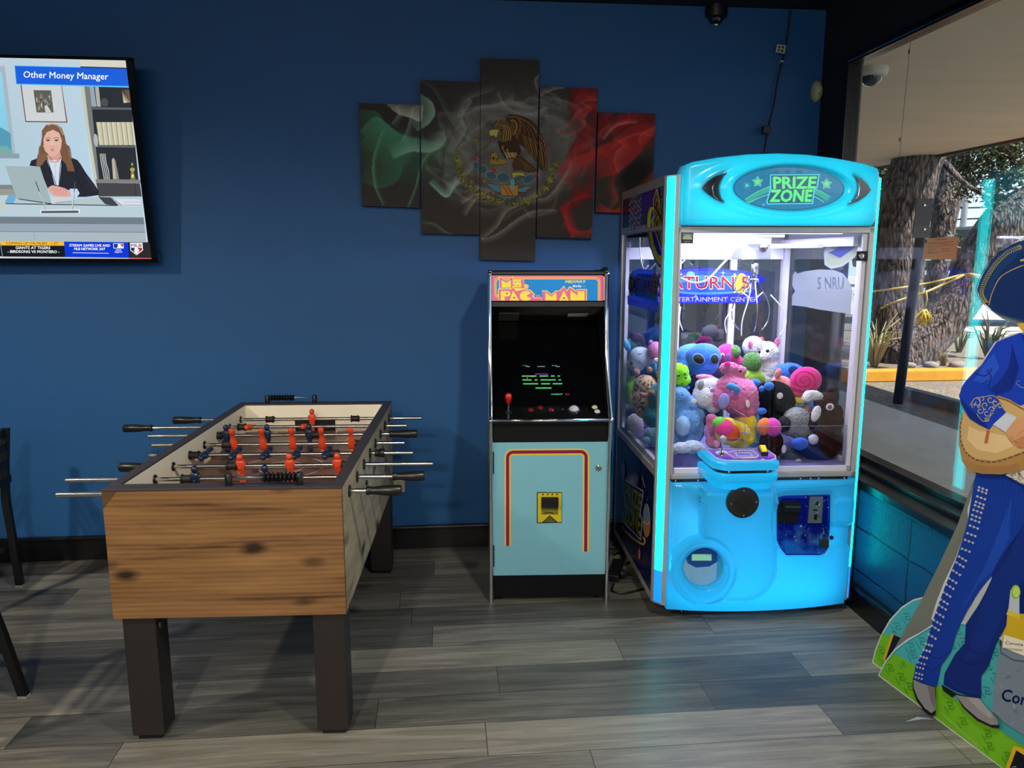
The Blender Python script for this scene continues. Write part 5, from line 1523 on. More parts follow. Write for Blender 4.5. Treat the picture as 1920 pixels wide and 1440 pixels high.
for seg_ in ([(285, 335), (395, 335), (425, 355), (425, 392), (400, 412), (345, 415), (345, 470), (285, 470)], [(458, 328), (545, 470), (408, 470)], [(905, 352), (985, 412), (1060, 352), (1062, 470), (903, 470)], [(1160, 325), (1232, 470), (1092, 470)], [(1250, 325), (1352, 395), (1352, 338), (1448, 338), (1448, 470), (1250, 470)]):
    A.line(Q(seg_), .45, PK2, closed=True)
A.line(Q([(870, 345), (870, 470)]), 1.4, c(170, 90, 200)); A.line(Q([(612, 180), (612, 240)]), 1.2, PK2)
A.text('MIDWAY', *Q([(1178, 226)])[0], 5.2, c(240, 220, 60), w=38, bold=0.035, shear=-0.0 + 0.25)
A.text('Bally', *Q([(1280, 282)])[0], 4.0, c(236, 240, 244), w=17, bold=0.012, shear=0.35); A.text('MFG.', *Q([(1425, 280)])[0], 1.4, c(210, 224, 236), w=5)
A.build('marquee', art_mat('backlit_marquee', 0.62, 0.25, diffuse=0.6), ac)
# speaker panel (slants down and back), monitor glass, control panel
def quad(name, pts, mat, th=0.006, art=None):
    p = [Vector(q) for q in pts]; nn = (p[1] - p[0]).cross(p[3] - p[0]).normalized() * th
    m = MB(); m.skin([p, [v + nn for v in p]], smooth=False); return m.build(name, mat, ac)
zsp0, ysp0, zsp1, ysp1 = zb_ - 0.02, 0.20, 1.30, 0.40
quad('speaker_panel', [(X0, ysp0, zsp0), (X1, ysp0, zsp0), (X1, ysp1, zsp1), (X0, ysp1, zsp1)], BODY)
sp_d = Vector((0, ysp1 - ysp0, zsp1 - zsp0)).normalized(); sp_n = Vector((0, -sp_d.z, sp_d.y)); sp_n = sp_n if sp_n.y < 0 else -sp_n
wp, wn_ = MA @ Vector((0, ysp0, zsp0)), RA @ sp_n
for i, corners in enumerate((((936, 586), (974, 586), (972, 600), (934, 600)), ((1066, 586), (1103, 586), (1098, 600), (1062, 600)))):
    q = [L(ac, onp(x, y, wp, wn_)) + sp_n * 0.001 for x, y in corners]
    m = MB(); m.skin([q, [p + sp_n * 0.003 for p in q]], smooth=False)
    ce = sum(q, Vector()) / 4
    gr = m.build('speaker_grille', pm('pierced_metal_%d' % i, c(120, 118, 104) if i == 0 else c(62, 62, 66), 0.35, 0.8, noise_amt=0.3, nscale=400), ac)
    m = MB()
    for u in range(1, 12):
        for v in range(1, 5):
            p = q[0] + (q[1] - q[0]) * (u / 12) + (q[3] - q[0]) * (v / 5); m.cyl(p + sp_n * 0.003, p + sp_n * 0.0034, 0.0021, 6)
    m.build('grille_hole', BLACK, gr)
YG0, ZG0, YG1, ZG1 = 0.115, 0.926, 0.40, 1.30
gd = Vector((0, YG1 - YG0, ZG1 - ZG0)).normalized(); gn = Vector((0, -gd.z, gd.y))
quad('monitor_glass', [(X0, YG0, ZG0), (X1, YG0, ZG0), (X1, YG1, ZG1), (X0, YG1, ZG1)], pm('dark_monitor_glass', c(5, 6, 9), 0.08, spec=0.6, noise_amt=0.02), 0.004)
A = Art(pxmap(ac, MA @ (Vector((0, YG0, ZG0))), RA @ gn), gn); A.k = 170
GR, WH_ = c(90, 220, 120), c(190, 214, 214)
S4 = lambda pts: [(880 + x / 4.363, 490 + y / 4.363) for x, y in pts]
def dash(x0, x1, y, col, h=9):
    n_ = max(1, int((x1 - x0) / 9)); 
    for k in range(n_):
        a0 = x0 + (x1 - x0) * k / n_
        A.poly(S4([(a0, y - h / 2), (a0 + (x1 - x0) / n_ * 0.86, y - h / 2), (a0 + (x1 - x0) / n_ * 0.86, y + h / 2), (a0, y + h / 2)]), col)
A.text('1UP', *S4([(436, 860)])[0], 1.5, c(110, 200, 150), w=8.5, bold=.01); A.text('00', *S4([(464, 868)])[0], 1.5, WH_, w=7, bold=.01)
A.text('3400', *S4([(556, 868)])[0], 1.5, WH_, w=14, bold=.01); A.text('2UP', *S4([(674, 860)])[0], 1.5, c(110, 200, 150), w=10, bold=.01); A.text('00', *S4([(708, 868)])[0], 1.5, WH_, w=7, bold=.01)
A.text('ADDITIONAL', *S4([(536, 931)])[0], 2.0, c(180, 70, 190), w=25, bold=.02)
for (x0, x1, y) in ((430, 550, 943), (574, 645, 943), (667, 698, 943), (722, 742, 943), (434, 510, 975), (534, 558, 975), (581, 706, 975), (730, 750, 975), (440, 564, 1007), (587, 660, 1007), (682, 760, 1007), (541, 672, 1042)):
    dash(x0, x1, y, GR)
dash(458, 480, 943, c(220, 80, 70), 7); dash(505, 530, 947, c(220, 200, 80), 6); dash(470, 476, 962, c(200, 120, 170), 12)
A.text('CREDIT', *S4([(668, 1098)])[0], 2.2, c(120, 214, 150), w=22, bold=.02); A.text('00', *S4([(782, 1097)])[0], 1.8, c(200, 70, 80), w=8, bold=.02)
A.build('game_screen', art_mat('crt_picture', 0.85, 0.3, diffuse=0.2), ac)
CPM = pm('black_control_panel', c(13, 13, 16), 0.22)
quad('control_panel', [(X0, -0.012, 0.884), (X1, -0.012, 0.884), (X1, YG0, ZG0), (X0, YG0, ZG0)], CPM, -0.02)
cpd = Vector((0, YG0 + 0.012, ZG0 - 0.884)).normalized(); cpn = Vector((0, -cpd.z, cpd.y))
cp_w, cp_n = MA @ Vector((0, -0.012, 0.884)), RA @ cpn
def cp(x, y): return L(ac, onp(x, y, cp_w, cp_n))
m = MB(); m.tube([(X0 - 0.008, -0.018, 0.884), (X1 + 0.008, -0.018, 0.884)], 0.0075, 10); m.build('panel_edge_trim', CHROME, ac)
p = cp(953, 772)
m = MB(); m.lathe([(0.001, 0), (0.020, 0), (0.019, 0.002), (0.006, 0.003)], p, cpn, 20); jw = m.build('joystick_base', BLACK, ac, smooth='auto')
m = MB(); m.cyl(p, p + cpn * 0.05, 0.0042, 12); m.build('joystick_shaft', CHROME, ac, smooth='auto')
m = MB(); m.lathe([(0.006, 0.040), (0.009, 0.042), (0.0125, 0.058), (0.0155, 0.075), (0.0155, 0.083), (0.012, 0.092), (0.005, 0.0965), (0.001, 0.097)], p, cpn, 20); m.build('joystick_handle', pm('glossy_red_plastic', c(206, 26, 26), 0.15, coat=0.6), ac, smooth=True)
REDB = pm('translucent_red_button', c(128, 18, 42), 0.2, coat=0.5); WB = pm('white_button', c(226, 224, 216), 0.3)
for (x, y, mt) in ((995, 769, REDB), (1013, 765, REDB), (1033, 769, REDB), (1115, 764, WB), (1120, 772, WB)):
    p = cp(x, y)
    m = MB(); m.lathe([(0.001, 0), (0.0135, 0), (0.0135, 0.003), (0.0115, 0.0045), (0.0095, 0.0045), (0.0095, 0.007), (0.008, 0.008), (0.001, 0.0072)], p, cpn, 20); o = m.build('push_button', mt, ac, smooth='auto')
    if mt is WB:
        m = MB(); m.cyl(p + cpn * .0078 + Vector((-.002, 0, 0)), p + cpn * .0082 + Vector((-.002, 0, 0)), 0.0012, 6); m.cyl(p + cpn * .0076 + Vector((.002, 0, 0)), p + cpn * .008 + Vector((.002, 0, 0)), 0.0012, 6); m.build('player_mark', BLACK, o)
p = cp(1076, 768)
m = MB(); m.lathe([(0.001, 0), (0.034, 0), (0.033, 0.002), (0.027, 0.003)], p, cpn, 28); m.build('trackball_ring', BLACK, ac, smooth='auto')
m = MB(); m.sph(p - cpn * 0.006, 0.026, 24, 16); m.build('trackball', pm('grey_trackball', c(176, 180, 190), 0.15, coat=0.5), ac)
for (x, y) in ((1055, 767.5), (1099, 767.5), (1073, 759.5), (1081, 775)):
    m = MB(); m.sph(cp(x, y), 0.0028, 8, 6); m.build('panel_screw', CHROME, ac)
# lower front
zd1, zd0 = apx(1030, 829, 0.012).z, apx(1030, 1077.5, 0.012).z
m = MB(); m.box(X0, X1, 0.012, 0.03, zd1 + 0.001, 0.878); m.build('front_panel', BODY, ac)
m = MB(); m.box(X0, X1, 0.016, 0.034, 0.02, zd0 - 0.001); m.build('kick_plate', BODY, ac)
xd1 = apx(1141, 900, .01).x
m = MB(); m.box(X0 + 0.001, xd1, 0.008, 0.028, zd0, zd1, 0.001, 1); dr = m.build('front_door', pm('light_blue_laminate', c(124, 186, 204), 0.4, noise_amt=0.05), ac)
A = Art(pxmap(ac, *pn(0.008)), (0, -1, 0)); A.k = 4
D = lambda pts: [(880 + x / 4.236, 810 + y / 4.236) for x, y in pts]
YE, MG = c(232, 196, 50), c(140, 22, 78)
def hoop(inset, w, col):
    x0, x1, y0, yb0, yb1 = 276 + inset, 956 - inset, 136 + inset, 905, 950
    r_ = 62 - inset * 0.7
    pts = [(x0 + (6 - inset * .05), yb0), (x0 + 4, y0 + r_)]
    pts += [(x0 + 4 + r_ - r_ * math.cos(t_), y0 + r_ - r_ * math.sin(t_)) for t_ in [PI / 2 * k / 8 for k in range(1, 9)]]
    pts += [(x1 - 4 - r_ + r_ * math.sin(t_), y0 + r_ - r_ * math.cos(t_) - 4) for t_ in [PI / 2 * k / 8 for k in range(0, 9)]]
    pts += [(x1 - 8, yb1)]
    A.line(D(pts), w / 4.236, col)
hoop(24, 50, YE); hoop(24, 26, MG)
# bill acceptor plate
A.poly(D([(536, 476), (736, 478), (735, 722), (536, 725)]), c(36, 38, 20)); A.poly(D([(544, 484), (732, 484), (731, 715), (544, 718)]), c(206, 190, 36))
for k in range(4): A.poly(D([(576 + k * 37, 490), (594 + k * 37, 490), (585 + k * 37, 506)]), c(30, 22, 20))
A.poly(D([(572, 602), (706, 602), (706, 655), (572, 655)]), c(120, 110, 40))
rg = random.Random(8)
for k in range(22):
    x, y = rg.uniform(576, 696), rg.uniform(606, 648); A.poly(D([(x, y), (x + rg.uniform(4, 12), y), (x + 8, y + rg.uniform(3, 7)), (x, y + 5)]), c(*rg.choice([(40, 40, 20), (190, 176, 60), (70, 66, 30)])))
A.curve(D([(600, 650), (635, 636), (670, 650)]), 1.4, c(30, 30, 16))
A.poly(D([(638, 660), (704, 716), (576, 718)]), c(56, 54, 28))
for k in range(6): A.line(D([(638 - 9 * k, 668 + k * 8.5), (638 + 9 * k, 668 + k * 8.5)]), .35, c(196, 182, 50))
A.text('BILLS', *D([(726, 620)])[0], 1.6, c(30, 26, 16), w=9, rot=-PI / 2)
A.build('door_print', PRINTG, dr)
q = [apx(*D([p])[0], 0.006) for p in ((572, 516), (706, 516), (706, 598), (572, 598))]
m = MB(); m.skin([q, [p + Vector((0, -0.012, 0)) for p in q]], smooth=False)
for k in (0.3, 0.62):
    z_ = q[0].z + (q[3].z - q[0].z) * k; m.box(q[0].x, q[1].x, q[0].y - 0.018, q[0].y - 0.012, z_ - 0.002, z_ + 0.002)
m.build('bill_slot', BLACK, dr)
p = apx(1122, 877, 0.006)
m = MB(); m.lathe([(0.001, 0), (0.0135, 0), (0.0135, 0.004), (0.010, 0.006), (0.0095, 0.008), (0.001, 0.008)], p, (0, -1, 0), 20); lk = m.build('door_lock', CHROME, dr, smooth='auto')
m = MB(); m.box(p.x - 0.001, p.x + 0.001, p.y - 0.0088, p.y - 0.0078, p.z - 0.005, p.z + 0.005); m.build('keyway', BLACK, lk)
for (ya, yb) in ((847, 888), (1022, 1062)):
    a_, b_ = apx(924, ya, 0.006), apx(924, yb, 0.006)
    m = MB(); m.cyl((X0 + 0.004, 0.004, a_.z), (X0 + 0.004, 0.004, b_.z), 0.004, 10); m.build('hinge', pm('dark_hinge', c(50, 54, 56), 0.3, 0.8), ac, smooth='auto')
m = MB()
for x in (0.05, AW - 0.05):
    for y in (0.06, 0.5): m.cyl((x, y, 0), (x, y, 0.02), 0.018, 12)
m.box(X0, X1, 0.03, 0.54, 0.018, 0.03)
m.build('base_board', BLACK, ac)

# ================================================================ CLAW MACHINE
CWd, CDp = 0.90, 0.91
cm = thing('claw_machine', 'tall glowing cyan claw machine full of plush toys beside the window', 'claw machine', (0.920, 3.115, 0), R(-1.5))
MC = frame_of(cm); RC = MC.to_3x3(); MCi = MC.inverted()
def proj(p):
    v = Vector(p) - CAMP; z = v.dot(_f)
    return 960 + FPX * v.dot(_r) / z, 720 - FPX * v.dot(_u) / z
def cy(yl): return MC @ Vector((0, yl, 0)), RC @ Vector((0, 1, 0))
def cx(xl): return MC @ Vector((xl, 0, 0)), RC @ Vector((1, 0, 0))
def cpy(x, y, yl): return MCi @ onp(x, y, *cy(yl))
def cpx(x, y, xl): return MCi @ onp(x, y, *cx(xl))
def sm(e0, e1, x):
    t = min(1, max(0, (x - e0) / (e1 - e0))); return t * t * (3 - 2 * t)
CYAN = (0.0, 0.50, 1.0)
LEDM = pm('cyan_led_diffuser', c(60, 220, 235), 0.3, noise_amt=0.0, emit=(0.0, 0.92, 1.0), es=6.0)
LEDB = pm('blue_led_segment', c(40, 120, 235), 0.3, noise_amt=0.0, emit=(0.0, 0.26, 1.0), es=1.1)
def lit_plastic(name, es):
    m = bpy.data.materials.new(name); m.use_nodes = True
    n, l = m.node_tree.nodes, m.node_tree.links
    n.clear()
    o = n.new('ShaderNodeOutputMaterial')
    tr = n.new('ShaderNodeBsdfTranslucent')
    df = n.new('ShaderNodeBsdfDiffuse')
    gl = n.new('ShaderNodeBsdfGlossy'); gl.inputs['Roughness'].default_value = 0.18
    tc = n.new('ShaderNodeTexCoord'); nz = n.new('ShaderNodeTexNoise'); nz.inputs['Scale'].default_value = 5
    l.new(tc.outputs['Object'], nz.inputs['Vector'])
    mr = n.new('ShaderNodeMix'); mr.data_type = 'RGBA'; mr.inputs[6].default_value = (0.03, 0.36, 0.58, 1); mr.inputs[7].default_value = (0.04, 0.42, 0.64, 1)
    l.new(nz.outputs['Fac'], mr.inputs[0])
    tr.inputs[0].default_value = (0.6, 0.8, 0.9, 1); l.new(mr.outputs[2], df.inputs[0])
    m1 = n.new('ShaderNodeMixShader'); m1.inputs[0].default_value = 0.38
    l.new(tr.outputs[0], m1.inputs[1]); l.new(df.outputs[0], m1.inputs[2])
    fr = n.new('ShaderNodeFresnel'); fr.inputs[0].default_value = 1.4
    m2 = n.new('ShaderNodeMixShader'); l.new(fr.outputs[0], m2.inputs[0]); l.new(m1.outputs[0], m2.inputs[1]); l.new(gl.outputs[0], m2.inputs[2])
    em = n.new('ShaderNodeEmission'); em.inputs[0].default_value = (0.0, 0.50, 1.0, 1); em.inputs[1].default_value = es
    ad = n.new('ShaderNodeAddShader'); l.new(m2.outputs[0], ad.inputs[0]); l.new(em.outputs[0], ad.inputs[1])
    l.new(ad.outputs[0], o.inputs[0])
    return m
SHELL = lit_plastic('backlit_plastic_shell', 0.12)
SHELL2 = lit_plastic('backlit_plastic_console', 0.42)
ALUW = pm('pale_aluminium_frame', (0.56, 0.56, 0.55), 0.38, 0.6, noise_amt=0.06, nscale=30)
LILAC = pm('white_inner_frame', c(226, 222, 236), 0.35)

# ---- frame extrusions
zpb, zpt = 0.075, 1.945
def post(name, sx):
    pts = [(0.0, 0.066), (0.0, 0.050), (0.008, 0.034), (0.034, 0.008), (0.048, 0.0), (0.052, 0.0), (0.052, 0.022), (0.024, 0.066)]
    if sx < 0: pts = [(CWd - 0.016, 0.0), (CWd - 0.012, 0.0), (CWd - 0.012, 0.066), (CWd - 0.032, 0.066), (CWd - 0.032, 0.024), (CWd - 0.016, 0.024)]
    m = MB(); m.prism(pts, (0, 0, zpb), (1, 0, 0), (0, 1, 0), (0, 0, zpt - zpb)); return m.build(name, ALUW, cm)
for sx in (1, -1):
    po = post('corner_post', sx)
    for (z0, z1, mt) in ((0.235, zpt - 0.008, LEDM), (0.185, 0.235, LEDB), (0.085, 0.185, LEDM)):
        if mt is LEDM and z0 < 0.1: mt = LEDB
        pts = [(0.006, 0.032), (0.0175, 0.0175), (0.032, 0.006), (0.036, 0.010), (0.010, 0.036)]
        if sx < 0: pts = [(CWd - 0.014, 0.003), (CWd - 0.004, 0.0), (CWd, 0.006), (CWd, 0.05), (CWd - 0.011, 0.05), (CWd - 0.011, 0.012)]
        m = MB(); m.prism(pts, (0, 0, z0), (1, 0, 0), (0, 1, 0), (0, 0, z1 - z0)); m.build('led_strip', mt, po)
for x0 in (0, CWd - 0.034):
    m = MB(); m.box(x0, x0 + 0.034, CDp - 0.034, CDp, zpb, zpt, 0.003); m.build('rear_post', ALUW, cm)
zr1, zr0 = 1.760, 1.728
for (x0, x1) in ((0.0, 0.022), (CWd - 0.022, CWd)):
    for i, (z0, z1) in enumerate(((1.905, 1.945), (zr0, zr1), (0.655, 0.690), (0.075, 0.110))):
        m = MB(); m.box(x0, x1, 0.06, CDp - 0.03, z0, z1, 0.002); m.build('side_rail', ALUW, cm)
m = MB()
for z0, z1 in ((1.905, 1.945), (0.655, 0.69), (0.075, 0.11)): m.box(0.03, CWd - 0.03, CDp - 0.03, CDp, z0, z1)
m.build('rear_rail', ALUW, cm)
m = MB(); m.box(0.02, CWd - 0.02, 0.05, CDp - 0.02, 1.925, 1.94); m.build('top_panel', pm('top_sheet', c(60, 62, 66), 0.5), cm)
m = MB(); m.box(0.02, CWd - 0.02, 0.04, CDp - 0.02, 0.085, 0.10); m.box(0.02, CWd - 0.02, CDp - 0.03, CDp - 0.01, 0.10, 0.66)
m.box(CWd - 0.02, CWd - 0.006, 0.06, CDp - 0.03, 0.11, 0.655); m.box(CWd - 0.02, CWd - 0.006, 0.06, CDp - 0.03, 1.76, 1.905); m.box(0.03, CWd - 0.03, CDp - 0.02, CDp - 0.01, 1.72, 1.91)
m.build('cabinet_shell', pm('dark_blue_sheet', c(18, 22, 60), 0.4), cm)
m = MB(); m.box(0.06, CWd - 0.06, 0.055, 0.065, 0.11, 0.64); m.build('inner_front_sheet', pm('white_sheet', c(225, 225, 228), 0.5), cm)
# ---- side artwork
LP, LN = cx(-0.0005)
m = MB(); m.box(0.0005, 0.010, 0.06, CDp - 0.03, 0.11, 0.655); m.box(0.0005, 0.010, 0.06, CDp - 0.03, zr1, 1.905); sp_ = m.build('side_art_panel', pm('deep_blue_art_panel', c(14, 16, 62), 0.3), cm)
LPm = cx(0.0003)
def keep_back(f):   # prints end where the corner post begins
    def g(x, y):
        q = f(x, y); q.y = max(q.y, 0.068); return q
    return g
A = Art(keep_back(pxmap(cm, *LPm)), (-1, 0, 0)); A.k = 3
def qtext(A, t, quad, col, bold=0.0, pad=0.0):
    V_, F_ = text_mesh(t, bold)
    xs = [v[0] for v in V_]; ys = [v[1] for v in V_]
    V0, _ = text_mesh(t, 0.0)
    x0, x1 = min(v[0] for v in V0), max(v[0] for v in V0); y0, y1 = min(v[1] for v in V0), max(v[1] for v in V0)
    (ax_, ay_), (bx_, by_), (cx_, cy_), (dx_, dy_) = quad
    pts = []
    for vx, vy in V_:
        u, v = (vx - x0) / (x1 - x0), 1 - (vy - y0) / (y1 - y0)
        pts.append(((ax_ * (1 - u) + bx_ * u) * (1 - v) + (dx_ * (1 - u) + cx_ * u) * v, (ay_ * (1 - u) + by_ * u) * (1 - v) + (dy_ * (1 - u) + cy_ * u) * v))
    A._add(pts, F_, [col] * len(pts))
rg = random.Random(21)
K6 = lambda pts: [(1150 + x / 6.545, 840 + y / 6.545) for x, y in pts]
pA = [MC @ Vector((0, y, z)) for y, z in ((CDp - 0.035, 0.65), (0.07, 0.65), (0.07, 0.115), (CDp - 0.035, 0.115))]
P4 = [proj(p) for p in pA]
A.poly(P4, None, [c(10, 14, 70), c(10, 22, 50), c(14, 14, 70), c(22, 18, 96)])
def inquad(u, v):
    (a, b_), (c_, d), (e, f), (g, h) = P4
    return ((a * (1 - u) + c_ * u) * (1 - v) + (g * (1 - u) + e * u) * v, (b_ * (1 - u) + d * u) * (1 - v) + (h * (1 - u) + f * u) * v)
for _ in range(150):
    u, v = rg.uniform(.03, .97), rg.uniform(.03, .97); x, y = inquad(u, v); s_ = rg.choice([.25, .35, .5, .8])
    A.ell(x, y, s_ * .7, s_, c(*rg.choice([(190, 200, 230), (120, 130, 190), (80, 90, 180)])), seg=6)
A.ell(*K6([(235, 420)])[0], 13, 21, c(150, 150, 180), rim=c(18, 18, 84), rot=0.5)
A.ell(*K6([(130, 265)])[0], 4.0, 15, c(128, 112, 130)); A.ell(*K6([(128, 250)])[0], 3.0, 9, c(156, 142, 156))
A.ell(*K6([(420, 890)])[0], 7.2, 32, c(120, 130, 140)); A.ell(*K6([(424, 940)])[0], 6.6, 24, c(170, 108, 70)); A.ell(*K6([(412, 830)])[0], 5.2, 18, c(96, 130, 158)); A.curve(K6([(385, 900), (430, 930), (462, 900)]), 2.0, c(196, 160, 130))
A.ell(*K6([(330, 1300)])[0], 2.4, 10, c(170, 112, 72)); A.line(K6([(362, 345), (398, 480)]), .8, c(196, 200, 190))
# ring and lettering
A.curve(K6([(120, 960), (200, 1060), (300, 1140), (380, 1180), (400, 1130), (375, 1090)]), 3.6, c(176, 150, 40)); A.curve(K6([(130, 975), (220, 1050), (310, 1110), (380, 1130)]), 3.0, c(28, 34, 120))
A.poly(K6([(122, 365), (380, 520), (380, 590), (345, 800), (372, 900), (350, 1140), (120, 900), (150, 690)]), c(150, 156, 196))
A.poly(K6([(130, 385), (370, 535), (368, 600), (338, 800), (360, 900), (345, 1110), (130, 890), (160, 690)]), c(12, 14, 20))
GY = c(160, 172, 50)
qtext(A, 'PRIZE', K6([(146, 425), (360, 575), (345, 775), (158, 635)]), GY, 0.035)
qtext(A, 'ZONE', K6([(158, 690), (340, 815), (345, 1075), (142, 885)]), GY, 0.045)
A.line(K6([(150, 660), (340, 795)]), .6, c(140, 150, 40))
A.build('side_print', art_mat('side_vinyl', 0, 0.3, coat=0.2), sp_)
# upper strip + stickers on the left glass
A = Art(keep_back(pxmap(cm, *LPm)), (-1, 0, 0)); A.k = 3
K5 = lambda pts: [(1150 + x / 4.8, 300 + y / 4.8) for x, y in pts]
def upper_print(A, below=False):
    if not below:
        A.poly(K5([(130, 350), (515, 220), (500, 585), (125, 635)]), None, [c(40, 40, 70), c(60, 56, 96), c(50, 46, 90), c(20, 20, 50)])
        A.poly(K5([(250, 305), (400, 255), (395, 600), (230, 620)]), None, [c(40, 40, 190), c(20, 20, 90), c(24, 24, 110), c(10, 10, 40)])
        for r_ in range(12):
            for q_ in range(4):
                x, y = 140 + q_ * 28 + (r_ % 2) * 13, 345 + r_ * 25 - q_ * 9
                A.poly(K5([(x, y), (x + 12, y - 10), (x + 22, y - 4), (x + 20, y + 12), (x + 8, y + 18), (x - 1, y + 12)]), c(*((150, 146, 176) if (r_ + q_) % 3 else (110, 104, 150))))
        for r_ in range(8):
            for q_ in range(3):
                x, y = 430 + q_ * 26 + (r_ % 2) * 12, 250 + r_ * 26 - q_ * 10
                if x < 490: A.poly(K5([(x, y), (x + 11, y - 9), (x + 20, y - 3), (x + 18, y + 11), (x + 7, y + 16), (x - 1, y + 11)]), c(120, 116, 160))
        for _ in range(60): A.ell(*K5([(rg.uniform(245, 360), rg.uniform(320, 600))])[0], .3, .45, c(150, 160, 230), seg=6)
    lo, hi = (0, 612) if not below else (655, 2000)
    class CL(Art):
        pass
    ring_o = [(375, 412), (335, 415), (310, 470), (303, 560), (308, 660), (330, 780), (370, 900), (410, 965), (445, 965), (470, 900), (482, 790), (470, 700)]
    ring_y = [(378, 420), (340, 424), (318, 480), (312, 570), (318, 660), (340, 780), (378, 885), (412, 940), (440, 940), (462, 880), (470, 800), (455, 820), (430, 865), (400, 850), (365, 760), (345, 640), (342, 540), (352, 470)]
    ring_b = [(380, 432), (355, 470), (345, 545), (350, 650), (370, 760), (402, 842), (430, 858), (450, 800), (430, 760), (395, 640), (375, 520)]
    def cl(pts):
        out = pts
        for sgn, lim in ((1, lo), (-1, hi)):
            o_ = []
            for i in range(len(out)):
                a_, b_ = out[i - 1], out[i]
                # the cut follows the slanted middle rail
                fa, fb = sgn * (a_[1] + 0.135 * (a_[0] - 300) - lim), sgn * (b_[1] + 0.135 * (b_[0] - 300) - lim)
                if (fa >= 0) != (fb >= 0):
                    k = fa / (fa - fb); o_.append((a_[0] + k * (b_[0] - a_[0]), a_[1] + k * (b_[1] - a_[1])))
                if fb >= 0: o_.append(b_)
            out = o_
            if len(out) < 3: return None
        return out
    for pts, col in ((ring_o, c(12, 16, 50)), (ring_y, c(226, 222, 40)), (ring_b, c(16, 20, 190))):
        q = cl(pts)
        if q: A.poly(K5(q), col)
    for pts, col in (([(395, 258), (408, 262), (500, 480), (500, 570), (470, 700), (440, 820), (425, 815), (345, 545), (370, 500), (365, 360)], c(206, 206, 214)), ([(398, 270), (492, 480), (492, 560), (465, 690), (436, 805), (352, 545), (376, 500), (372, 365)], c(30, 30, 40))):
        q = cl(pts)
        if q: A.poly(K5(q), col)
    class Cq(Art): pass
    def qt(t, quad, col, bold):
        V_, F_ = text_mesh(t, bold); V0, _ = text_mesh(t, 0.0)
        x0, x1 = min(v[0] for v in V0), max(v[0] for v in V0); y0, y1 = min(v[1] for v in V0), max(v[1] for v in V0)
        P_ = []
        for vx, vy in V_:
            u, v = (vx - x0) / (x1 - x0), 1 - (vy - y0) / (y1 - y0)
            P_.append(((quad[0][0] * (1 - u) + quad[1][0] * u) * (1 - v) + (quad[3][0] * (1 - u) + quad[2][0] * u) * v, (quad[0][1] * (1 - u) + quad[1][1] * u) * (1 - v) + (quad[3][1] * (1 - u) + quad[2][1] * u) * v))
        for f in F_:
            q = cl([P_[i] for i in f])
            if q: A._add(K5(q), [tuple(range(len(q)))], [col] * len(q)); A.k -= 1
        A.k += 1
    qt('PRIZE', [(400, 290), (488, 490), (488, 570), (382, 400)], c(226, 226, 60), 0.03)
    qt('ZONE', [(380, 440), (475, 620), (440, 780), (358, 540)], c(226, 226, 60), 0.035)
upper_print(A)
A.build('side_print', art_mat('side_vinyl', 0, 0.3, coat=0.2), sp_)
m = MB(); m.box(0.006, 0.011, 0.064, CDp - 0.03, 0.690, zr0); lg = m.build('left_pane', glass('cabinet_glass', (0.95, 0.96, 0.97), 1.5), cm)
GPl = cx(0.0055)
A = Art(keep_back(pxmap(cm, *GPl)), (-1, 0, 0)); A.k = 6
A.poly(K5([(125, 680), (300, 650), (300, 690), (122, 703)]), c(14, 16, 60))
upper_print(A, below=True)
def saturn(A, S, q1, q2, cols, small=None):
    o_, i_, tx, ol, wt = cols
    A.poly(S, o_)
    qtext(A, 'SATURN 5', q1, ol, 0.055); qtext(A, 'SATURN 5', q1, tx, 0.02)
A.poly(K5([(145, 1030), (170, 1000), (230, 978), (330, 985), (380, 1010), (405, 1050), (425, 1110), (400, 1150), (405, 1270), (405, 1375), (340, 1350), (130, 1300), (128, 1220), (150, 1225), (135, 1150)]), c(14, 30, 96))  # darkened sticker colours: shade of the unlit outer side put into the print
A.poly(K5([(165, 1060), (230, 1020), (350, 1030), (390, 1080), (395, 1180), (380, 1260), (200, 1210), (160, 1160)]), c(30, 84, 170))
A.poly(K5([(160, 1160), (280, 1215), (390, 1225), (385, 1275), (200, 1225)]), c(40, 120, 190))
A.ell(*K5([(165, 1115)])[0], 6, 23, c(120, 150, 120)); A.ell(*K5([(378, 1120)])[0], 7, 23, c(110, 90, 80))
qtext(A, 'SATURN 5', K5([(150, 1045), (392, 1085), (398, 1215), (148, 1185)]), c(160, 170, 200), 0.06); qtext(A, 'SATURN 5', K5([(152, 1050), (390, 1090), (395, 1210), (150, 1180)]), c(96, 40, 80), 0.02)
qtext(A, 'FAMILY ENTERTAINMENT CENTER', K5([(135, 1240), (400, 1320), (400, 1352), (135, 1272)]), c(190, 196, 220), 0.02)
A.build('glass_sticker', art_mat('glass_vinyl', 0, 0.4, trans=0.55), lg)

# ---- rear and right panes with stickers
m = MB(); m.box(0.034, CWd - 0.034, CDp - 0.022, CDp - 0.017, 0.690, 1.905); bg_ = m.build('rear_pane', glass('mirrored_rear_glass', (0.55, 0.58, 0.64), 2.6), cm)
m = MB()
for x in (0.30, 0.60): m.box(x - 0.017, x + 0.017, CDp - 0.055, CDp - 0.03, 0.69, 1.905, 0.002)
m.box(0.034, CWd - 0.034, CDp - 0.055, CDp - 0.03, 1.60, 1.905); m.build('inner_upright', LILAC, cm)
m = MB()
for x in (0.012, CWd - 0.03):
    m.box(x, x + 0.018, 0.07, 0.10, 0.69, 1.73); m.box(x, x + 0.018, CDp - 0.09, CDp - 0.04, 0.69, 1.73); m.box(x, x + 0.018, 0.07, CDp - 0.04, 0.69, 0.715); m.box(x, x + 0.018, 0.07, CDp - 0.04, 1.69, 1.73)
m.build('inner_side_frame', LILAC, cm)
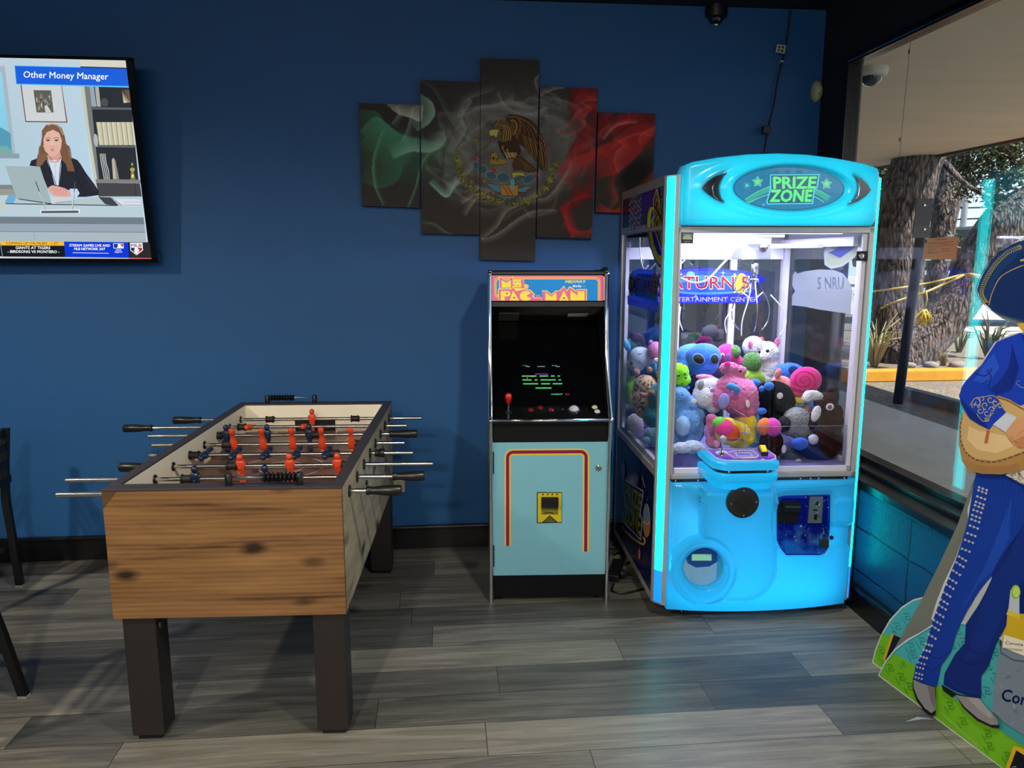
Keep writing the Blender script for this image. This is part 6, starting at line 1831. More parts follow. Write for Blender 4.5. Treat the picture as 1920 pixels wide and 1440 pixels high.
m = MB(); m.box(CWd - 0.011, CWd - 0.006, 0.064, CDp - 0.03, 0.690, zr0); rg_ = m.build('right_pane', glass('cabinet_glass', (0.95, 0.96, 0.97), 1.5), cm)
Z6 = lambda pts: [(1150 + x / 3.623, 270 + y / 3.623) for x, y in pts]
BP = cy(CDp - 0.060)
A = Art(pxmap(cm, *BP), (0, -1, 0)); A.k = 4
A.poly(Z6([(330, 885), (450, 852), (620, 842), (850, 858), (960, 872), (1010, 895), (1032, 930), (985, 955), (955, 985), (972, 1020), (998, 1040), (998, 1080), (150, 1080), (150, 1040), (320, 1035), (300, 990), (335, 950), (310, 920)]), c(24, 30, 196))
A.poly(Z6([(430, 880), (600, 862), (860, 875), (930, 900), (940, 960), (930, 1000), (700, 1030), (480, 1020), (380, 990)]), c(30, 70, 226))
A.poly(Z6([(440, 905), (600, 890), (700, 905), (860, 890), (930, 930), (800, 940), (620, 930), (460, 940)]), c(60, 130, 236)); A.curve(Z6([(400, 1000), (560, 1015), (760, 1010), (940, 1000)]), 4, c(60, 140, 236))
A.ell(*Z6([(525, 890)])[0], 8, 7, c(120, 170, 236)); A.ell(*Z6([(872, 950)])[0], 12, 20, c(236, 170, 40)); A.curve(Z6([(820, 880), (860, 950), (820, 1010)]), 3, c(240, 200, 60)); A.ell(*Z6([(345, 940)])[0], 8, 15, c(150, 200, 160))
for x, y in ((460, 885), (745, 875), (560, 1035)): A.star(*Z6([(x, y)])[0], 4.5, c(226, 236, 255), 0.18, 4)
qtext(A, 'SATURN 5', Z6([(330, 898), (925, 898), (925, 985), (330, 985)]), c(240, 236, 244), 0.05)
qtext(A, 'SATURN 5', Z6([(332, 901), (922, 901), (922, 982), (332, 982)]), c(220, 48, 56), 0.02)
qtext(A, 'FAMILY ENTERTAINMENT CENTER', Z6([(190, 1040), (982, 1040), (982, 1070), (190, 1070)]), c(236, 238, 250), 0.02)
A.build('glass_sticker', art_mat('lit_vinyl', 0.0, 0.5, trans=0.4), bg_)
RP = cx(CWd - 0.012)
A = Art(pxmap(cm, *RP), (-1, 0, 0)); A.k = 4
A.poly(Z6([(1220, 890), (1235, 865), (1250, 880), (1300, 865), (1400, 852), (1500, 856), (1560, 880), (1600, 930), (1625, 1000), (1615, 1080), (1612, 1155), (1400, 1125), (1300, 1105), (1212, 1095), (1215, 1030), (1235, 1000), (1215, 960)]), c(196, 204, 220))
A.text('5 NRU', *Z6([(1385, 985)])[0], 22, c(180, 190, 210), w=50, bold=0.02); 
A.poly(Z6([(1490, 610), (1540, 600), (1690, 602), (1690, 690), (1640, 770), (1560, 830), (1480, 850), (1435, 820), (1430, 740), (1455, 670)]), c(220, 226, 232))
A.poly(Z6([(1560, 600), (1690, 604), (1685, 660), (1620, 730), (1540, 780), (1480, 775), (1460, 740), (1500, 720)]), c(60, 80, 196)); A.poly(Z6([(1470, 740), (1440, 780), (1460, 830), (1540, 820), (1640, 750), (1690, 670), (1690, 640), (1620, 720), (1540, 775)]), c(206, 216, 190))
A.poly(Z6([(1495, 605), (1600, 602), (1500, 725), (1475, 700)]), c(170, 176, 200))
qtext(A, 'ENO', Z6([(1490, 625), (1590, 605), (1580, 640), (1500, 690)]), c(96, 106, 170), 0.03)
A.build('glass_sticker', art_mat('glass_vinyl', 0, 0.4, trans=0.55), rg_)

# ---- door: aluminium frame, glass, lock, small sticker
m = MB()
dx0, dx1 = 0.0525, CWd - 0.017
for (a0, b0, a1, b1) in ((dx0, 0.66, dx0 + 0.011, 1.735), (dx1 - 0.020, 0.66, dx1, 1.735), (dx0, 0.66, dx1, 0.682), (dx0, 1.712, dx1, 1.738)):
    m.box(a0, a1, -0.004, 0.022, b0, b1, 0.002, 1)
dfr = m.build('door_frame', ALUW, cm)
m = MB()
for (a0, b0, a1, b1) in ((dx0 + 0.011, 0.682, dx0 + 0.013, 1.712), (dx1 - 0.040, 0.682, dx1 - 0.022, 1.712), (dx0 + 0.02, 0.682, dx1 - 0.022, 0.706)):
    m.box(a0, a1, 0.006, 0.02, b0, b1, 0.001, 1)
m.build('inner_bead', LILAC, dfr)
m = MB(); m.box(dx0 + 0.011, dx1 - 0.022, 0.004, 0.008, 0.682, 1.712); m.build('front_pane', glass('cabinet_glass', (0.95, 0.96, 0.97), 1.5), dfr)
p = cpy(1616, 480, -0.006)
m = MB(); m.box(p.x - 0.024, p.x + 0.024, -0.010, -0.004, p.z - 0.020, p.z + 0.020, 0.004); lk = m.build('door_lock', pm('dark_lock_plate', c(40, 40, 42), 0.3, 0.7), dfr)
m = MB(); m.lathe([(0.001, 0), (0.012, 0), (0.011, 0.006), (0.005, 0.007), (0.001, 0.005)], (p.x - .006, -0.010, p.z), (0, -1, 0), 18); m.build('lock_barrel', CHROME, lk, smooth='auto')
A = Art(pxmap(cm, *cy(0.0035)), (0, -1, 0)); A.k = 4
A.poly(Z6([(462, 596), (545, 596), (540, 676), (462, 674)]), c(28, 30, 34)); A.poly(Z6([(470, 604), (538, 604), (534, 650), (470, 648)]), c(120, 142, 140)); A.poly(Z6([(470, 640), (490, 618), (520, 618), (534, 640), (534, 650), (470, 648)]), c(176, 186, 160)); A.line(Z6([(476, 660), (530, 661)]), .8, c(170, 170, 170)); A.line(Z6([(484, 668), (522, 669)]), .6, c(150, 150, 150))
A.build('warning_sticker', PRINT, dfr)
m = MB(); m.box(0.06, CWd - 0.055, -0.010, 0.03, 0.645, 0.661); led = m.build('steel_ledge', pm('polished_dark_steel', c(70, 72, 74), 0.2, 0.9), cm)
m = MB()
for px in (1267, 1309, 1501, 1520, 1535, 1583): q = cpy(px, 899, -0.012); m.sph((q.x, -0.010, 0.655), 0.0045, 8, 6)
m.build('ledge_bolt', CHROME, led)

# ---- moulded front cover
def rrsd(x, y, x0, y0, x1, y1, r):
    cx_, cy_ = (x0 + x1) / 2, (y0 + y1) / 2
    qx, qy = abs(x - cx_) - (x1 - x0) / 2 + r, abs(y - cy_) - (y1 - y0) / 2 + r
    return math.hypot(max(qx, 0), max(qy, 0)) + min(max(qx, qy), 0) - r
GPOLY = [(1450, 985), (1451, 960), (1454, 942), (1462, 933), (1472, 930), (1510, 929), (1557, 928), (1556, 990), (1551, 1030), (1546, 1038), (1538, 1041), (1474, 1041), (1464, 1028), (1456, 1010)]
def polysd(x, y, P_):
    d, ins = 1e9, False
    for i in range(len(P_)):
        (ax_, ay_), (bx_, by_) = P_[i - 1], P_[i]
        ex, ey, wx, wy = bx_ - ax_, by_ - ay_, x - ax_, y - ay_
        t = min(1, max(0, (wx * ex + wy * ey) / (ex * ex + ey * ey)))
        d = min(d, math.hypot(wx - ex * t, wy - ey * t))
        if (ay_ > y) != (by_ > y) and x < (bx_ - ax_) * (y - ay_) / (by_ - ay_) + ax_: ins = not ins
    return -d if ins else d
CX0_, CX1_, CZ0_, CZ1_ = 0.055, CWd - 0.020, 0.058, 0.650
def base_y(x, z):
    s_ = (x - 0.45) / 0.42
    return -0.012 - 0.048 * (1 - min(1, s_ * s_)) - 0.012 * sm(0.05, 0.2, z) 
_h = {}
def relief(px, py):
    r_ = 0.0
    d = rrsd(px, py, 1313, 780, 1456, 1128, 64); pil = 1 - sm(-9, 3, d)
    top = 1 - sm(960, 1120, py)
    r_ += pil * (0.050 + 0.060 * top)
    # shoulder sweeping in from the left
    sh = (1 - sm(0, 34, 1313 - px)) * (px < 1313) * (1 - sm(930, 968, py + (1313 - px) * 0.6))
    r_ += sh * 0.045
    dr_ = math.hypot((px - 1318) / 63, (py - 1070) / 65)
    ring = (1 - sm(0.90, 1.03, dr_))
    r_ = r_ * (1 - ring) + 0.072 * ring
    ho = math.hypot((px - 1320) / 38, (py - 1062) / 36)
    hm = 1 - sm(0.94, 1.10, ho); r_ = r_ * (1 - hm) + 0.022 * hm
    groove = math.exp(-((math.hypot((px - 1318) / 50, (py - 1070) / 52) - 1) / 0.05) ** 2) * 0.004
    r_ -= groove
    g = polysd(px, py, GPOLY); r_ -= (1 - sm(-1, 9, g)) * 0.022
    # recess at the right edge with the key switch
    rr = rrsd(px, py, 1540, 988, 1650, 1026, 14); r_ -= (1 - sm(-4, 8, rr)) * 0.022
    l1 = rrsd(px, py, 1566, 935, 1640, 985, 12); r_ += (1 - sm(-7, 1, l1)) * 0.010
    return r_
def cov_y(x, z):
    b = base_y(x, z); r_ = 0.03
    for _ in range(3):
        px, py = proj(MC @ Vector((x, b - r_, z))); r_ = 0.5 * r_ + 0.5 * relief(px, py) if _ < 2 else relief(px, py)
    return b - r_
NX, NZ = 190, 150
ys = {}
m = MB()
def cov(u, v):
    x = CX0_ + (CX1_ - CX0_) * u; z = CZ0_ + (CZ1_ - CZ0_) * v
    y = cov_y(x, z)
    ed = min(u * (CX1_ - CX0_), (1 - u) * (CX1_ - CX0_), v * (CZ1_ - CZ0_), (1 - v) * (CZ1_ - CZ0_))
    if ed < 0.02: y += 0.020 * (1 - math.sqrt(max(0, 1 - ((0.02 - ed) / 0.02) ** 2)))
    return Vector((x, y, z))
m.grid(cov, NX, NZ)
m.bm.verts.ensure_lookup_table()
W_ = NX + 1
loop = [m.bm.verts[i] for i in range(W_)] + [m.bm.verts[(j + 1) * W_ - 1] for j in range(1, NZ + 1)] + [m.bm.verts[NZ * W_ + i] for i in range(NX - 1, -1, -1)] + [m.bm.verts[j * W_] for j in range(NZ - 1, 0, -1)]
bk = [m.bm.verts.new((v.co.x, 0.035, v.co.z)) for v in loop]
for i in range(len(loop)):
    f = m.bm.faces.new((loop[i], loop[(i + 1) % len(loop)], bk[(i + 1) % len(loop)], bk[i])); f.smooth = True
fcov = m.build('front_cover', SHELL, cm, smooth=True, fixn=True)
def inner_light(loc, sx, sy, e, rot, col=CYAN):
    o = light('cabinet_lamp', 'AREA', loc, e, col, rot, size=sx, size_y=sy); o.parent = cm; return o
inner_light((0.45, 0.050, 0.34), 0.74, 0.50, 2.5, (R(90), 0, 0))
inner_light((0.45, 0.045, 0.12), 0.70, 0.06, 1.1, (R(90), 0, 0))

# ---- prize chute flap, speaker, coin panel
def front_at(px, py, off=0.0):
    q = cpy(px, py, -0.06)
    for _ in range(4): q = cpy(px, py, cov_y(q.x, q.z) - off)
    return q
q = front_at(1320, 1062); fy_ = q.y - 0.006
A = Art(pxmap(cm, *cy(fy_)), (0, -1, 0))
A.k = 2
A.ell(1320, 1062, 39, 37, c(120, 170, 206), seg=40)
A.poly([(1286, 1045), (1296, 1034), (1318, 1026), (1344, 1030), (1352, 1040), (1347, 1052), (1330, 1062), (1305, 1064), (1289, 1056)], c(24, 70, 140))
A.curve([(1286, 1056), (1300, 1064), (1318, 1066), (1338, 1060), (1348, 1048)], 6, c(150, 220, 90)); A.curve([(1284, 1058), (1300, 1067), (1320, 1069), (1342, 1062), (1350, 1046)], 1.2, c(20, 50, 90))
A.curve([(1284, 1068), (1298, 1078), (1320, 1082), (1340, 1076), (1354, 1060), (1357, 1040)], 2, c(140, 210, 100))
for x, y in ((1306, 1074), (1318, 1072), (1326, 1076), (1336, 1068), (1296, 1084), (1330, 1088)): A.ell(x, y, .8, .6, c(60, 110, 150), seg=6)
A.rect(1297, 1039, 1334, 1051, c(150, 226, 190)); qtext(A, 'OUT', [(1300, 1040.5), (1330, 1039.5), (1331, 1049), (1301, 1050)], c(24, 90, 130), 0.05)
qtext(A, 'PRIZE', [(1300, 1029), (1338, 1027), (1339, 1036), (1301, 1038)], c(130, 210, 120), 0.03)
fl = A.build('prize_flap', art_mat('flap_print', 0.12, 0.25), cm)
fl.modifiers.new('thick', 'SOLIDIFY').thickness = 0.0006
q = front_at(1394, 943)
sy_ = min(front_at(x, y).y for x, y in ((1394, 943), (1394, 922), (1394, 966), (1372, 943), (1416, 943), (1394, 930))) - 0.002
sy_ = min(sy_, -0.2045)
q = cpy(1394, 943, sy_)
m = MB(); rr_ = 30.5 / FPX * 3.0
m.lathe([(0.001, -0.02), (rr_ + 0.002, -0.02), (rr_ + 0.002, 0.002), (rr_, 0.005), (rr_ - 0.004, 0.0055), (0.001, 0.0075)], (q.x, sy_ + 0.004, q.z), (0, -1, 0), 40)
sp_o = m.build('speaker_grille', pm('speaker_black', c(30, 32, 32), 0.45, noise_amt=0.2, nscale=200), cm, smooth='auto')
m = MB()
for i in range(-7, 8):
    for j in range(-7, 8):
        X, Z_ = i * 0.0058 + (j % 2) * 0.0029, j * 0.0052
        if math.hypot(X, Z_) < rr_ * 0.62: m.cyl((q.x + X, sy_ - 0.0035, q.z + Z_), (q.x + X, sy_ - 0.0042, q.z + Z_), 0.0015, 5)
m.build('grille_hole', pm('hole_black', c(5, 5, 6), 0.9), sp_o)
m = MB()
for k in range(4): m.sph((q.x + math.cos(k * PI / 2 + .05) * rr_ * 0.82, sy_ - 0.0028, q.z + math.sin(k * PI / 2 + .05) * rr_ * 0.82), 0.0036, 8, 6)
m.build('grille_screw', CHROME, sp_o)
qs = [front_at(x, y) for x, y in ((1480, 950), (1540, 950), (1480, 1020), (1530, 1020))]
gp_a, gp_b = qs[0], qs[1]
# panel plane: fits the recess (slightly turned with the bulge)
gdir = Vector((gp_b.x - gp_a.x, gp_b.y - gp_a.y, 0)).normalized(); gnl = Vector((gdir.y, -gdir.x, 0))
g0 = gp_a + gnl * 0.008
gW, gN = MC @ g0, RC @ gnl
Gm = pxmap(cm, gW, gN)
gp3 = [Gm(x, y) for x, y in GPOLY]
m = MB(); 
tri = geometry.tessellate_polygon([[p for p in gp3]])
m.skin([[p for p in gp3], [p - gnl * 0.010 for p in gp3]], smooth=False); cp_o = m.build('coin_panel', pm('galaxy_panel_base', c(16, 40, 150), 0.3), cm)
A = Art(Gm, gnl); A.k = 4
A.poly(GPOLY, c(20, 56, 176))
# coloured cloudy print on a small grid
rg = random.Random(9)
gx = [(x, y) for y in range(930, 1041, 4) for x in range(1452, 1556, 4)]
for (x, y) in gx:
    if polysd(x + 2, y + 2, GPOLY) < -3:
        n1 = noise.noise(Vector((x * .03, y * .04, 1))) + .5 * noise.noise(Vector((x * .09, y * .1, 4)))
        k = min(1, max(0, (y - 985) / 50 + n1 * .9)); k2 = min(1, max(0, 1 - math.hypot((x - 1512) / 30, (y - 1005) / 22))) * (0.6 + n1)
        col = [a * (1 - k) + b_ * k for a, b_ in zip((10, 20, 130), (30, 110, 220))]
        col = [a * (1 - max(0, k2)) + b_ * max(0, k2) for a, b_ in zip(col, (110, 170, 190))]
        A.rect(x, y, x + 4.2, y + 4.2, c(*col)); A.k -= 1
A.k += 1
for _ in range(130):
    x, y = rg.uniform(1452, 1555), rg.uniform(931, 1039)
    if polysd(x, y, GPOLY) < -2: s_ = rg.choice([.35, .4, .5, .6, 1.0]); A.ell(x, y, s_, s_, c(*rg.choice([(190, 220, 250), (120, 180, 240), (110, 140, 230)])), seg=6)
for x, y, s_ in ((1501, 986, 3), (1489, 1006, 2), (1456, 952, 2.2), (1509, 1003, 1.5)): A.ell(x, y, s_, s_, c(130, 200, 235), rim=c(30, 80, 190), seg=12)
A.build('galaxy_print', PRINTG, cp_o)
def gbox(name, poly, d, mat, parent=None, off=0.0):
    q = [Gm(x, y) + gnl * off for x, y in poly]; m = MB(); m.skin([q, [p + gnl * d for p in q]], smooth=False); return m.build(name, mat, parent or cp_o)
ba = gbox('bill_acceptor', [(1459, 938), (1496, 940), (1494, 979), (1457, 978)], 0.010, BLACK)
gbox('bill_slot', [(1465, 942), (1496, 943), (1495, 958), (1464, 957)], 0.024, pm('slot_black', c(26, 34, 36), 0.3), ba)
gbox('slot_lip', [(1467, 945), (1495, 945.5), (1495, 949), (1467, 948.5)], 0.027, pm('slot_lip', c(52, 76, 84), 0.25), ba)
co = gbox('coin_mechanism', [(1518, 931), (1542, 931), (1539, 980), (1514, 980)], 0.006, pm('coin_plate_steel', c(150, 176, 182), 0.3, 0.7))
p = Gm(1531, 943) + gnl * 0.006
m = MB(); m.lathe([(0.0125, 0), (0.0135, 0.002), (0.0125, 0.004), (0.0105, 0.003), (0.0105, 0), (0.001, 0.001)], p, gnl, 22); m.build('coin_ring', CHROME, co, smooth='auto')
gbox('coin_slot', [(1530, 938), (1532.5, 938), (1532, 948), (1529.5, 948)], 0.009, BLACK, co)
gbox('reject_slot', [(1523, 954), (1530, 954), (1530, 956.5), (1523, 956.5)], 0.008, BLACK, co)
m = MB(); m.tube([Gm(1528, 957) + gnl * .010, Gm(1532, 962) + gnl * .014, Gm(1536, 967) + gnl * .010], 0.0022, 8); m.build('reject_lever', CHROME, co)
gbox('coin_return', [(1525, 964), (1531, 964), (1529, 975), (1524, 972)], 0.008, BLACK, co)
# padlock hanging on its hasp
pl = thing('padlock', 'laminated steel padlock hanging on the coin panel of the glowing machine', 'padlock', tuple(MC @ (Gm(1541, 1023) + gnl * 0.014)), R(-1.5))
def lpk(x, y, o=0.014): return L(pl, MC @ (Gm(x, y) + gnl * o))
q = [lpk(x, y, 0.008) for x, y in ((1534, 1009), (1549, 1009), (1549, 1023), (1534, 1023))]; fwd_ = L(pl, MC @ (Gm(1541, 1016) + gnl * 0.022)) - L(pl, MC @ (Gm(1541, 1016) + gnl * 0.008))
m = MB(); m.skin([q, [p + fwd_ for p in q]], smooth=False); m.build('lock_body', pm('laminated_brass_body', c(84, 92, 84), 0.4, 0.7, noise_amt=0.3, nscale=3, stretch=(1, 1, 90)), pl)
m = MB(); m.tube([lpk(x, y, 0.015) for x, y in spline([(1536.5, 1010), (1536.5, 1002), (1538.5, 998.5), (1541.5, 997.5), (1544.5, 999), (1546.5, 1003), (1546.5, 1010)], 4)], 0.0022, 8); m.build('shackle', CHROME, pl, smooth='auto')
m = MB(); m.tube([Gm(x, y) + gnl * 0.012 for x, y in spline([(1537, 988), (1541, 990), (1541.5, 996), (1540, 1001)], 4)], 0.003, 8); m.build('hasp', CHROME, cp_o, smooth='auto')
p = front_at(1559, 1008)
m = MB(); m.lathe([(0.001, 0), (0.0095, 0), (0.009, 0.004), (0.005, 0.005), (0.001, 0.004)], (p.x, p.y + 0.001, p.z), (0, -1, 0), 18); m.build('key_switch', pm('dark_chrome', c(60, 60, 64), 0.2, 0.9), cm, smooth='auto')

# ---- joystick console
def slab(name, pts, z0, z1, mat, bev=0.008):
    m = MB(); pts = [Vector(p) for p in pts]
    n_ = len(pts); ce = sum(pts, Vector((0, 0))) / n_
    rings = []
    for zz, ins in ((z0, bev), (z0 + bev * .35, bev * .3), (z0 + bev, 0), (z1 - bev, 0), (z1 - bev * .35, bev * .3), (z1, bev)):
        rings.append([Vector((ce.x + (p.x - ce.x) * (1 - ins / 0.12), ce.y + (p.y - ce.y) * (1 - ins / 0.10), zz)) for p in pts])
    m.skin(rings); return m.build(name, mat, cm, smooth='auto')
def conso(grow=0.0, yb=0.004, yf=-0.222):
    xl, xr = cpy(1316, 850, -0.05).x - grow, cpy(1462, 866, -0.19).x + grow
    yf = yf - grow
    out = [(xl, yb), (xl, yf + 0.11)]
    out += [(xl + 0.062 - 0.062 * math.cos(t_), yf + 0.062 + 0.0 - 0.062 * math.sin(t_)) for t_ in [PI / 2 * k / 7 for k in range(1, 8)]]
    out += [(xr - 0.045 + 0.045 * math.sin(t_), yf + 0.045 - 0.045 * math.cos(t_)) for t_ in [PI / 2 * k / 7 for k in range(0, 8)]]
    out += [(xr, yb)]
    return out
slab('console_slab', conso(), 0.757, 0.790, SHELL2)
slab('console_band', conso(-0.016), 0.741, 0.758, pm('mirror_black_band', c(14, 14, 14), 0.08, 0.3, coat=1.0), 0.001)
slab('console_slab', conso(0.0, yf=-0.215), 0.706, 0.742, SHELL2)
m = MB()
xl, xr = cpy(1335, 900, -0.12).x, cpy(1455, 900, -0.16).x
nk = conso(-0.020)
slab('console_neck', nk, 0.672, 0.712, SHELL2, 0.002)
ct_w, ct_n = MC @ Vector((0, 0, 0.7902)), Vector((0, 0, 1))
A = Art(pxmap(cm, ct_w, ct_n), (0, 0, 1)); A.k = 2
J = lambda pts: [(1310 + x / 8.0, 820 + y / 8.0) for x, y in pts]
TP = J([(95, 172), (1020, 172), (1160, 270), (1165, 320), (1080, 348), (420, 348), (330, 330), (240, 300)])
A.poly(TP, c(190, 196, 214))
A.poly(J([(115, 178), (1010, 178), (1140, 272), (1145, 310), (1070, 338), (430, 338), (345, 322), (255, 294)]), None, [c(110, 92, 200), c(96, 76, 190), c(150, 100, 200), c(80, 60, 180), c(90, 60, 190), c(70, 50, 180), c(60, 44, 170), c(90, 70, 190)])
A.poly(J([(400, 225), (540, 195), (820, 195), (905, 275), (860, 310), (520, 310)]), c(206, 214, 170)); A.poly(J([(420, 228), (545, 202), (812, 202), (890, 272), (850, 303), (525, 303)]), c(120, 110, 200))
A.poly(J([(540, 230), (760, 228), (820, 282), (580, 282)]), c(214, 214, 150)); A.poly(J([(555, 236), (755, 234), (805, 276), (590, 276)]), c(70, 90, 220))
A.ell(*J([(340, 225)])[0], 11, 4, c(200, 204, 240)); A.ell(*J([(360, 250)])[0], 7, 2.6, c(150, 140, 220))
A.poly(J([(660, 300), (860, 290), (840, 312), (640, 318)]), c(226, 196, 80)); A.ell(*J([(960, 328)])[0], 3, 1, c(226, 206, 110)); A.ell(*J([(880, 322)])[0], 4, 1.4, c(60, 70, 220))
for k in range(5): A.ell(*J([(590 + k * 42, 212)])[0], 1.6, .9, c(40, 40, 110))
rg = random.Random(3)
for _ in range(50):
    x, y = rg.uniform(260, 1100), rg.uniform(185, 335); A.ell(*J([(x, y)])[0], .35, .25, c(226, 220, 250), seg=6)
A.build('console_print', PRINTG, cm)
for px in (1366, 1438):
    m = MB(); q = cpy(px, 883, -0.2); m.lathe([(0.001, 0), (0.005, 0), (0.004, 0.003), (0.001, 0.003)], (q.x, -0.2065, 0.7495), (0, -1, 0), 10); m.build('band_bolt', CHROME, cm)
p = MCi @ onp(1354, 852, ct_w, ct_n)
jz = L(cm, onp(1356, 826, MC @ p, RC @ Vector((0, 1, 0)))).z
m = MB(); m.lathe([(0.001, 0), (0.016, 0), (0.014, 0.004), (0.008, 0.008), (0.0055, 0.012), (0.0055, jz - 0.790 - 0.008), (0.008, jz - .790 - 0.004)], (p.x, p.y, 0.790), (0, 0, 1), 20); js = m.build('joystick', CHROME, cm, smooth='auto')
m = MB(); m.sph((p.x, p.y, jz + 0.006), 0.0165, 22, 16); m.build('joystick_ball', pm('faceted_glitter_ball', c(200, 202, 210), 0.12, 0.6, noise_amt=0.9, nscale=260, bump=0.8, bscale=300, coat=1), js)
q = [MCi @ onp(x, y, ct_w, ct_n) for x, y in ((1421, 843), (1436, 843.5), (1440, 855), (1427, 855))]
m = MB(); m.skin([q, [v + Vector((0, 0, 0.016)) for v in q]], smooth=False); bt = m.build('button_housing', BLACK, cm)
ce = sum(q, Vector()) / 4
m = MB(); m.skin([[ce + (v - ce) * .75 + Vector((0, 0, 0.016)) for v in q], [ce + (v - ce) * .65 + Vector((0, 0, 0.026)) for v in q]], smooth=False); m.build('start_button', pm('yellow_button', c(240, 214, 30), 0.3, emit=c(240, 214, 30), es=0.25), bt)

# ---- topper
TYB = -0.045
tz0 = cpy(1460, 423, TYB).z
def ztop_px(px):   # arch of the top edge in picture units
    P_ = [(1284, 318), (1288, 307), (1299, 302.5), (1343, 295), (1398, 289.5), (1454, 288), (1509, 290.5), (1564, 297), (1619, 306), (1644, 313), (1650, 325)]
    for (a, b_), (c_, d) in zip(P_, P_[1:]):
        if px <= c_: return b_ + (d - b_) * max(0, (px - a)) / (c_ - a)
    return P_[-1][1]
xl0, xr0 = cpy(1283, 350, TYB).x, cpy(1650, 350, TYB).x
def top_relief(px, py):
    r_ = 0
    d = math.hypot((px - 1478.5) / 104, (py - 354) / 40.5)
    r_ += 0.016 * math.exp(-((d - 1.13) / 0.10) ** 2)
    r_ -= 0.010 * (1 - sm(0.96, 1.04, d))
    d2 = math.hypot((px - 1478) / 176, (py - 352) / 58)
    r_ += 0.010 * (1 - sm(0.9, 1.06, d2))
    d3 = math.hypot((px - 1478) / 130, (py - 356) / 55)
    r_ += 0.006 * math.exp(-((d3 - 1.0) / 0.06) ** 2)
    return r_
TNX, TNZ = 150, 56
def topf(u, v):
    x = xl0 + (xr0 - xl0) * u
    w = MC @ Vector((x, TYB, 0)); px = proj(MC @ Vector((x, TYB, 1.9)))[0]
    zt_ = cpy(px, ztop_px(px), TYB).z
    z = tz0 + (zt_ - tz0) * v
    # bottom corners pull in slightly
    if v < 0.12 and (u > 0.985): x -= (0.12 - v) * 0.1
    s_ = (u - .5) * 2
    y = TYB - 0.035 * (1 - s_ * s_)
    p = MC @ Vector((x, y, z)); a, b_ = proj(p)
    y -= top_relief(a, b_)
    e = min(u * (xr0 - xl0), (1 - u) * (xr0 - xl0), v * 0.25, (1 - v) * 0.25)
    if e < 0.022: y += 0.024 * (1 - math.sqrt(max(0, 1 - ((0.022 - e) / 0.022) ** 2)))
    return Vector((x, y, z))
m = MB(); m.grid(topf, TNX, TNZ); m.bm.verts.ensure_lookup_table(); W_ = TNX + 1
loop = [m.bm.verts[i] for i in range(W_)] + [m.bm.verts[(j + 1) * W_ - 1] for j in range(1, TNZ + 1)] + [m.bm.verts[TNZ * W_ + i] for i in range(TNX - 1, -1, -1)] + [m.bm.verts[j * W_] for j in range(TNZ - 1, 0, -1)]
bk = [m.bm.verts.new((v.co.x, 0.07, v.co.z)) for v in loop]
for i in range(len(loop)):
    f = m.bm.faces.new((loop[i], loop[(i + 1) % len(loop)], bk[(i + 1) % len(loop)], bk[i])); f.smooth = True
topo = m.build('topper', SHELL, cm, smooth=True)
inner_light(((xl0 + xr0) / 2, 0.06, (tz0 + 2.0) / 2), 0.74, 0.22, 2.4, (R(90), 0, 0), (0.0, 0.9, 1.0))
m = MB(); m.box(xl0 + 0.02, xr0 - 0.02, 0.064, 0.074, tz0 + 0.01, 1.96); m.build('topper_back', pm('white_sheet', c(225, 225, 228), 0.5), cm)
tfy = TYB - 0.035 - 0.004
Tm = pxmap(cm, *cy(tfy - 0.010))
A = Art(Tm, (0, -1, 0)); A.k = 4
A.ell(1479, 353.5, 104.5, 40.8, c(16, 60, 84), seg=60, rot=0.012)
A.ell(1479, 353.5, 103, 39.6, c(20, 116, 160), seg=60, rot=0.012)
A.ell(1479, 353.5, 101, 38, c(14, 100, 150), seg=60, rim=c(16, 126, 170), rot=0.012)
ring_pts = [(1400 + k * 15.6, 374 - 17 * math.sin(PI * (k + .6) / 11)) for k in range(11)]
A.curve([(1399, 378), (1425, 362), (1455, 352), (1490, 352), (1530, 360), (1553, 374)], 9, c(40, 170, 150)); A.curve([(1403, 381), (1430, 368), (1460, 361), (1490, 361), (1525, 368), (1545, 379)], 1.0, c(150, 226, 190)); A.curve([(1397, 374), (1425, 357), (1455, 347), (1490, 347), (1530, 355), (1558, 370)], 1.0, c(120, 214, 200))
rg = random.Random(6)
for _ in range(90):
    an, rr = rg.uniform(0, 2 * PI), rg.uniform(.1, .93); A.ell(1479 + 100 * rr * math.cos(an), 353.5 + 37 * rr * math.sin(an), .5, .5, c(90, 200, 230), seg=6)
A.star(1400, 348, 9, c(120, 220, 240), 0.14, 8); A.star(1431, 384, 5, c(110, 214, 236), 0.14, 8)
for (x, y) in ((1420, 341), (1549, 345)):
    A.star(x, y, 11, c(110, 226, 214), 0.55); A.star(x, y, 8.8, c(14, 90, 120), 0.52); A.star(x, y, 7.4, c(110, 226, 130), 0.5)
A.poly(Z6([(1062, 208), (1400, 205), (1385, 300), (1368, 305), (1355, 408), (1045, 412), (1035, 395), (1060, 310)]), c(70, 210, 236))
A.poly(Z6([(1070, 214), (1390, 212), (1376, 298), (1358, 308), (1346, 400), (1050, 404), (1046, 392), (1070, 310)]), c(12, 92, 120))
GN = c(112, 232, 150)
qtext(A, 'PRIZE', Z6([(1085, 226), (1378, 224), (1368, 300), (1088, 302)]), GN, 0.05)
qtext(A, 'ZONE', Z6([(1072, 314), (1350, 312), (1340, 390), (1062, 392)]), GN, 0.06)
for k in range(3): A.ell(1455 + k * 22, 322.5, 5, 3, c(20, 96, 136)) 
A.build('oval_sign', art_mat('backlit_sign', 0.72, 0.2, coat=0.5, diffuse=0.5), topo)
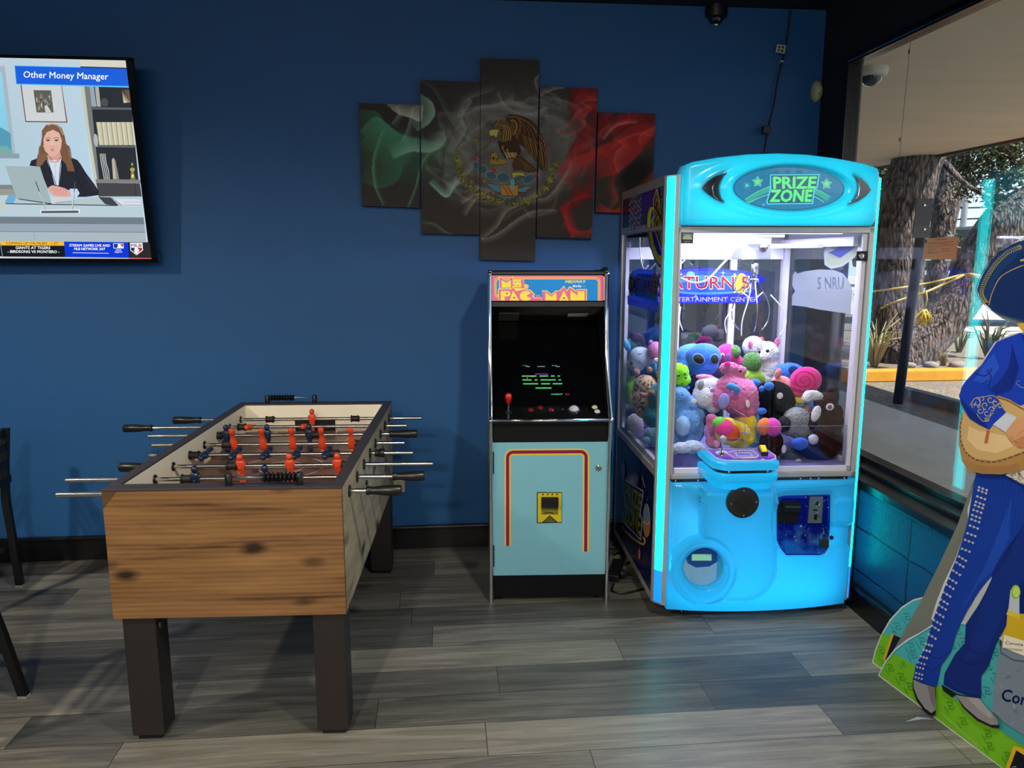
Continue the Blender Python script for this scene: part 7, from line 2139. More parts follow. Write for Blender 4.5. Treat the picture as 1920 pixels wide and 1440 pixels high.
for k_, pts in enumerate(([(610, 290), (640, 255), (690, 220), (775, 193), (745, 235), (728, 280), (725, 320), (735, 365), (758, 403), (700, 380), (650, 345), (615, 312)], [(1618, 212), (1680, 235), (1725, 270), (1752, 315), (1715, 355), (1660, 390), (1582, 418), (1618, 375), (1638, 320), (1638, 260)])):
    m = MB(); q = [Tm(*p) + Vector((0, 0.0, 0)) for p in Z6(pts)]
    yb = topf(0.10 if k_ == 0 else 0.90, 0.5).y - 0.012
    q = [cpy(*p, yb) for p in Z6(pts)]
    m.skin([q, [p + Vector((0, 0.03, 0)) for p in q]], smooth=False); so = m.build('topper_speaker', pm('gloss_black_cone', c(10, 10, 10), 0.08, coat=1.0), topo)
    m = MB()
    for p in ((pts[0][0] + 14, pts[0][1] + 8), (pts[3][0] - 30, pts[3][1] + 22), (pts[8][0] - 12, pts[8][1] - 18)) if k_ == 0 else ((1735, 320), (1640, 240), (1612, 392)): m.sph(cpy(*Z6([p])[0], yb), 0.004, 8, 6)
    m.tube([cpy(*Z6([p])[0], yb - .001) for p in (((690, 250), (672, 300), (680, 350), (715, 385)) if k_ == 0 else ((1650, 235), (1672, 290), (1665, 350), (1630, 395)))], 0.0022, 6)
    m.build('speaker_ring', CHROME, so)
m = MB(); m.box(0.066, CWd - 0.05, -0.016, 0.02, 1.738, tz0 + 0.012); hb = m.build('header_bar', pm('grey_header_bar', c(120, 122, 120), 0.4, 0.5), cm)
m = MB()
for px in (1311, 1454, 1594): q = cpy(px, 424, -0.085); m.sph((q.x, -0.02, 1.752), 0.003, 8, 6)
m.build('header_screw', CHROME, hb)

# ---- casters
CAST = pm('caster_rubber', c(36, 36, 38), 0.5)
for (x, y) in ((0.155, 0.06), (0.80, 0.08), (0.12, 0.80), (0.80, 0.80)):
    m = MB(); m.cyl((x, y, 0.05), (x, y, 0.088), 0.018, 14); m.box(x - 0.016, x - 0.013, y - 0.02, y + 0.02, 0.02, 0.06); m.box(x + 0.013, x + 0.016, y - 0.02, y + 0.02, 0.02, 0.06); ca_ = m.build('caster', ALUW, cm)
    m = MB(); m.lathe([(0.006, -0.011), (0.022, -0.011), (0.0265, -0.006), (0.0265, 0.006), (0.022, 0.011), (0.006, 0.011)], (x, y, 0.0266), (1, 0.5, 0), 24); m.build('caster_wheel', CAST, ca_, smooth='auto')

# ---- interior: deck, chute well, gantry, claw, cables, lamp
DZ = 0.700
m = MB()
m.box(0.03, CWd - 0.03, 0.26, CDp - 0.06, DZ - 0.012, DZ)
m.box(0.40, CWd - 0.03, 0.03, 0.26, DZ - 0.012, DZ)
m.build('prize_deck', pm('lilac_deck_plastic', c(140, 136, 190), 0.35), cm)
m = MB(); m.box(0.03, 0.40, 0.03, 0.26, 0.60, 0.61); m.box(0.03, 0.40, 0.255, 0.262, 0.61, DZ); m.box(0.395, 0.402, 0.03, 0.26, 0.61, DZ); m.build('chute_well', pm('blue_chute_lining', c(130, 126, 190), 0.4), cm)
m = MB(); m.box(0.385, 0.389, 0.03, 0.27, DZ, 0.93); m.box(0.389, CWd - 0.05, 0.034, 0.037, DZ, 0.88); m.build('chute_guard', glass('acrylic_guard', (0.93, 0.93, 0.97), 1.35), cm)
m = MB(); m.tube([(0.387, 0.03, DZ), (0.387, 0.03, 0.93), (0.387, 0.27, 0.93)], 0.0016, 6); m.tube([(0.39, 0.0355, 0.88), (CWd - 0.05, 0.0355, 0.88)], 0.0012, 6); m.build('guard_edge', pm('acrylic_edge', c(150, 150, 190), 0.2), cm)
m = MB()
m.box(0.04, 0.06, 0.08, CDp - 0.07, 1.66, 1.70); m.box(CWd - 0.06, CWd - 0.04, 0.08, CDp - 0.07, 1.66, 1.70)
m.box(0.06, CWd - 0.06, 0.36, 0.38, 1.655, 1.672); m.box(0.06, CWd - 0.06, 0.50, 0.52, 1.655, 1.672)
m.build('gantry_rail', LILAC, cm)
g1 = cpy(1393, 440, 0.36); g2 = cpy(1445, 487, 0.36)
m = MB(); m.box(g1.x, g2.x, 0.36, 0.50, g2.z, 1.70, 0.004); gb = m.build('gantry_carriage', pm('grey_motor_box', c(140, 142, 160), 0.4, 0.3), cm)
m = MB(); m.lathe([(0.001, 0), (0.02, 0), (0.018, 0.012), (0.001, 0.014)], ((g1.x + g2.x) / 2 + 0.03, 0.36, (g1.z + g2.z) / 2), (0, -1, 0), 16); m.build('motor', STEEL, gb)
h0 = cpy(1416, 492, 0.40); h1 = cpy(1416, 540, 0.40)
xc, zc0, zc1 = h0.x, h0.z, h1.z
m = MB(); m.tube([(xc, 0.40, g2.z + 0.02), (xc, 0.40, zc0)], 0.0022, 6); m.build('claw_string', pm('claw_cord', c(210, 210, 210), 0.7), cm)
m = MB(); m.lathe([(0.001, 0), (0.014, 0), (0.0175, -0.006), (0.0175, -0.055), (0.013, -0.06), (0.013, -0.075), (0.022, -0.08), (0.022, -0.092), (0.008, -0.096), (0.008, -0.125), (0.001, -0.125)], (xc, 0.40, zc0), (0, 0, 1), 24); cl_ = m.build('claw', CHROME, cm, smooth='auto')
for k in range(3):
    an = R(20 + 120 * k); d = Vector((math.cos(an), math.sin(an), 0)); o_ = Vector((xc, 0.40, zc0 - 0.085))
    m = MB(); m.tube([o_ + d * 0.018, o_ + d * 0.055 + Vector((0, 0, -0.055)), o_ + d * 0.02 + Vector((0, 0, -0.05 - .03))], 0.0028, 6)
    m.tube(spline([tuple(o_ + d * a + Vector((0, 0, b_))) for a, b_ in ((0.055, -0.055), (0.085, -0.09), (0.100, -0.14), (0.092, -0.20), (0.062, -0.235))], 5), 0.0032, 8); m.build('claw_finger', CHROME, cl_, smooth='auto')
coil = []
for k in range(150):
    t = k / 149; b_ = Vector(spline([(1388, 488), (1383, 515), (1374, 535), (1378, 545), (1392, 540), (1403, 515)], 30)[int(t * 149)] + (0,))
    q = cpy(b_.x, b_.y, 0.38); coil.append(q + Vector((math.cos(k * 1.1) * 0.0045, math.sin(k * 1.1) * 0.0045, 0)))
m = MB(); m.tube(coil, 0.0018, 5); m.build('coiled_cable', BLACK, cm)
for pts, yl in (([(1383, 455), (1372, 475), (1350, 500), (1325, 525), (1300, 530), (1276, 521)], 0.30), ([(1302, 463), (1290, 480), (1275, 497)], 0.5), ([(1200, 445), (1201, 480), (1207, 505), (1216, 497)], 0.45), ([(1276, 575), (1274, 600), (1280, 620)], 0.7), ([(1409, 528), (1404, 560), (1392, 600), (1390, 630)], 0.40), ([(1378, 575), (1360, 600), (1362, 625)], 0.45), ([(1445, 553), (1468, 580), (1474, 605), (1462, 630)], 0.42)):
    m = MB(); m.tube([cpy(x, y, yl) for x, y in spline(pts, 6)], 0.0042 if len(pts) > 4 else 0.003, 8); m.build('white_cable', LILAC, cm)
m = MB(); m.box(0.10, CWd - 0.10, 0.10, 0.14, 1.712, 1.724); m.box(0.10, CWd - 0.10, 0.70, 0.74, 1.712, 1.724); m.build('lamp_tube', pm('white_led_tube', c(240, 240, 255), 0.3, emit=(0.86, 0.86, 1.0), es=1.6), cm)
o = light('interior_lamp', 'AREA', (0.45, 0.42, 1.705), 15, (0.82, 0.83, 1.0), (0, 0, 0), size=0.66, size_y=0.6); o.parent = cm
o = light('added_spill_light', 'AREA', (0.55, 0.45, 1.66), 20.0, (0.55, 0.62, 1.0), (0, R(46), R(-34)), size=0.05, size_y=0.6); o.parent = cm  # added light, aimed to spill through the left pane onto wall and toys
# green bundle on the roof of the machine
q = cpy(1432, 287, 0.45)
m = MB(); m.sph((q.x, 0.45, (q.z + 1.944) / 2), (0.11, 0.12, (q.z - 1.944) / 2), 28, 16)
for v in m.bm.verts: v.co += Vector((0, 0, 1)) * noise.noise(v.co * 14) * 0.012
go = m.build('folded_cloth', pm('dark_green_cloth', c(24, 60, 50), 0.9, bump=0.4), None, smooth=True)
go.matrix_world = MC
zb = 1.945
tag(go, 'dark green bundle lying on the roof of the glowing claw machine', 'cloth')

# ================================================================ PLUSH TOYS
_tex = bpy.data.textures.new('fur_clouds', 'CLOUDS'); _tex.noise_scale = 0.012; _tex.noise_depth = 2
_tex2 = bpy.data.textures.new('soft_clouds', 'CLOUDS'); _tex2.noise_scale = 0.04
FUR = {}
def fur(name, col, amt=0.18, bump=0.7, col2=None, vor=None):
    if name in FUR: return FUR[name]
    m = pm('plush_' + name, c(*col), 0.95, noise_amt=amt, nscale=45, bump=min(1, bump * 1.3), bscale=130, sheen=0.3 if sum(col) > 200 else 0.03, spec=0.1 if sum(col) > 200 else 0.0)
    if col2 is not None:
        n, l = m.node_tree.nodes, m.node_tree.links
        b = n['Principled BSDF']
        tc = n.new('ShaderNodeTexCoord'); vo = n.new('ShaderNodeTexVoronoi'); vo.inputs['Scale'].default_value = vor[0]; vo.feature = vor[1]
        nz = n.new('ShaderNodeTexNoise'); nz.inputs['Scale'].default_value = vor[0] * .8
        ad = n.new('ShaderNodeVectorMath'); ad.operation = 'MULTIPLY_ADD'; ad.inputs[1].default_value = (vor[3],) * 3
        l.new(tc.outputs['Object'], nz.inputs['Vector']); l.new(nz.outputs['Color'], ad.inputs[0]); l.new(tc.outputs['Object'], ad.inputs[2]); l.new(ad.outputs[0], vo.inputs['Vector'])
        rp = n.new('ShaderNodeValToRGB'); rp.color_ramp.interpolation = 'CONSTANT'
        rp.color_ramp.elements[0].position = 0; rp.color_ramp.elements[0].color = (*c(*col2), 1)
        rp.color_ramp.elements[1].position = vor[2]; rp.color_ramp.elements[1].color = (*c(*col), 1)
        l.new(vo.outputs['Distance'], rp.inputs[0]); l.new(rp.outputs[0], b.inputs['Base Color'])
    FUR[name] = m
    return m
def blobs(name, t, Y, bl, mat, fuzz=0.006, vox=0.0065, remesh=True):
    """bl: list of (px, py, rx, ry, rz_factor, rot_deg, dY)"""
    m = MB()
    for b in bl:
        px, py, rx, ry = b[:4]; rzf = b[4] if len(b) > 4 else 1.0; rot = R(b[5]) if len(b) > 5 else 0.0; dY = b[6] if len(b) > 6 else 0.0
        p = onY(px, py, Y + dY); s_ = (p - CAMP).dot(_f) / FPX
        M3 = Matrix.Rotation(rot, 3, 'Y')
        m.sph(L(t, p), (rx * s_, min(rx, ry) * s_ * rzf, ry * s_), 24, 16, M3)
    o = m.build(name, mat, t, smooth=True)
    if remesh:
        r_ = o.modifiers.new('union', 'REMESH'); r_.mode = 'VOXEL'; r_.voxel_size = vox; r_.use_smooth_shade = True
        s2 = o.modifiers.new('soften', 'SMOOTH'); s2.iterations = 5; s2.factor = 0.6
    if fuzz:
        d = o.modifiers.new('fuzz', 'DISPLACE'); d.texture = _tex; d.strength = fuzz; d.texture_coords = 'GLOBAL'
    return o
EYE = pm('plush_eye', c(12, 12, 16), 0.08, coat=1.0)
WTAG = pm('white_tag', c(232, 230, 228), 0.6)
def toy(kind, label, cat, px, py, Y, body, mat, parts=(), fuzz=0.006):
    """px,py: picture point of the lowest middle point; parts: (name, mat, blobs, fuzz)"""
    b = onY(px, py, Y)
    t = thing(kind, label, cat, (b.x, b.y, max(b.z, 0.70)), 0, 'plush prizes inside the claw machine')
    blobs('body', t, Y, body, mat, fuzz)
    for pr in parts:
        blobs(pr[0], t, Y, pr[2], pr[1], pr[3] if len(pr) > 3 else 0.003, remesh=len(pr[2]) > 1)
    return t
f_white = fur('white', (226, 226, 234)); f_pink = fur('pink', (226, 120, 178)); f_hot = fur('hot_pink', (236, 48, 140), bump=0.2)
f_blue = fur('blue', (56, 112, 224), bump=0.25); f_sky = fur('sky_blue', (120, 172, 226)); f_black = fur('black', (12, 12, 16), 0.3)
f_lime = fur('lime', (160, 220, 40), bump=0.2); f_lilac = fur('lilac', (176, 136, 210)); f_grey = fur('grey', (150, 152, 158), 0.3)
f_brown = fur('brown', (66, 40, 28), 0.4); f_navy = fur('navy', (32, 52, 110), bump=0.15); f_peach = fur('peach', (240, 160, 160), bump=0.2)
f_tan = fur('spotted', (214, 180, 130), 0.2, 0.5, (110, 78, 46), (48, 'F1', 0.40, .02))
f_zeb = fur('green_stripes', (140, 240, 30), 0.1, 0.4, (16, 70, 60), (34, 'F1', 0.26, .04))
f_sequin = fur('green_sequin', (70, 120, 50), 0.6, 1.0, (110, 170, 70), (150, 'F1', 0.4, 0.0))
f_choc = fur('chocolate', (52, 28, 24), 0.3, 0.2, (214, 150, 190), (110, 'F1', 0.12, 0.0))
f_yel = fur('yellow', (240, 214, 40), bump=0.2); f_orng = fur('orange_red', (240, 80, 30), bump=0.3); f_green = fur('green', (110, 206, 70), bump=0.2)
GLIT = pm('glitter_eye', c(24, 24, 30), 0.25, 0.5, noise_amt=1.0, nscale=500, bump=0.6, bscale=500)

Yb, Ym, Yf = 3.80, 3.58, 3.34
# back row
toy('plush_toy', 'hot pink and green glitter plush with one eye behind the blue alien', 'plush toy', 1368, 690, Yb, [(1363, 664, 20, 20), (1378, 678, 16, 14)], f_hot,
    [('glitter_shell', f_sequin, [(1377, 660, 12, 13, 1, 0, -0.03)], 0.003), ('eye_white', WTAG, [(1355, 666, 3.4, 4, .6, 0, -0.06)], 0), ('eye', EYE, [(1355, 667, 1.8, 2.4, .8, 0, -0.072)], 0)])
toy('plush_llama', 'white fluffy plush llama with pink ears at the top of the pile', 'plush toy', 1440, 725, Ym + .08, [(1436, 662, 25, 22), (1441, 690, 20, 24), (1436, 712, 28, 18), (1412, 650, 20, 20), (1433, 669, 11, 8, 1, 0, -.05)], fur('white_fluff', (232, 232, 238), bump=1.0),
    [('ear', f_pink, [(1457, 642, 5.5, 9, .5, 12, -.02)]), ('ear', f_pink, [(1408, 648, 5, 9, .5, -20, -.04)]), ('forelock', fur('coral', (240, 90, 120)), [(1419, 637, 7, 6), (1428, 636, 5, 5)]), ('eye', EYE, [(1439, 658, 3.4, 3.6, .8, 0, -.085)], 0), ('eye', EYE, [(1424, 660, 2.2, 3, .8, 0, -.085)], 0), ('nostril', EYE, [(1431, 665, .9, 1.1, .8, 0, -.115)], 0), ('nostril', EYE, [(1436, 665, .9, 1.1, .8, 0, -.115)], 0)], 0.012)
toy('plush_toy', 'pink round plush far back behind the left corner post', 'plush toy', 1230, 690, Yb, [(1229, 658, 16, 18)], fur('rose', (232, 140, 196)), [('muzzle', f_white, [(1232, 676, 7, 5, 1, 0, -.04)]), ('ear', f_lilac, [(1220, 642, 4, 5)])])
toy('plush_toy', 'light blue plush behind the pink snail with dark markings', 'plush toy', 1480, 720, Ym, [(1480, 697, 28, 17)], f_blue, [('marking', f_navy, [(1488, 694, 10, 8, .5, 20, -.05)]), ('ear', f_sky, [(1456, 704, 6, 11, .8, 30)])])
toy('plush_blob', 'large blue rounded plush behind the blue alien head', 'plush toy', 1296, 720, Ym + .12, [(1298, 668, 32, 24), (1285, 684, 22, 24)], fur('mid_blue', (70, 140, 220), bump=0.2), [('fin', f_sky, [(1276, 672, 8, 12)])])
toy('plush_alien', 'bright blue plush alien head with big glittery black eyes', 'plush toy', 1318, 712, Ym - .02, [(1319, 668, 34, 25), (1320, 684, 28, 22), (1321, 697, 16, 8)], f_blue,
    [('glitter_eye', GLIT, [(1310, 673, 11.5, 8.5, .5, 32, -.095)], 0), ('glitter_eye', GLIT, [(1340, 673.5, 7.5, 9, .5, -14, -.09)], 0), ('eye_rim', f_sky, [(1310, 673.5, 13, 9.8, .4, 32, -.088)], 0), ('eye_rim', f_sky, [(1340, 673.5, 8.7, 10.2, .4, -14, -.083)], 0), ('mouth', f_navy, [(1328, 694, 4.2, .9, .6, -8, -.098)], 0)], 0.002)
toy('plush_frog', 'lime plush frog with a green glitter head sitting beside the llama', 'plush toy', 1412, 720, Ym - .06, [(1411, 707, 24, 15), (1404, 700, 16, 12), (1420, 712, 16, 12)], fur('pear', (150, 196, 70), bump=0.3), [('glitter_head', f_sequin, [(1410, 680, 18, 20, 1), (1408, 674, 15, 13)], 0.003), ('arm', f_lime, [(1398, 706, 5, 10, 1, 30, -.06)])])
# left side column
toy('plush_narwhal', 'pale plush narwhal with blue horn against the left pane', 'plush toy', 1198, 700, 3.86, [(1200, 670, 22, 20), (1193, 682, 18, 15), (1215, 675, 14, 11)], fur('ice', (206, 222, 234), bump=0.25),
    [('horn', fur('turquoise', (70, 160, 214), bump=.2), [(1176, 648, 6, 12, 1, -20)]), ('smile', f_navy, [(1199, 664, 4, .9, .5, -12, -.085)], 0), ('eye', EYE, [(1184, 681, 3, 4, .6, 20, -.085)], 0), ('tail', fur('turquoise', (70, 160, 214)), [(1226, 688, 6, 12)]), ('leaf', f_zeb, [(1220, 662, 6, 9)])], 0.002)
toy('plush_ball', 'lime green round plush pressed against the left pane', 'plush toy', 1186, 775, 3.90, [(1186, 735, 14, 31)], f_lime, [('spot', f_green, [(1178, 722, 4, 5, .6, 0, -.03)])], 0.002)
toy('plush_leopard', 'spotted tan plush leopard with rounded ears behind the left pane', 'plush toy', 1210, 790, 3.70, [(1209, 726, 22, 24), (1211, 758, 25, 28), (1206, 745, 24, 26)], f_tan,
    [('ear', fur('tan_ear', (176, 128, 90)), [(1193, 698, 7, 7)]), ('ear', fur('tan_ear', (176, 128, 90)), [(1217, 693, 6, 6)]), ('ear', fur('tan_ear', (176, 128, 90)), [(1234, 702, 5, 6)]), ('paw', fur('tan_ear', (176, 128, 90)), [(1206, 741, 8, 5, 1, 10, -.10)]), ('paw', fur('tan_ear', (176, 128, 90)), [(1222, 737, 7, 6, 1, 0, -.10)])], 0.004)
toy('plush_toy', 'white and mauve plush sitting low in the rear left corner', 'plush toy', 1192, 818, 3.84, [(1190, 795, 17, 20), (1186, 800, 12, 15), (1197, 800, 10, 16)], fur('cream', (222, 214, 220)), [('cape', fur('mauve', (170, 110, 160)), [(1179, 799, 8, 15)]), ('cap', fur('mauve', (170, 110, 160)), [(1204, 793, 14, 12, 1, 0, .02)]), ('foot', f_hot, [(1186, 815, 6, 3)])])
toy('plush_puppy', 'curly pale blue plush lying at the bottom of the left pane', 'plush toy', 1230, 842, 3.50, [(1226, 816, 19, 15), (1220, 824, 15, 12), (1234, 822, 17, 14)], fur('powder_blue', (140, 196, 220), bump=1.0), [('paw', fur('aqua', (110, 190, 196)), [(1212, 826, 8, 7, 1, 0, -.05)])], 0.012)
toy('plush_tiger', 'neon green plush head with dark stripes behind the corner post', 'plush toy', 1277, 735, Ym - .12, [(1273, 697, 19, 17), (1279, 712, 17, 14)], f_zeb, [('collar', f_blue, [(1276, 727, 18, 7)]), ('ear', f_lime, [(1264, 682, 5, 6)])])
toy('plush_bear', 'shaggy light blue plush bear slumped near the front glass', 'plush toy', 1285, 850, Yf + .08, [(1274, 744, 20, 19), (1268, 760, 17, 15), (1290, 758, 20, 18), (1285, 790, 30, 32), (1278, 815, 32, 22), (1305, 806, 16, 24), (1310, 778, 12, 14)], fur('baby_blue', (104, 162, 226), bump=1.0),
    [('eye', EYE, [(1266, 740, 2.4, 1.2, .6, 15, -.085)], 0), ('eye', EYE, [(1279, 741, 3, 1.0, .6, 15, -.085)], 0), ('tag', WTAG, [(1301, 752, 6, 4, .2, 20, -.10)], 0), ('belly', fur('pale_fluff', (150, 190, 232), bump=1), [(1280, 800, 14, 20, 1, 0, -.07)], .008)], 0.012)
toy('plush_lamb', 'white fluffy plush lamb flattened on the deck under the blue bear', 'plush toy', 1290, 862, Yf - .05, [(1278, 840, 22, 11), (1298, 838, 22, 13), (1312, 842, 12, 10)], fur('snow', (196, 208, 232), bump=1.0), [('face', f_grey, [(1304, 843, 6, 5, 1, 0, -.05)])], 0.012)
toy('plush_unicorn', 'white plush unicorn with pink mane and grey horn in the middle', 'plush toy', 1325, 775, Ym - .16, [(1328, 722, 26, 16), (1322, 742, 24, 24), (1338, 752, 18, 24)], f_white, [('mane', fur('candy', (240, 150, 190)), [(1322, 707, 20, 6, 1, 5), (1336, 712, 12, 5)]), ('ear', f_grey, [(1314, 722, 6, 10, .8, 10, -.06)]), ('eye', EYE, [(1330, 727, 1.4, 1.4, .8, 0, -.09)], 0), ('stitching', f_lilac, [(1336, 732, 5, 4, .3, 0, -.10)], 0)])
# centre: big pink monster unicorn
t = toy('plush_unicorn', 'big pink shaggy plush unicorn with lilac horn and blue hooves', 'plush toy', 1380, 790, Yf + .03, [(1385, 742, 36, 36), (1372, 724, 30, 22), (1395, 760, 28, 28), (1352, 745, 18, 24), (1367, 690, 20, 12), (1388, 696, 12, 11)], fur('shaggy_pink', (222, 118, 170), bump=1.0),
    [('horn', fur('horn_lilac', (130, 96, 200), bump=.3), [(1365, 672, 4.5, 11, 1, 4, -.02)]), ('ear', f_hot, [(1364, 683, 6, 5, .6, 10, -.06)]), ('hoof', fur('teal_felt', (70, 150, 214), bump=.15), [(1371, 725, 10, 8, 1, 25, -.12), (1382, 730, 7, 9, 1, -15, -.12)]), ('eye', EYE, [(1388, 696, 3.6, 2.8, .5, 20, -.075)], 0), ('tag', WTAG, [(1402, 757, 4, 7.5, .3, -14, -.125)], 0), ('muzzle', fur('periwinkle', (150, 150, 220), bump=.3), [(1357, 752, 11, 15, .5, 10, -.075)], 0.003)], 0.014)
toy('plush_toy', 'mauve pink plush tucked low beside the rainbow toy', 'plush toy', 1336, 846, Yf + .0, [(1337, 800, 14, 22), (1342, 826, 20, 16), (1334, 785, 11, 10)], fur('dusty_pink', (206, 110, 150), bump=.6), [('foot', fur('candy', (240, 150, 190)), [(1344, 832, 6, 8, 1, 0, -.06)]), ('sleeve', f_lilac, [(1327, 808, 7, 14)])])
t = toy('plush_rainbow', 'rainbow striped plush with green, pink, orange and yellow bands', 'plush toy', 1376, 842, Yf - .06, [(1374, 812, 34, 24), (1362, 800, 22, 18), (1388, 826, 26, 16)], f_yel,
    [('green_patch', f_green, [(1350, 794, 14, 13, 1, 0, -.030)]), ('pink_band', fur('neon_pink', (250, 70, 150), bump=.2), [(1358, 802, 19, 17, 1, 20, -.036)]), ('orange_band', f_orng, [(1367, 810, 24, 17, 1, 25, -.030)]), ('tag', WTAG, [(1397, 811, 9, 2, .3, 12, -.10)], 0)], 0.004)
toy('plush_fish', 'yellow plush with sky blue edge standing up beside the rainbow toy', 'plush toy', 1412, 842, Yf - .0, [(1404, 795, 15, 22), (1400, 818, 18, 18), (1396, 786, 10, 12)], f_yel, [('blue_edge', fur('edge_blue', (100, 170, 226), bump=.2), [(1418, 792, 6, 20), (1423, 818, 8, 18), (1413, 830, 12, 9)]), ('fin', f_sky, [(1398, 838, 9, 4, 1, -15, -.08)])], 0.003)
toy('plush_monster', 'round black plush monster with blue feet and a white tag', 'plush toy', 1452, 790, Yf + .07, [(1450, 750, 40, 36), (1436, 738, 26, 20), (1462, 762, 28, 24)], f_black,
    [('foot', fur('royal', (56, 120, 214), bump=.2), [(1442, 724, 9, 8.5, 1, 0, -.125)]), ('foot', fur('royal', (56, 120, 214), bump=.2), [(1428, 729, 5.5, 6, 1, 0, -.115)]), ('foot', fur('royal', (56, 120, 214), bump=.2), [(1428, 771, 9.5, 6.5, 1, 0, -.12)]), ('ear', fur('royal', (56, 120, 214), bump=.2), [(1415, 718, 11, 8)]), ('tag', WTAG, [(1462.5, 742, 6, 6, .12, 25, -.155)], 0)], 0.010)
toy('plush_pig', 'peach pink plush pig peeking over the black monster', 'plush toy', 1462, 735, Ym - .1, [(1463, 714, 19, 10), (1468, 722, 20, 12)], f_peach, [('ear', fur('ear_peach', (226, 130, 120)), [(1459, 700, 6.5, 10, .8, 18, -.02)]), ('scarf', f_lilac, [(1484, 730, 6, 12, 1, -30)])])
toy('plush_snail', 'hot pink plush snail with a spiral shell', 'plush toy', 1508, 748, 3.38, [(1511, 713, 31, 26, .6), (1508, 722, 28, 20, .6)], f_hot, [('foot', fur('rose_red', (236, 70, 130), bump=.2), [(1502, 736, 22, 8), (1518, 732, 16, 7)])], 0.002)
sn = bpy.data.objects['plush_snail']
sp = []
for k in range(60):
    th = k / 59 * 2.4 * 2 * PI; r_ = 2 + 22 * (k / 59)
    sp.append(L(sn, onY(1507 + r_ * math.cos(th) * 1.05, 712 + r_ * math.sin(th) * .85, 3.38 - 0.062 + 0.026 * (k / 59) ** 2)))
m = MB(); m.tube(sp, 0.0035, 6); m.build('shell_spiral', fur('spiral_pink', (200, 20, 100), bump=0.1), sn)
toy('plush_toy', 'fluffy blue plush squeezed between the black monster and the pony', 'plush toy', 1508, 780, Yf + .12, [(1502, 748, 16, 16), (1511, 762, 22, 13)], fur('ocean', (70, 120, 200), bump=1), [('tuft', f_sky, [(1498, 757, 10, 7, 1, 0, -.06)], .01)], 0.012)
toy('plush_pony', 'brown plush pony with a white face at the right pane', 'plush toy', 1555, 870, 3.24, [(1546, 752, 21, 18), (1558, 790, 22, 34), (1553, 825, 26, 34), (1568, 770, 13, 12), (1562, 745, 10, 15)], fur('chestnut', (58, 34, 26), 0.4, 1.0),
    [('white_blaze', f_white, [(1525, 741, 20, 10, 1, 8, -.045), (1512, 747, 9, 9, 1, 0, -.05)], .004), ('chest_patch', f_white, [(1530, 776, 8, 16, 1, 16, -.03)], .006), ('eye', EYE, [(1541, 750, 3.2, 3, .8, 0, -.085)], 0), ('nostril', EYE, [(1521, 742, 1.2, 1, .8, 0, -.08)], 0), ('round_tag', WTAG, [(1556, 763, 8, 7, .15, 0, -.10)], 0), ('tag_print', fur('tag_purple', (150, 90, 130), bump=.1), [(1556, 763, 4.4, 4, .12, 0, -.112)], 0), ('mane', fur('dark_mane', (40, 24, 20), .5, 1), [(1560, 732, 10, 6), (1566, 745, 7, 12)], .012)], 0.010)
toy('plush_koala', 'grey shaggy plush koala with dark snout near the front glass', 'plush toy', 1486, 830, Yf - .02, [(1494, 785, 26, 22), (1500, 805, 22, 20), (1480, 800, 20, 18)], fur('koala_grey', (150, 152, 156), .3, 1.0),
    [('snout', fur('dark_grey', (46, 48, 52), bump=.2), [(1469, 795, 13, 15, 1, 20, -.045)]), ('eye', EYE, [(1476, 795, 3, 2.2, .6, 0, -.105)], 0), ('ear', f_brown, [(1520, 790, 14, 15, 1, 0, -.02)], .006), ('collar', f_black, [(1459, 784, 7, 5, 1, 0, -.03)])], 0.012)
toy('plush_donut', 'plush dessert with pink and orange icing over chocolate with sprinkles', 'plush toy', 1446, 860, Yf - .09, [(1446, 828, 22, 24), (1446, 842, 19, 18)], f_choc, [('orange_icing', fur('icing_orange', (236, 130, 60), bump=.2), [(1433, 800, 13, 17, 1, 10, -.02)]), ('pink_icing', fur('icing_pink', (238, 80, 190), bump=.2), [(1449, 801, 15, 18, 1, -15, -.03)]), ('oval_tag', WTAG, [(1470, 842, 4.5, 8, .2, 0, -.06)], 0)], 0.001)
toy('plush_dolphin', 'navy blue plush dolphin leaning in the front right corner', 'plush toy', 1528, 872, Yf - .10, [(1515, 838, 30, 18, .8, 12), (1530, 850, 34, 16, .8, 22), (1550, 861, 17, 10, .8, 25)], f_navy, [('white_fin', f_white, [(1525, 824, 9, 10, 1, 0, -.05)], .006), ('belly', f_blue, [(1500, 832, 16, 12, .8, 0, -.03)])], 0.002)
toy('plush_dog', 'dark grey plush dog lying on the deck with white paws', 'plush toy', 1490, 880, Yf - .07, [(1480, 858, 18, 18), (1500, 868, 22, 11)], fur('slate', (74, 80, 96), .3, .8), [('paw', f_white, [(1512, 874, 16, 6, 1, 8, -.05)], .004), ('paw', f_white, [(1497, 868, 7, 8, 1, 0, -.05)], .004), ('tag', WTAG, [(1536, 876, 4, 5, .2, 0, -.06)], 0)], 0.008)
toy('plush_toy', 'dim teal plush deep in the pile behind the spotted leopard', 'plush toy', 1240, 800, Ym + .05, [(1240, 745, 26, 30), (1230, 780, 26, 24)], fur('teal', (60, 150, 160)), [('ear', f_sky, [(1250, 712, 7, 8)])])
toy('plush_toy', 'dim violet plush filling the back middle of the pile', 'plush toy', 1400, 800, Ym + .12, [(1395, 748, 34, 26), (1420, 770, 30, 24)], fur('violet', (110, 80, 170)), [('patch', f_pink, [(1400, 735, 12, 8, 1, 0, -.09)])])
toy('plush_toy', 'dim orange plush filling the back right of the pile', 'plush toy', 1500, 800, Ym - .1, [(1492, 765, 32, 24), (1505, 785, 26, 22)], fur('burnt_orange', (206, 110, 60)), [('patch', f_yel, [(1500, 750, 12, 8, 1, 0, -.09)])])

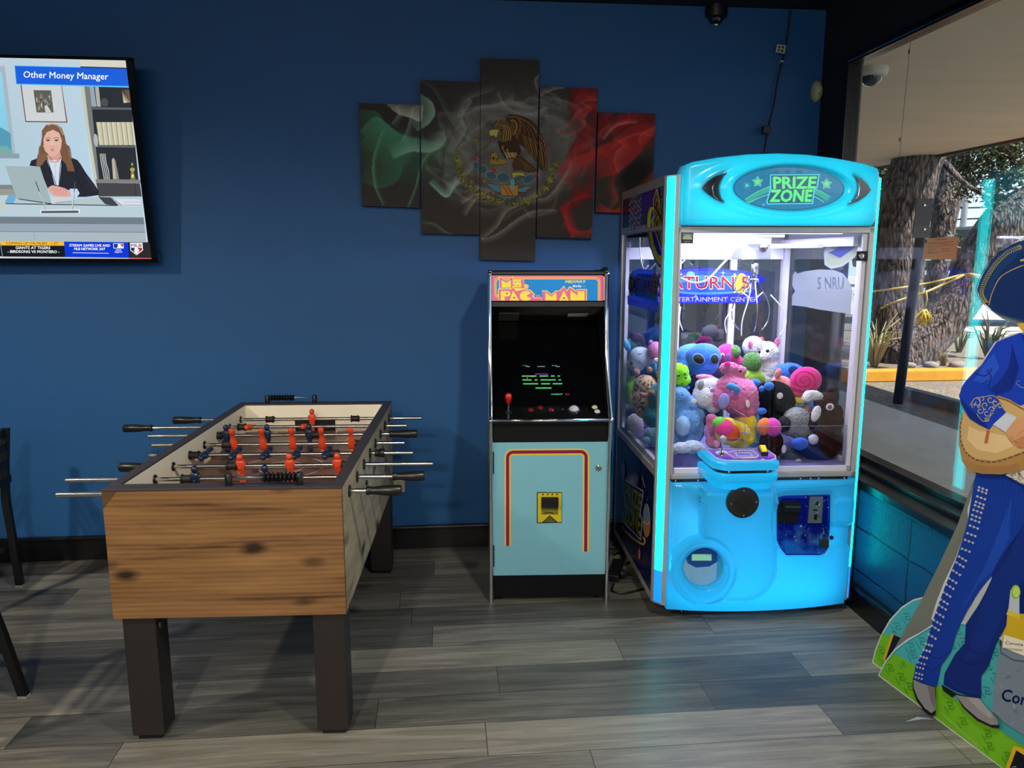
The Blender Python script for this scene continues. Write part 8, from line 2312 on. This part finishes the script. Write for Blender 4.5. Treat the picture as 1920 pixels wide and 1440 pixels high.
# ================================================================ CARDBOARD STANDEE
S0, S1 = onZ(1648, 1268, 0.0), onZ(1878, 1440, 0.0)
sd = Vector((S1.x - S0.x, S1.y - S0.y, 0)).normalized()
sn_ = Vector((-sd.y, sd.x, 0)); sn_ = sn_ if sn_.x < 0 else -sn_
st = thing('standee', 'life size cardboard cutout of a mariachi player in blue beside the window', 'cardboard cutout', tuple((S0 + S1) / 2), math.atan2(sd.y, sd.x))
SP = S0.copy()
sm_ = pxmap(st, SP, sn_)
LN_ = frame_of(st).to_3x3().inverted() @ sn_
outline = [(1646, 1267), (1660, 1239), (1678, 1216), (1701, 1198), (1728, 1184), (1753, 1168), (1746, 1160), (1757, 1125), (1771, 1090), (1790, 1050), (1808, 1003), (1815, 975), (1814, 955), (1826, 915), (1830, 890), (1808, 872), (1801, 845), (1802, 800), (1806, 772), (1801, 745), (1806, 722), (1824, 700), (1845, 672), (1865, 642), (1895, 626), (1925, 622),
           (1905, 606), (1880, 598), (1862, 585), (1842, 562), (1837, 540), (1851, 505), (1880, 466), (1920, 444), (1980, 420), (2060, 408), (2150, 430), (2230, 500), (2260, 560), (2230, 620), (2160, 660), (2260, 720), (2310, 820), (2300, 980), (2260, 1200), (2330, 1380), (2420, 1620), (2450, 1900)]
base_end = onZ(1878, 1440, 0.0)
# the foot line follows the floor
far_f = S0 + sd * 1.0
q_ = proj(far_f)
pts3 = [sm_(x, y) for x, y in outline[:-3]]
zmax = max(p.z for p in pts3)
xx = [p.x for p in pts3]
lx_end = L(st, far_f).x
_sm = sm_
_l0, _y0 = L(st, S0).x, L(st, S0).y
def Mm(s_, z): return (5000 + s_ * 1000, z * 1000)      # a point of the board given in metres
def sm_(x, y):
    if x > 4000: return Vector((_l0 + (x - 5000) / 1000, _y0, y / 1000))
    return _sm(x, y)
pts3 = [p for p in pts3]
# close the shape: down the hidden right side in metres
tail = [Mm(.50, 1.71), Mm(.60, 1.735), Mm(.72, 1.71), Mm(.84, 1.65), Mm(.92, 1.56), Mm(.93, 1.48), Mm(.86, 1.42), Mm(.76, 1.38), Mm(.86, 1.31), Mm(.93, 1.20), Mm(1.0, 1.25), Mm(1.0, 1.18), Mm(.96, 1.10), Mm(.95, .98), Mm(.88, .88), Mm(.86, .80), Mm(.84, .60), Mm(.90, .44), Mm(1.0, .34), Mm(1.07, .20), Mm(1.09, 0)]
tail = [sm_(*p) for p in tail]
pts3 = [sm_(x, y) for x, y in outline[:outline.index((1920, 444)) + 1]]
CARD = pm('cardboard_white_edge', c(206, 208, 206), 0.7)
P3 = pts3 + tail
P3[0] = Vector((P3[0].x, P3[0].y, 0.0))
m = MB()
m.prism([(p.x, p.z) for p in P3], (0, P3[1].y, 0), (1, 0, 0), (0, 0, 1), -LN_ * 0.006)
m.build('cardboard_figure', CARD, st)
A = Art(sm_, LN_); A.STEP = 6e-5; A.k = 3
Z3 = lambda pts: [(1620 + x / 2.483, 860 + y / 2.483) for x, y in pts]
Z1 = lambda pts: [(1560 + x / 2.4, y / 2.4) for x, y in pts]
Z2 = lambda pts: [(1620 + x / 3.13, 440 + y / 3.13) for x, y in pts]
TEAL, TEALD, GRN, GRND = c(70, 172, 176), c(40, 128, 134), c(112, 182, 28), c(74, 140, 24)
# base: teal over green
ft0, ft1 = proj(S0 + Vector((0, 0, .004))), proj(S0 + sd * 0.75)
b_arc = [(1649, 1266), (1662, 1241), (1680, 1218), (1703, 1201), (1753, 1171), (1790, 1166), (1822, 1170), (1862, 1184), (1900, 1215), (1930, 1250), Mm(.80, .34), Mm(.98, .31), Mm(1.05, .19), Mm(1.07, .005)]
A.poly(b_arc + [(1878, 1438)], TEAL)
A.poly([(1649, 1266), (1662, 1241), (1674, 1224), (1700, 1238), (1740, 1268), (1790, 1310), (1850, 1352), (1920, 1400), Mm(.8, .07), Mm(1.07, .03), Mm(1.07, .005), (1878, 1438)], GRN)
def aztec(x, y, s_, col):
    A.line([(x, y), (x + 12 * s_, y + 1 * s_), (x + 12 * s_, y + 8 * s_), (x + 5 * s_, y + 8 * s_)], 2.2 * s_, col); A.line([(x + 5 * s_, y + 5 * s_), (x + 5 * s_, y + 14 * s_), (x + 16 * s_, y + 15 * s_), (x + 16 * s_, y + 10 * s_)], 2.2 * s_, col)
    zz = []
    for k in range(6): zz.append((x - 4 * s_ + k * 2.2 * s_ * .7, y + 10 * s_ + k * 3.0 * s_ * .8 + (1.6 if k % 2 else -1.6) * s_))
    A.line(zz, 1.5 * s_, col)
for (x, y, s_) in ((1702, 1206, .9), (1722, 1196, .9), (1706, 1222, .8), (1788, 1176, .9), (1800, 1196, .9), (1858, 1192, .9), (1860, 1216, .9), (1846, 1242, .9), (1862, 1262, .9), (1844, 1288, .9), (1868, 1300, .8), (1780, 1204, .8), (1796, 1226, .7)): aztec(x, y, s_, TEALD)
for (x, y, s_) in ((1664, 1246, .8), (1684, 1262, .9), (1700, 1280, .9), (1776, 1316, .9), (1800, 1345, .9), (1846, 1368, .9), (1850, 1392, .9), (1884, 1410, .9), (1690, 1240, .6), (1740, 1300, .7)): aztec(x, y, s_, GRND)
A.line(b_arc[:-4], 2.2, c(190, 214, 220))
for k in range(4): A.line([(1769 + k * 1.2 - 1, 1337 + k * 3 - 2), (1838 + k * 1.0, 1396 + k * 3 + 1)], .7, c(150, 200, 90))
# white between the legs
A.poly([(1860, 1082), (1862, 1094), (1846, 1130), (1826, 1168), (1812, 1172), (1810, 1160), (1836, 1112)], c(178, 184, 186))
# trousers
TB, TB2, TB3 = c(20, 56, 156), c(14, 38, 116), c(28, 72, 176)
RL = [(1935, 900), (1875, 1040), (1862, 1084), (1850, 1110), (1837, 1134), (1813, 1170), (1811, 1206), (1793, 1226), (1773, 1263), (1771, 1283), (1790, 1294), (1813, 1303), (1842, 1309), (1842, 1267), (1856, 1247), (1870, 1206), (1902, 1150), Mm(.66, .58), Mm(.76, .80), Mm(.79, .95)]
A.poly(RL, TB2)
A.poly([(1935, 940), (1900, 1030), (1866, 1084), (1846, 1130), (1828, 1180), (1822, 1215), (1806, 1240), (1850, 1225), (1880, 1160), (1935, 1060)], c(16, 44, 128))
A.curve([(1812, 1210), (1828, 1222), (1850, 1224)], 1.2, c(10, 26, 84)); A.curve([(1800, 1232), (1822, 1246), (1850, 1240)], 1.2, c(10, 26, 84)); A.curve([(1778, 1268), (1800, 1290), (1838, 1300)], 1, c(26, 60, 150))
LLg = [(1833, 884), (1827, 915), (1820, 957), (1817, 977), (1806, 1015), (1793, 1053), (1773, 1102), (1753, 1158), (1737, 1214), (1719, 1247), (1715, 1271), (1732, 1281), (1759, 1287), (1767, 1247), (1785, 1222), (1797, 1182), (1817, 1142), (1846, 1098), (1862, 1080), (1885, 1040), (1935, 960), (1960, 880)]
A.poly(LLg, TB)
A.poly([(1900, 930), (1895, 1010), (1862, 1072), (1838, 1092), (1808, 1142), (1790, 1182), (1778, 1218), (1790, 1180), (1812, 1130), (1850, 1060), (1878, 990)], TB3)
A.curve([(1912, 1000), (1880, 1045), (1862, 1080)], 1.6, c(10, 28, 92)); A.curve([(1727, 1240), (1748, 1256), (1765, 1246)], 1.2, c(12, 32, 100)); A.curve([(1740, 1222), (1760, 1234), (1782, 1222)], 1.1, c(12, 32, 100))
for k in range(12): A.line([(1846 + k * 8, 890), (1838 + k * 8 - k, 960 + k * 4)], .4, c(14, 40, 118))
edge = spline([(1843, 915), (1838, 940), (1832, 962), (1826, 990), (1812, 1030), (1797, 1068), (1780, 1105), (1768, 1140), (1756, 1175), (1742, 1215), (1730, 1245), (1726, 1270)], 10)
NR = 31
for r_ in range(NR):
    i_ = int(r_ / (NR - 1) * (len(edge) - 1)); x, y = edge[i_]
    dx, dy = (9.0, 3.0) if r_ < 12 else (8.0, 4.5) if r_ < 24 else (7, 1.8)
    for k in range(3):
        A.star(x + (k - .6) * dx * .8, y + (k - .6) * dy * .9, 3.4 - (r_ > 26) * .6, c(196, 198, 200), .42, 5, rot=.3 + r_)
    if r_ < 25: A.line([(x - dx * .3, y - dy * .3), (x + dx * 1.0, y + dy * 1.0)], .8, c(170, 174, 180))
# boots
BG, BG2 = c(140, 136, 138), c(112, 108, 110)
A.poly([(1717, 1270), (1717, 1292), (1724, 1312), (1738, 1332), (1752, 1342), (1760, 1339), (1761, 1300), (1759, 1286), (1735, 1281)], c(20, 18, 20)); A.poly([(1718, 1273), (1719, 1290), (1727, 1309), (1740, 1327), (1752, 1336), (1760, 1330), (1761, 1312), (1758, 1287), (1735, 1281)], BG)
A.poly([(1745, 1284), (1758, 1287), (1761, 1312), (1758, 1330), (1750, 1310)], BG2)
A.poly([(1771, 1282), (1774, 1294), (1792, 1307), (1798, 1302), (1812, 1326), (1838, 1350), (1866, 1363), (1880, 1364), (1880, 1356), (1850, 1320), (1842, 1308), (1800, 1300)], c(20, 18, 20)); A.poly([(1798, 1302), (1815, 1325), (1840, 1346), (1864, 1358), (1879, 1358), (1876, 1346), (1856, 1326), (1842, 1308), (1815, 1305)], BG)
A.poly([(1818, 1306), (1842, 1309), (1858, 1328), (1876, 1347), (1860, 1344), (1838, 1326)], c(160, 156, 158))
# belt of patterned cloth
A.poly([(1892, 890), (1925, 872), (1960, 862), (1960, 912), (1925, 908)], c(214, 208, 190))
rg = random.Random(12)
for k in range(46):
    x, y = rg.uniform(1896, 1950), rg.uniform(874, 906)
    if y > 872 + (x - 1892) * 0 and y < 892 + (x - 1892) * .5 and y > 890 - (x - 1892) * .5: A.line([(x, y), (x + 4, y), (x + 4, y + 3), (x + 1, y + 3)], .8, c(24, 24, 24))
# jacket
JB, JB2, JB3 = c(24, 62, 186), c(16, 42, 140), c(40, 84, 206)
JK = [Mm(.80, .93), Mm(.90, .93), Mm(.93, 1.05), Mm(.91, 1.18), Mm(.84, 1.27), Mm(.72, 1.30), Mm(.52, 1.30), (1920, 624), (1892, 634), (1876, 641), (1862, 662), (1848, 684), (1831, 700), (1818, 714), (1810, 726), (1806, 742), (1812, 762), (1824, 782), (1842, 796), (1863, 804), (1878, 810), (1915, 800), Mm(.6, 1.0)]
A.poly(JK, JB)
A.poly([Mm(.555, 1.30), Mm(.66, 1.30), Mm(.62, 1.08), Mm(.60, 1.08)], c(214, 218, 226))
A.poly([Mm(.62, .99), Mm(.97, 1.20), Mm(.98, 1.235), Mm(.96, 1.24), Mm(.61, 1.05)], c(120, 70, 40))
A.poly([(1906, 648), (1920, 690), (1905, 730), (1880, 740), (1866, 728), (1880, 716), (1898, 690)], JB2); A.poly([(1858, 676), (1872, 662), (1882, 690), (1862, 716), (1840, 728), (1826, 724)], JB3)
for pts in ([(1858, 692), (1866, 706), (1862, 726), (1878, 738)], [(1905, 645), (1912, 680), (1905, 720)], [(1824, 716), (1846, 720), (1862, 712)], [(1812, 748), (1828, 764), (1834, 784)], [(1836, 700), (1856, 704), (1868, 690)]): A.curve(pts, 1.8, c(12, 32, 110))
A.poly([(1914, 606), (1940, 604), (1940, 632), (1922, 618)], c(214, 170, 50))
A.text('C', 1913, 722, 9, c(190, 196, 210), w=8, bold=.01); A.line([(1918, 724), (1932, 728)], .8, c(170, 176, 196))
# guitar
GT, GT2, GT3 = c(206, 170, 112), c(176, 132, 78), c(226, 196, 144)
A.poly(Z2([(600, 1040), (583, 1120), (580, 1230), (600, 1330), (640, 1385), (720, 1402), (830, 1405), (939, 1385), (1060, 1330), (1100, 1180), (1060, 1010), (939, 1000), (880, 965), (810, 942), (800, 960), (830, 1010), (760, 1140), (650, 1080)]), GT2)
A.poly(Z2([(606, 1040), (592, 1120), (594, 1200), (620, 1270), (680, 1312), (780, 1325), (880, 1300), (1060, 1230), (1060, 960), (939, 1005), (880, 972), (815, 950), (830, 1010), (760, 1140), (650, 1085)]), GT)
A.poly(Z2([(640, 1120), (700, 1150), (760, 1160), (860, 1180), (900, 1240), (800, 1280), (690, 1260), (630, 1200)]), GT3)
gb_ = spline(Z2([(602, 1060), (590, 1130), (594, 1210), (625, 1278), (690, 1322), (790, 1332), (885, 1305), (1000, 1262)]), 6)
A.line(gb_, 2.0, c(90, 70, 46))
for i, (x, y) in enumerate(gb_):
    if i % 2: A.ell(x, y, 1.2, .8, c(226, 206, 160), seg=6)
g2_ = spline(Z2([(806, 952), (880, 976), (940, 1010), (1000, 1040)]), 5); A.line(g2_, 1.6, c(110, 84, 50))
for k in range(5): A.curve(Z2([(612, 1320 + k * 15), (700, 1352 + k * 10), (830, 1360 + k * 9), (939, 1340 + k * 9)]), .5, c(150, 108, 60))
A.poly(Z2([(748, 1145), (766, 1150), (752, 1222), (732, 1220)]), c(186, 104, 60))
# sleeve over the guitar, cuff, hand
A.poly(Z2([(583, 940), (600, 1000), (650, 1080), (700, 1112), (762, 1142), (790, 1108), (860, 1040), (830, 1000), (800, 940), (700, 860), (640, 860)]), JB)
A.poly(Z2([(600, 960), (650, 1020), (740, 1100), (762, 1142), (700, 1112), (650, 1080), (600, 1000)]), JB2)
emb = c(196, 180, 110)
for (x, y, r_) in ((690, 985, 26), (722, 965, 20), (740, 1000, 24), (770, 965, 24), (800, 985, 22), (825, 1005, 18), (710, 1030, 22), (750, 1045, 24), (780, 1025, 20), (748, 1080, 16), (672, 1000, 14), (700, 1005, 12), (790, 1010, 14)):
    a0 = rg.uniform(0, 6)
    A.line(Z2([(x + r_ * (1 - k / 14) * math.cos(a0 + k * .55), y + r_ * (1 - k / 14) * math.sin(a0 + k * .55)) for k in range(12)]), 1.5, emb)
A.curve(Z2([(650, 1000), (680, 960), (730, 950), (790, 945), (840, 985), (848, 1010)]), 1.2, emb); A.curve(Z2([(690, 1050), (735, 1095), (790, 1040)]), 1.2, emb)
A.poly(Z2([(786, 1112), (868, 1040), (926, 1070), (900, 1110), (862, 1158)]), c(206, 214, 226)); A.line(Z2([(868, 1044), (906, 1070)]), .8, c(160, 170, 190))
SK = c(214, 158, 112)
A.poly(Z2([(864, 1150), (905, 1096), (928, 1074), (1010, 1060), (1080, 1100), (1090, 1180), (1040, 1240), (939, 1248), (900, 1215), (870, 1180)]), SK)
A.poly(Z2([(905, 1210), (960, 1180), (1040, 1180), (1050, 1225), (940, 1250)]), c(190, 130, 88)); A.curve(Z2([(890, 1180), (915, 1212), (940, 1222)]), 1.2, c(150, 96, 62)); A.curve(Z2([(920, 1190), (960, 1150), (1010, 1140)]), 1.0, c(160, 104, 70))
# face beyond the photo's edge, hat
A.ell(*Mm(.61, 1.345), 72, 100, SK); A.poly([Mm(.57, 1.27), Mm(.65, 1.27), Mm(.66, 1.20), Mm(.56, 1.20)], c(190, 130, 92)); A.ell(*Mm(.61, 1.345), 70, 96, SK)
for k in (-1, 1): A.ell(*Mm(.61 + k * .028, 1.36), 9, 5, c(40, 30, 24)); A.line([Mm(.61 + k * .012, 1.378), Mm(.61 + k * .045, 1.382)], 5, c(40, 30, 24)); A.ell(*Mm(.61 + k * .072, 1.345), 9, 18, SK)
A.poly([Mm(.61, 1.36), Mm(.622, 1.325), Mm(.598, 1.325)], c(190, 130, 92)); A.curve([Mm(.575, 1.305), Mm(.61, 1.316), Mm(.645, 1.305)], 11, c(40, 30, 24)); A.curve([Mm(.592, 1.292), Mm(.61, 1.287), Mm(.628, 1.292)], 6, c(150, 70, 60))
A.poly([Mm(.55, 1.255), Mm(.60, 1.235), Mm(.61, 1.235), Mm(.67, 1.255), Mm(.67, 1.205), Mm(.61, 1.225), Mm(.55, 1.205)], c(214, 170, 50))
HAT = [(1925, 452), (1904, 460), (1885, 471), (1868, 489), (1856, 508), (1847, 526), (1842, 543), (1847, 558), (1858, 571), (1868, 580), (1882, 588), (1900, 594), (1925, 601), Mm(.56, 1.405), Mm(.68, 1.405), Mm(.80, 1.425), Mm(.89, 1.47), Mm(.90, 1.54), Mm(.82, 1.62), Mm(.72, 1.66), Mm(.67, 1.71), Mm(.55, 1.71), Mm(.49, 1.68)]
A.poly(HAT, c(22, 56, 108))
A.poly([(1925, 470), (1908, 490), (1890, 505), (1874, 530), (1866, 560), (1872, 579), (1900, 592), (1922, 596), Mm(.56, 1.415), Mm(.70, 1.42), Mm(.82, 1.45), Mm(.86, 1.50), Mm(.80, 1.57), Mm(.70, 1.62), Mm(.52, 1.64)], c(14, 42, 96))
for k in range(4): A.curve([(1922 + k * 6, 484 - k * 2), (1905 + k * 8, 530), (1895 + k * 9, 590)], .5, c(20, 54, 116))
A.curve([Mm(.44, 1.605), Mm(.55, 1.62), Mm(.70, 1.60), Mm(.80, 1.53), Mm(.84, 1.47)], 6, c(190, 158, 80))
A.curve([(1930, 497), (1908, 506), (1886, 520), (1872, 545), (1864, 572)], 1.5, c(190, 158, 80))
lv = spline([(1926, 462), (1900, 474), (1878, 495), (1862, 520), (1852, 548), (1860, 566)], 7)
for i, (x, y) in enumerate(lv):
    for s_ in (-1, 1):
        an = math.atan2(lv[min(i + 1, len(lv) - 1)][1] - lv[i - 1 if i else 0][1], lv[min(i + 1, len(lv) - 1)][0] - lv[i - 1 if i else 0][0]) + s_ * .9
        A.ell(x + 3 * math.cos(an), y + 3 * math.sin(an), 3, 1.0, c(160, 146, 90), rot=an, seg=8)
A.line(HAT[:13], 1.3, c(70, 88, 120))
# bucket and bottle
BK, BK2 = c(116, 130, 146), c(150, 160, 172)
A.poly([(1888, 1207), (1875, 1290), (1872, 1331), (1895, 1352), (1935, 1378), (2010, 1390), (2030, 1210), (1960, 1225), (1915, 1220)], BK)
for k in range(26):
    x, y = rg.uniform(1880, 1990), rg.uniform(1235, 1360); A.ell(x, y, rg.uniform(2, 6), rg.uniform(1, 3), c(*rg.choice([(96, 112, 132), (138, 150, 164), (126, 140, 156)])), rot=rg.uniform(0, 3), seg=8)
A.line([(1888, 1205), (1890, 1222), (1915, 1236), (1960, 1240)], 2, c(70, 80, 92)); A.ell(1889, 1204, 2, 6, c(50, 56, 66))
A.text('Corona', 1889, 1310, 22, c(20, 40, 110), w=92, rot=.22, bold=.02)
A.poly([(1903, 1140), (1918, 1148), (1935, 1150), (1935, 1225), (1893, 1212), (1893, 1188), (1900, 1172)], c(200, 168, 30)); A.poly([(1896, 1188), (1935, 1200), (1935, 1228), (1893, 1212)], c(226, 222, 200)); A.text('Corona', 1898, 1206, 6, c(30, 40, 90), w=34, rot=.1, bold=.015)
A.text('PREMIER', 1896, 1216, 4, c(150, 140, 100), w=36, rot=.1, bold=.01)
A.poly([(1908, 1104), (1925, 1104), (1925, 1150), (1904, 1142)], c(180, 190, 200)); A.ell(1918, 1108, 9, 13, c(130, 190, 50)); A.ell(1919, 1108, 6.5, 10, c(190, 216, 110))
A.poly([(1900, 1150), (1904, 1142), (1925, 1150), (1925, 1160)], c(214, 190, 60))
A.poly([(1914, 1396), (1930, 1400), (1990, 1440), (1990, 1500), (1898, 1440)], c(214, 170, 30)); A.poly([(1919, 1404), (1990, 1448), (1990, 1500), (1904, 1444)], c(16, 18, 30)); A.text('C', 1910, 1444, 10, c(230, 230, 230), w=9, bold=.02)
A.build('printed_figure', art_mat('standee_print', 0, 0.45, spec=0.3), st)
# easel and rear base wing
EZ = pm('grey_cardboard', c(112, 116, 104), 0.8, noise_amt=0.1, nscale=12)
def back_piece(name, pts, off, mat, art=None):
    p0 = SP - sn_ * off; mm = pxmap(st, p0, sn_)
    q = [mm(x, y) for x, y in pts]
    zmin = min(p.z for p in q)
    m = MB(); m.prism([(p.x, p.z) for p in q], (0, q[0].y, 0), (1, 0, 0), (0, 0, 1), -LN_ * 0.004)
    return m.build(name, mat, st), mm
back_piece('easel_back', [(1660, 1246), (1692, 1190), (1725, 1130), (1760, 1060), (1795, 985), (1820, 915), (1834, 880), (1834, 860), (1900, 860), (1900, 1000), (1800, 1200), (1760, 1290)], 0.02, EZ)
wg, wm = back_piece('base_wing', [(1635, 1242), (1640, 1220), (1652, 1190), (1668, 1162), (1690, 1138), (1712, 1124), (1735, 1118), (1780, 1140), (1780, 1290), (1700, 1270), (1648, 1253)], 0.045, CARD)
A = Art(wm, LN_); A.k = 6
A.poly([(1637, 1241), (1642, 1221), (1654, 1191), (1670, 1164), (1691, 1141), (1712, 1127), (1735, 1121), (1778, 1142), (1778, 1280), (1700, 1262)], TEAL)
A.poly([(1637, 1241), (1642, 1221), (1655, 1186), (1680, 1200), (1720, 1226), (1778, 1262), (1778, 1280), (1700, 1264), (1648, 1250)], GRN)
for (x, y, s_) in ((1676, 1168, .8), (1694, 1150, .8), (1700, 1172, .8), (1672, 1184, .7)): aztec(x, y, s_, TEALD)
for (x, y, s_) in ((1646, 1212, .8), (1652, 1226, .8), (1668, 1208, .7)): aztec(x, y, s_, GRND)
A.poly([(1672, 1188), (1684, 1192), (1662, 1240), (1655, 1236)], c(206, 170, 30)); A.poly([(1676, 1190), (1690, 1196), (1668, 1242), (1660, 1238)], c(16, 20, 40))
A.build('wing_print', art_mat('standee_print', 0, 0.45, spec=0.3), wg)

# ================================================================ CHAIRS
CHM = pm('black_powder_coat', c(15, 16, 18), 0.4, noise_amt=0.15)
SEATM = pm('dark_brown_vinyl', c(44, 30, 26), 0.45, bump=0.1)
def chair(name, label, loc, rz, lean=1.0, top=0.0):
    t = thing(name, label, 'chair', loc, rz, 'black metal dining chairs')
    # faces -x; rear legs lean back towards +x; rear legs at x=0 (floor), width along y
    W = 0.40
    for s_ in (0, -1):
        y = s_ * W
        m = MB(); m.skin([[Vector((x - 0.016, y - 0.0125, z)), Vector((x + 0.016, y - 0.0125, z)), Vector((x + 0.016, y + 0.0125, z)), Vector((x - 0.016, y + 0.0125, z))] for x, z in ((-0.0, 0.012), (-0.052 * lean, 0.25), (-0.095 * lean, 0.42), (-0.098 * lean, 0.47), (-0.090 * lean + top * .3, 0.60), (-0.082 * lean + top, 0.80), (-0.080 * lean + top, 0.805))], smooth=False)
        lg = m.build('rear_leg', CHM, t)
        m = MB(); m.box(-0.018, 0.018, y - 0.014, y + 0.014, 0.0, 0.012, 0.002); m.build('foot_cap', pm('grey_glide', c(150, 150, 146), 0.5), lg)
        m = MB(); m.skin([[Vector((x - 0.014, y - 0.0125, z)), Vector((x + 0.014, y - 0.0125, z)), Vector((x + 0.014, y + 0.0125, z)), Vector((x - 0.014, y + 0.0125, z))] for x, z in ((-0.47, 0.0), (-0.45, 0.44))], smooth=False)
        m.build('front_leg', CHM, t)
        m = MB(); m.box(-0.46, -0.05, y - 0.009, y + 0.009, 0.18, 0.20); m.build('stretcher', CHM, t)
    m = MB(); m.box(-0.48, -0.09, -W - 0.01, 0.01, 0.435, 0.45); m.build('seat_frame', CHM, t)
    m = MB(); m.box(-0.485, -0.10, -W - 0.005, 0.005, 0.45, 0.49, 0.015, 3); m.build('seat', SEATM, t, smooth='auto')
    for z in (0.54, 0.62, 0.70, 0.765):
        m = MB(); m.box(-0.088 * lean + top - .006, -0.088 * lean + top + .004, -W, 0, z, z + 0.035); m.build('back_slat', CHM, t)
    return t
pA_ = onZ(38, 1100, 0.0)
chair('dining_chair', 'black metal chair with a slatted back near the blue wall, cut by the left edge', (pA_.x, pA_.y, 0), R(0), 0.2, 0.03)
pB_ = onZ(45, 1308, 0.0)
chair('dining_chair', 'black metal chair nearest the camera with one slanted leg in view at left', (pB_.x, pB_.y - 0.0, 0), R(-4))

# ================================================================ CORDS BEHIND THE MACHINES
CORD = pm('black_cord', c(14, 14, 15), 0.45)
def fl(x, y, z=0.008): return onZ(x, y, z)
m = MB(); m.tube(spline([tuple(fl(1150, 1095)), tuple(fl(1148, 1108)), tuple(fl(1170, 1112)), tuple(fl(1200, 1106)), tuple(fl(1222, 1100)), tuple(fl(1250, 1092)), tuple(fl(1290, 1085))], 8), 0.0055, 8)
tag(m.build('extension_cord', CORD), 'black power cord looping on the floor between the two machines', 'cord')
t = thing('power_strip', 'black plug and power strip on the floor beside the arcade cabinet', 'power strip', tuple(fl(1152, 1082, 0)), R(70))
m = MB(); m.box(-0.06, 0.16, -0.03, 0.03, 0.0, 0.035, 0.006); m.build('strip_body', BLACK, t)
m = MB(); m.lathe([(0.001, 0), (0.022, 0), (0.022, 0.02), (0.014, 0.035), (0.008, 0.05)], (-0.02, -0.03, 0.03), (0.35, -1, 0), 14); m.build('plug', CORD, t, smooth='auto')
m = MB(); m.tube([L(t, fl(*p)) for p in ((1163, 1083), (1180, 1082), (1205, 1084), (1240, 1090))], 0.005, 8); m.build('cord', CORD, t)
m = MB()
m.tube(spline([tuple(fl(x, y, z)) for x, y, z in ((1150, 1040, .01), (1160, 1032, .03), (1175, 1036, .012), (1168, 1046, .02), (1155, 1052, .01), (1172, 1058, .01), (1190, 1050, .01), (1215, 1060, .01))], 8), 0.006, 8)
m.tube(spline([tuple(fl(x, y, z)) for x, y, z in ((1148, 1020, .05), (1158, 1024, .03), (1172, 1020, .05), (1180, 1030, .01))], 8), 0.006, 8)
tag(m.build('cord_bundle', CORD), 'tangled bundle of black cords in the gap behind the machines', 'cord')
# scrap on the floor
q = onZ(1728, 1352, 0.0)
m = MB(); m.prism([(0, 0), (0.07, 0.01), (0.11, 0.004), (0.06, 0.024)], (q.x - 0.06, q.y, 0.0005), (1, 0, 0), (0, 1, 0), (0, 0, 0.0006)); tag(m.build('paper_scrap', pm('pale_scrap', c(150, 160, 168), 0.7)), 'small pale scrap lying on the floor beside the cutout base', 'scrap')
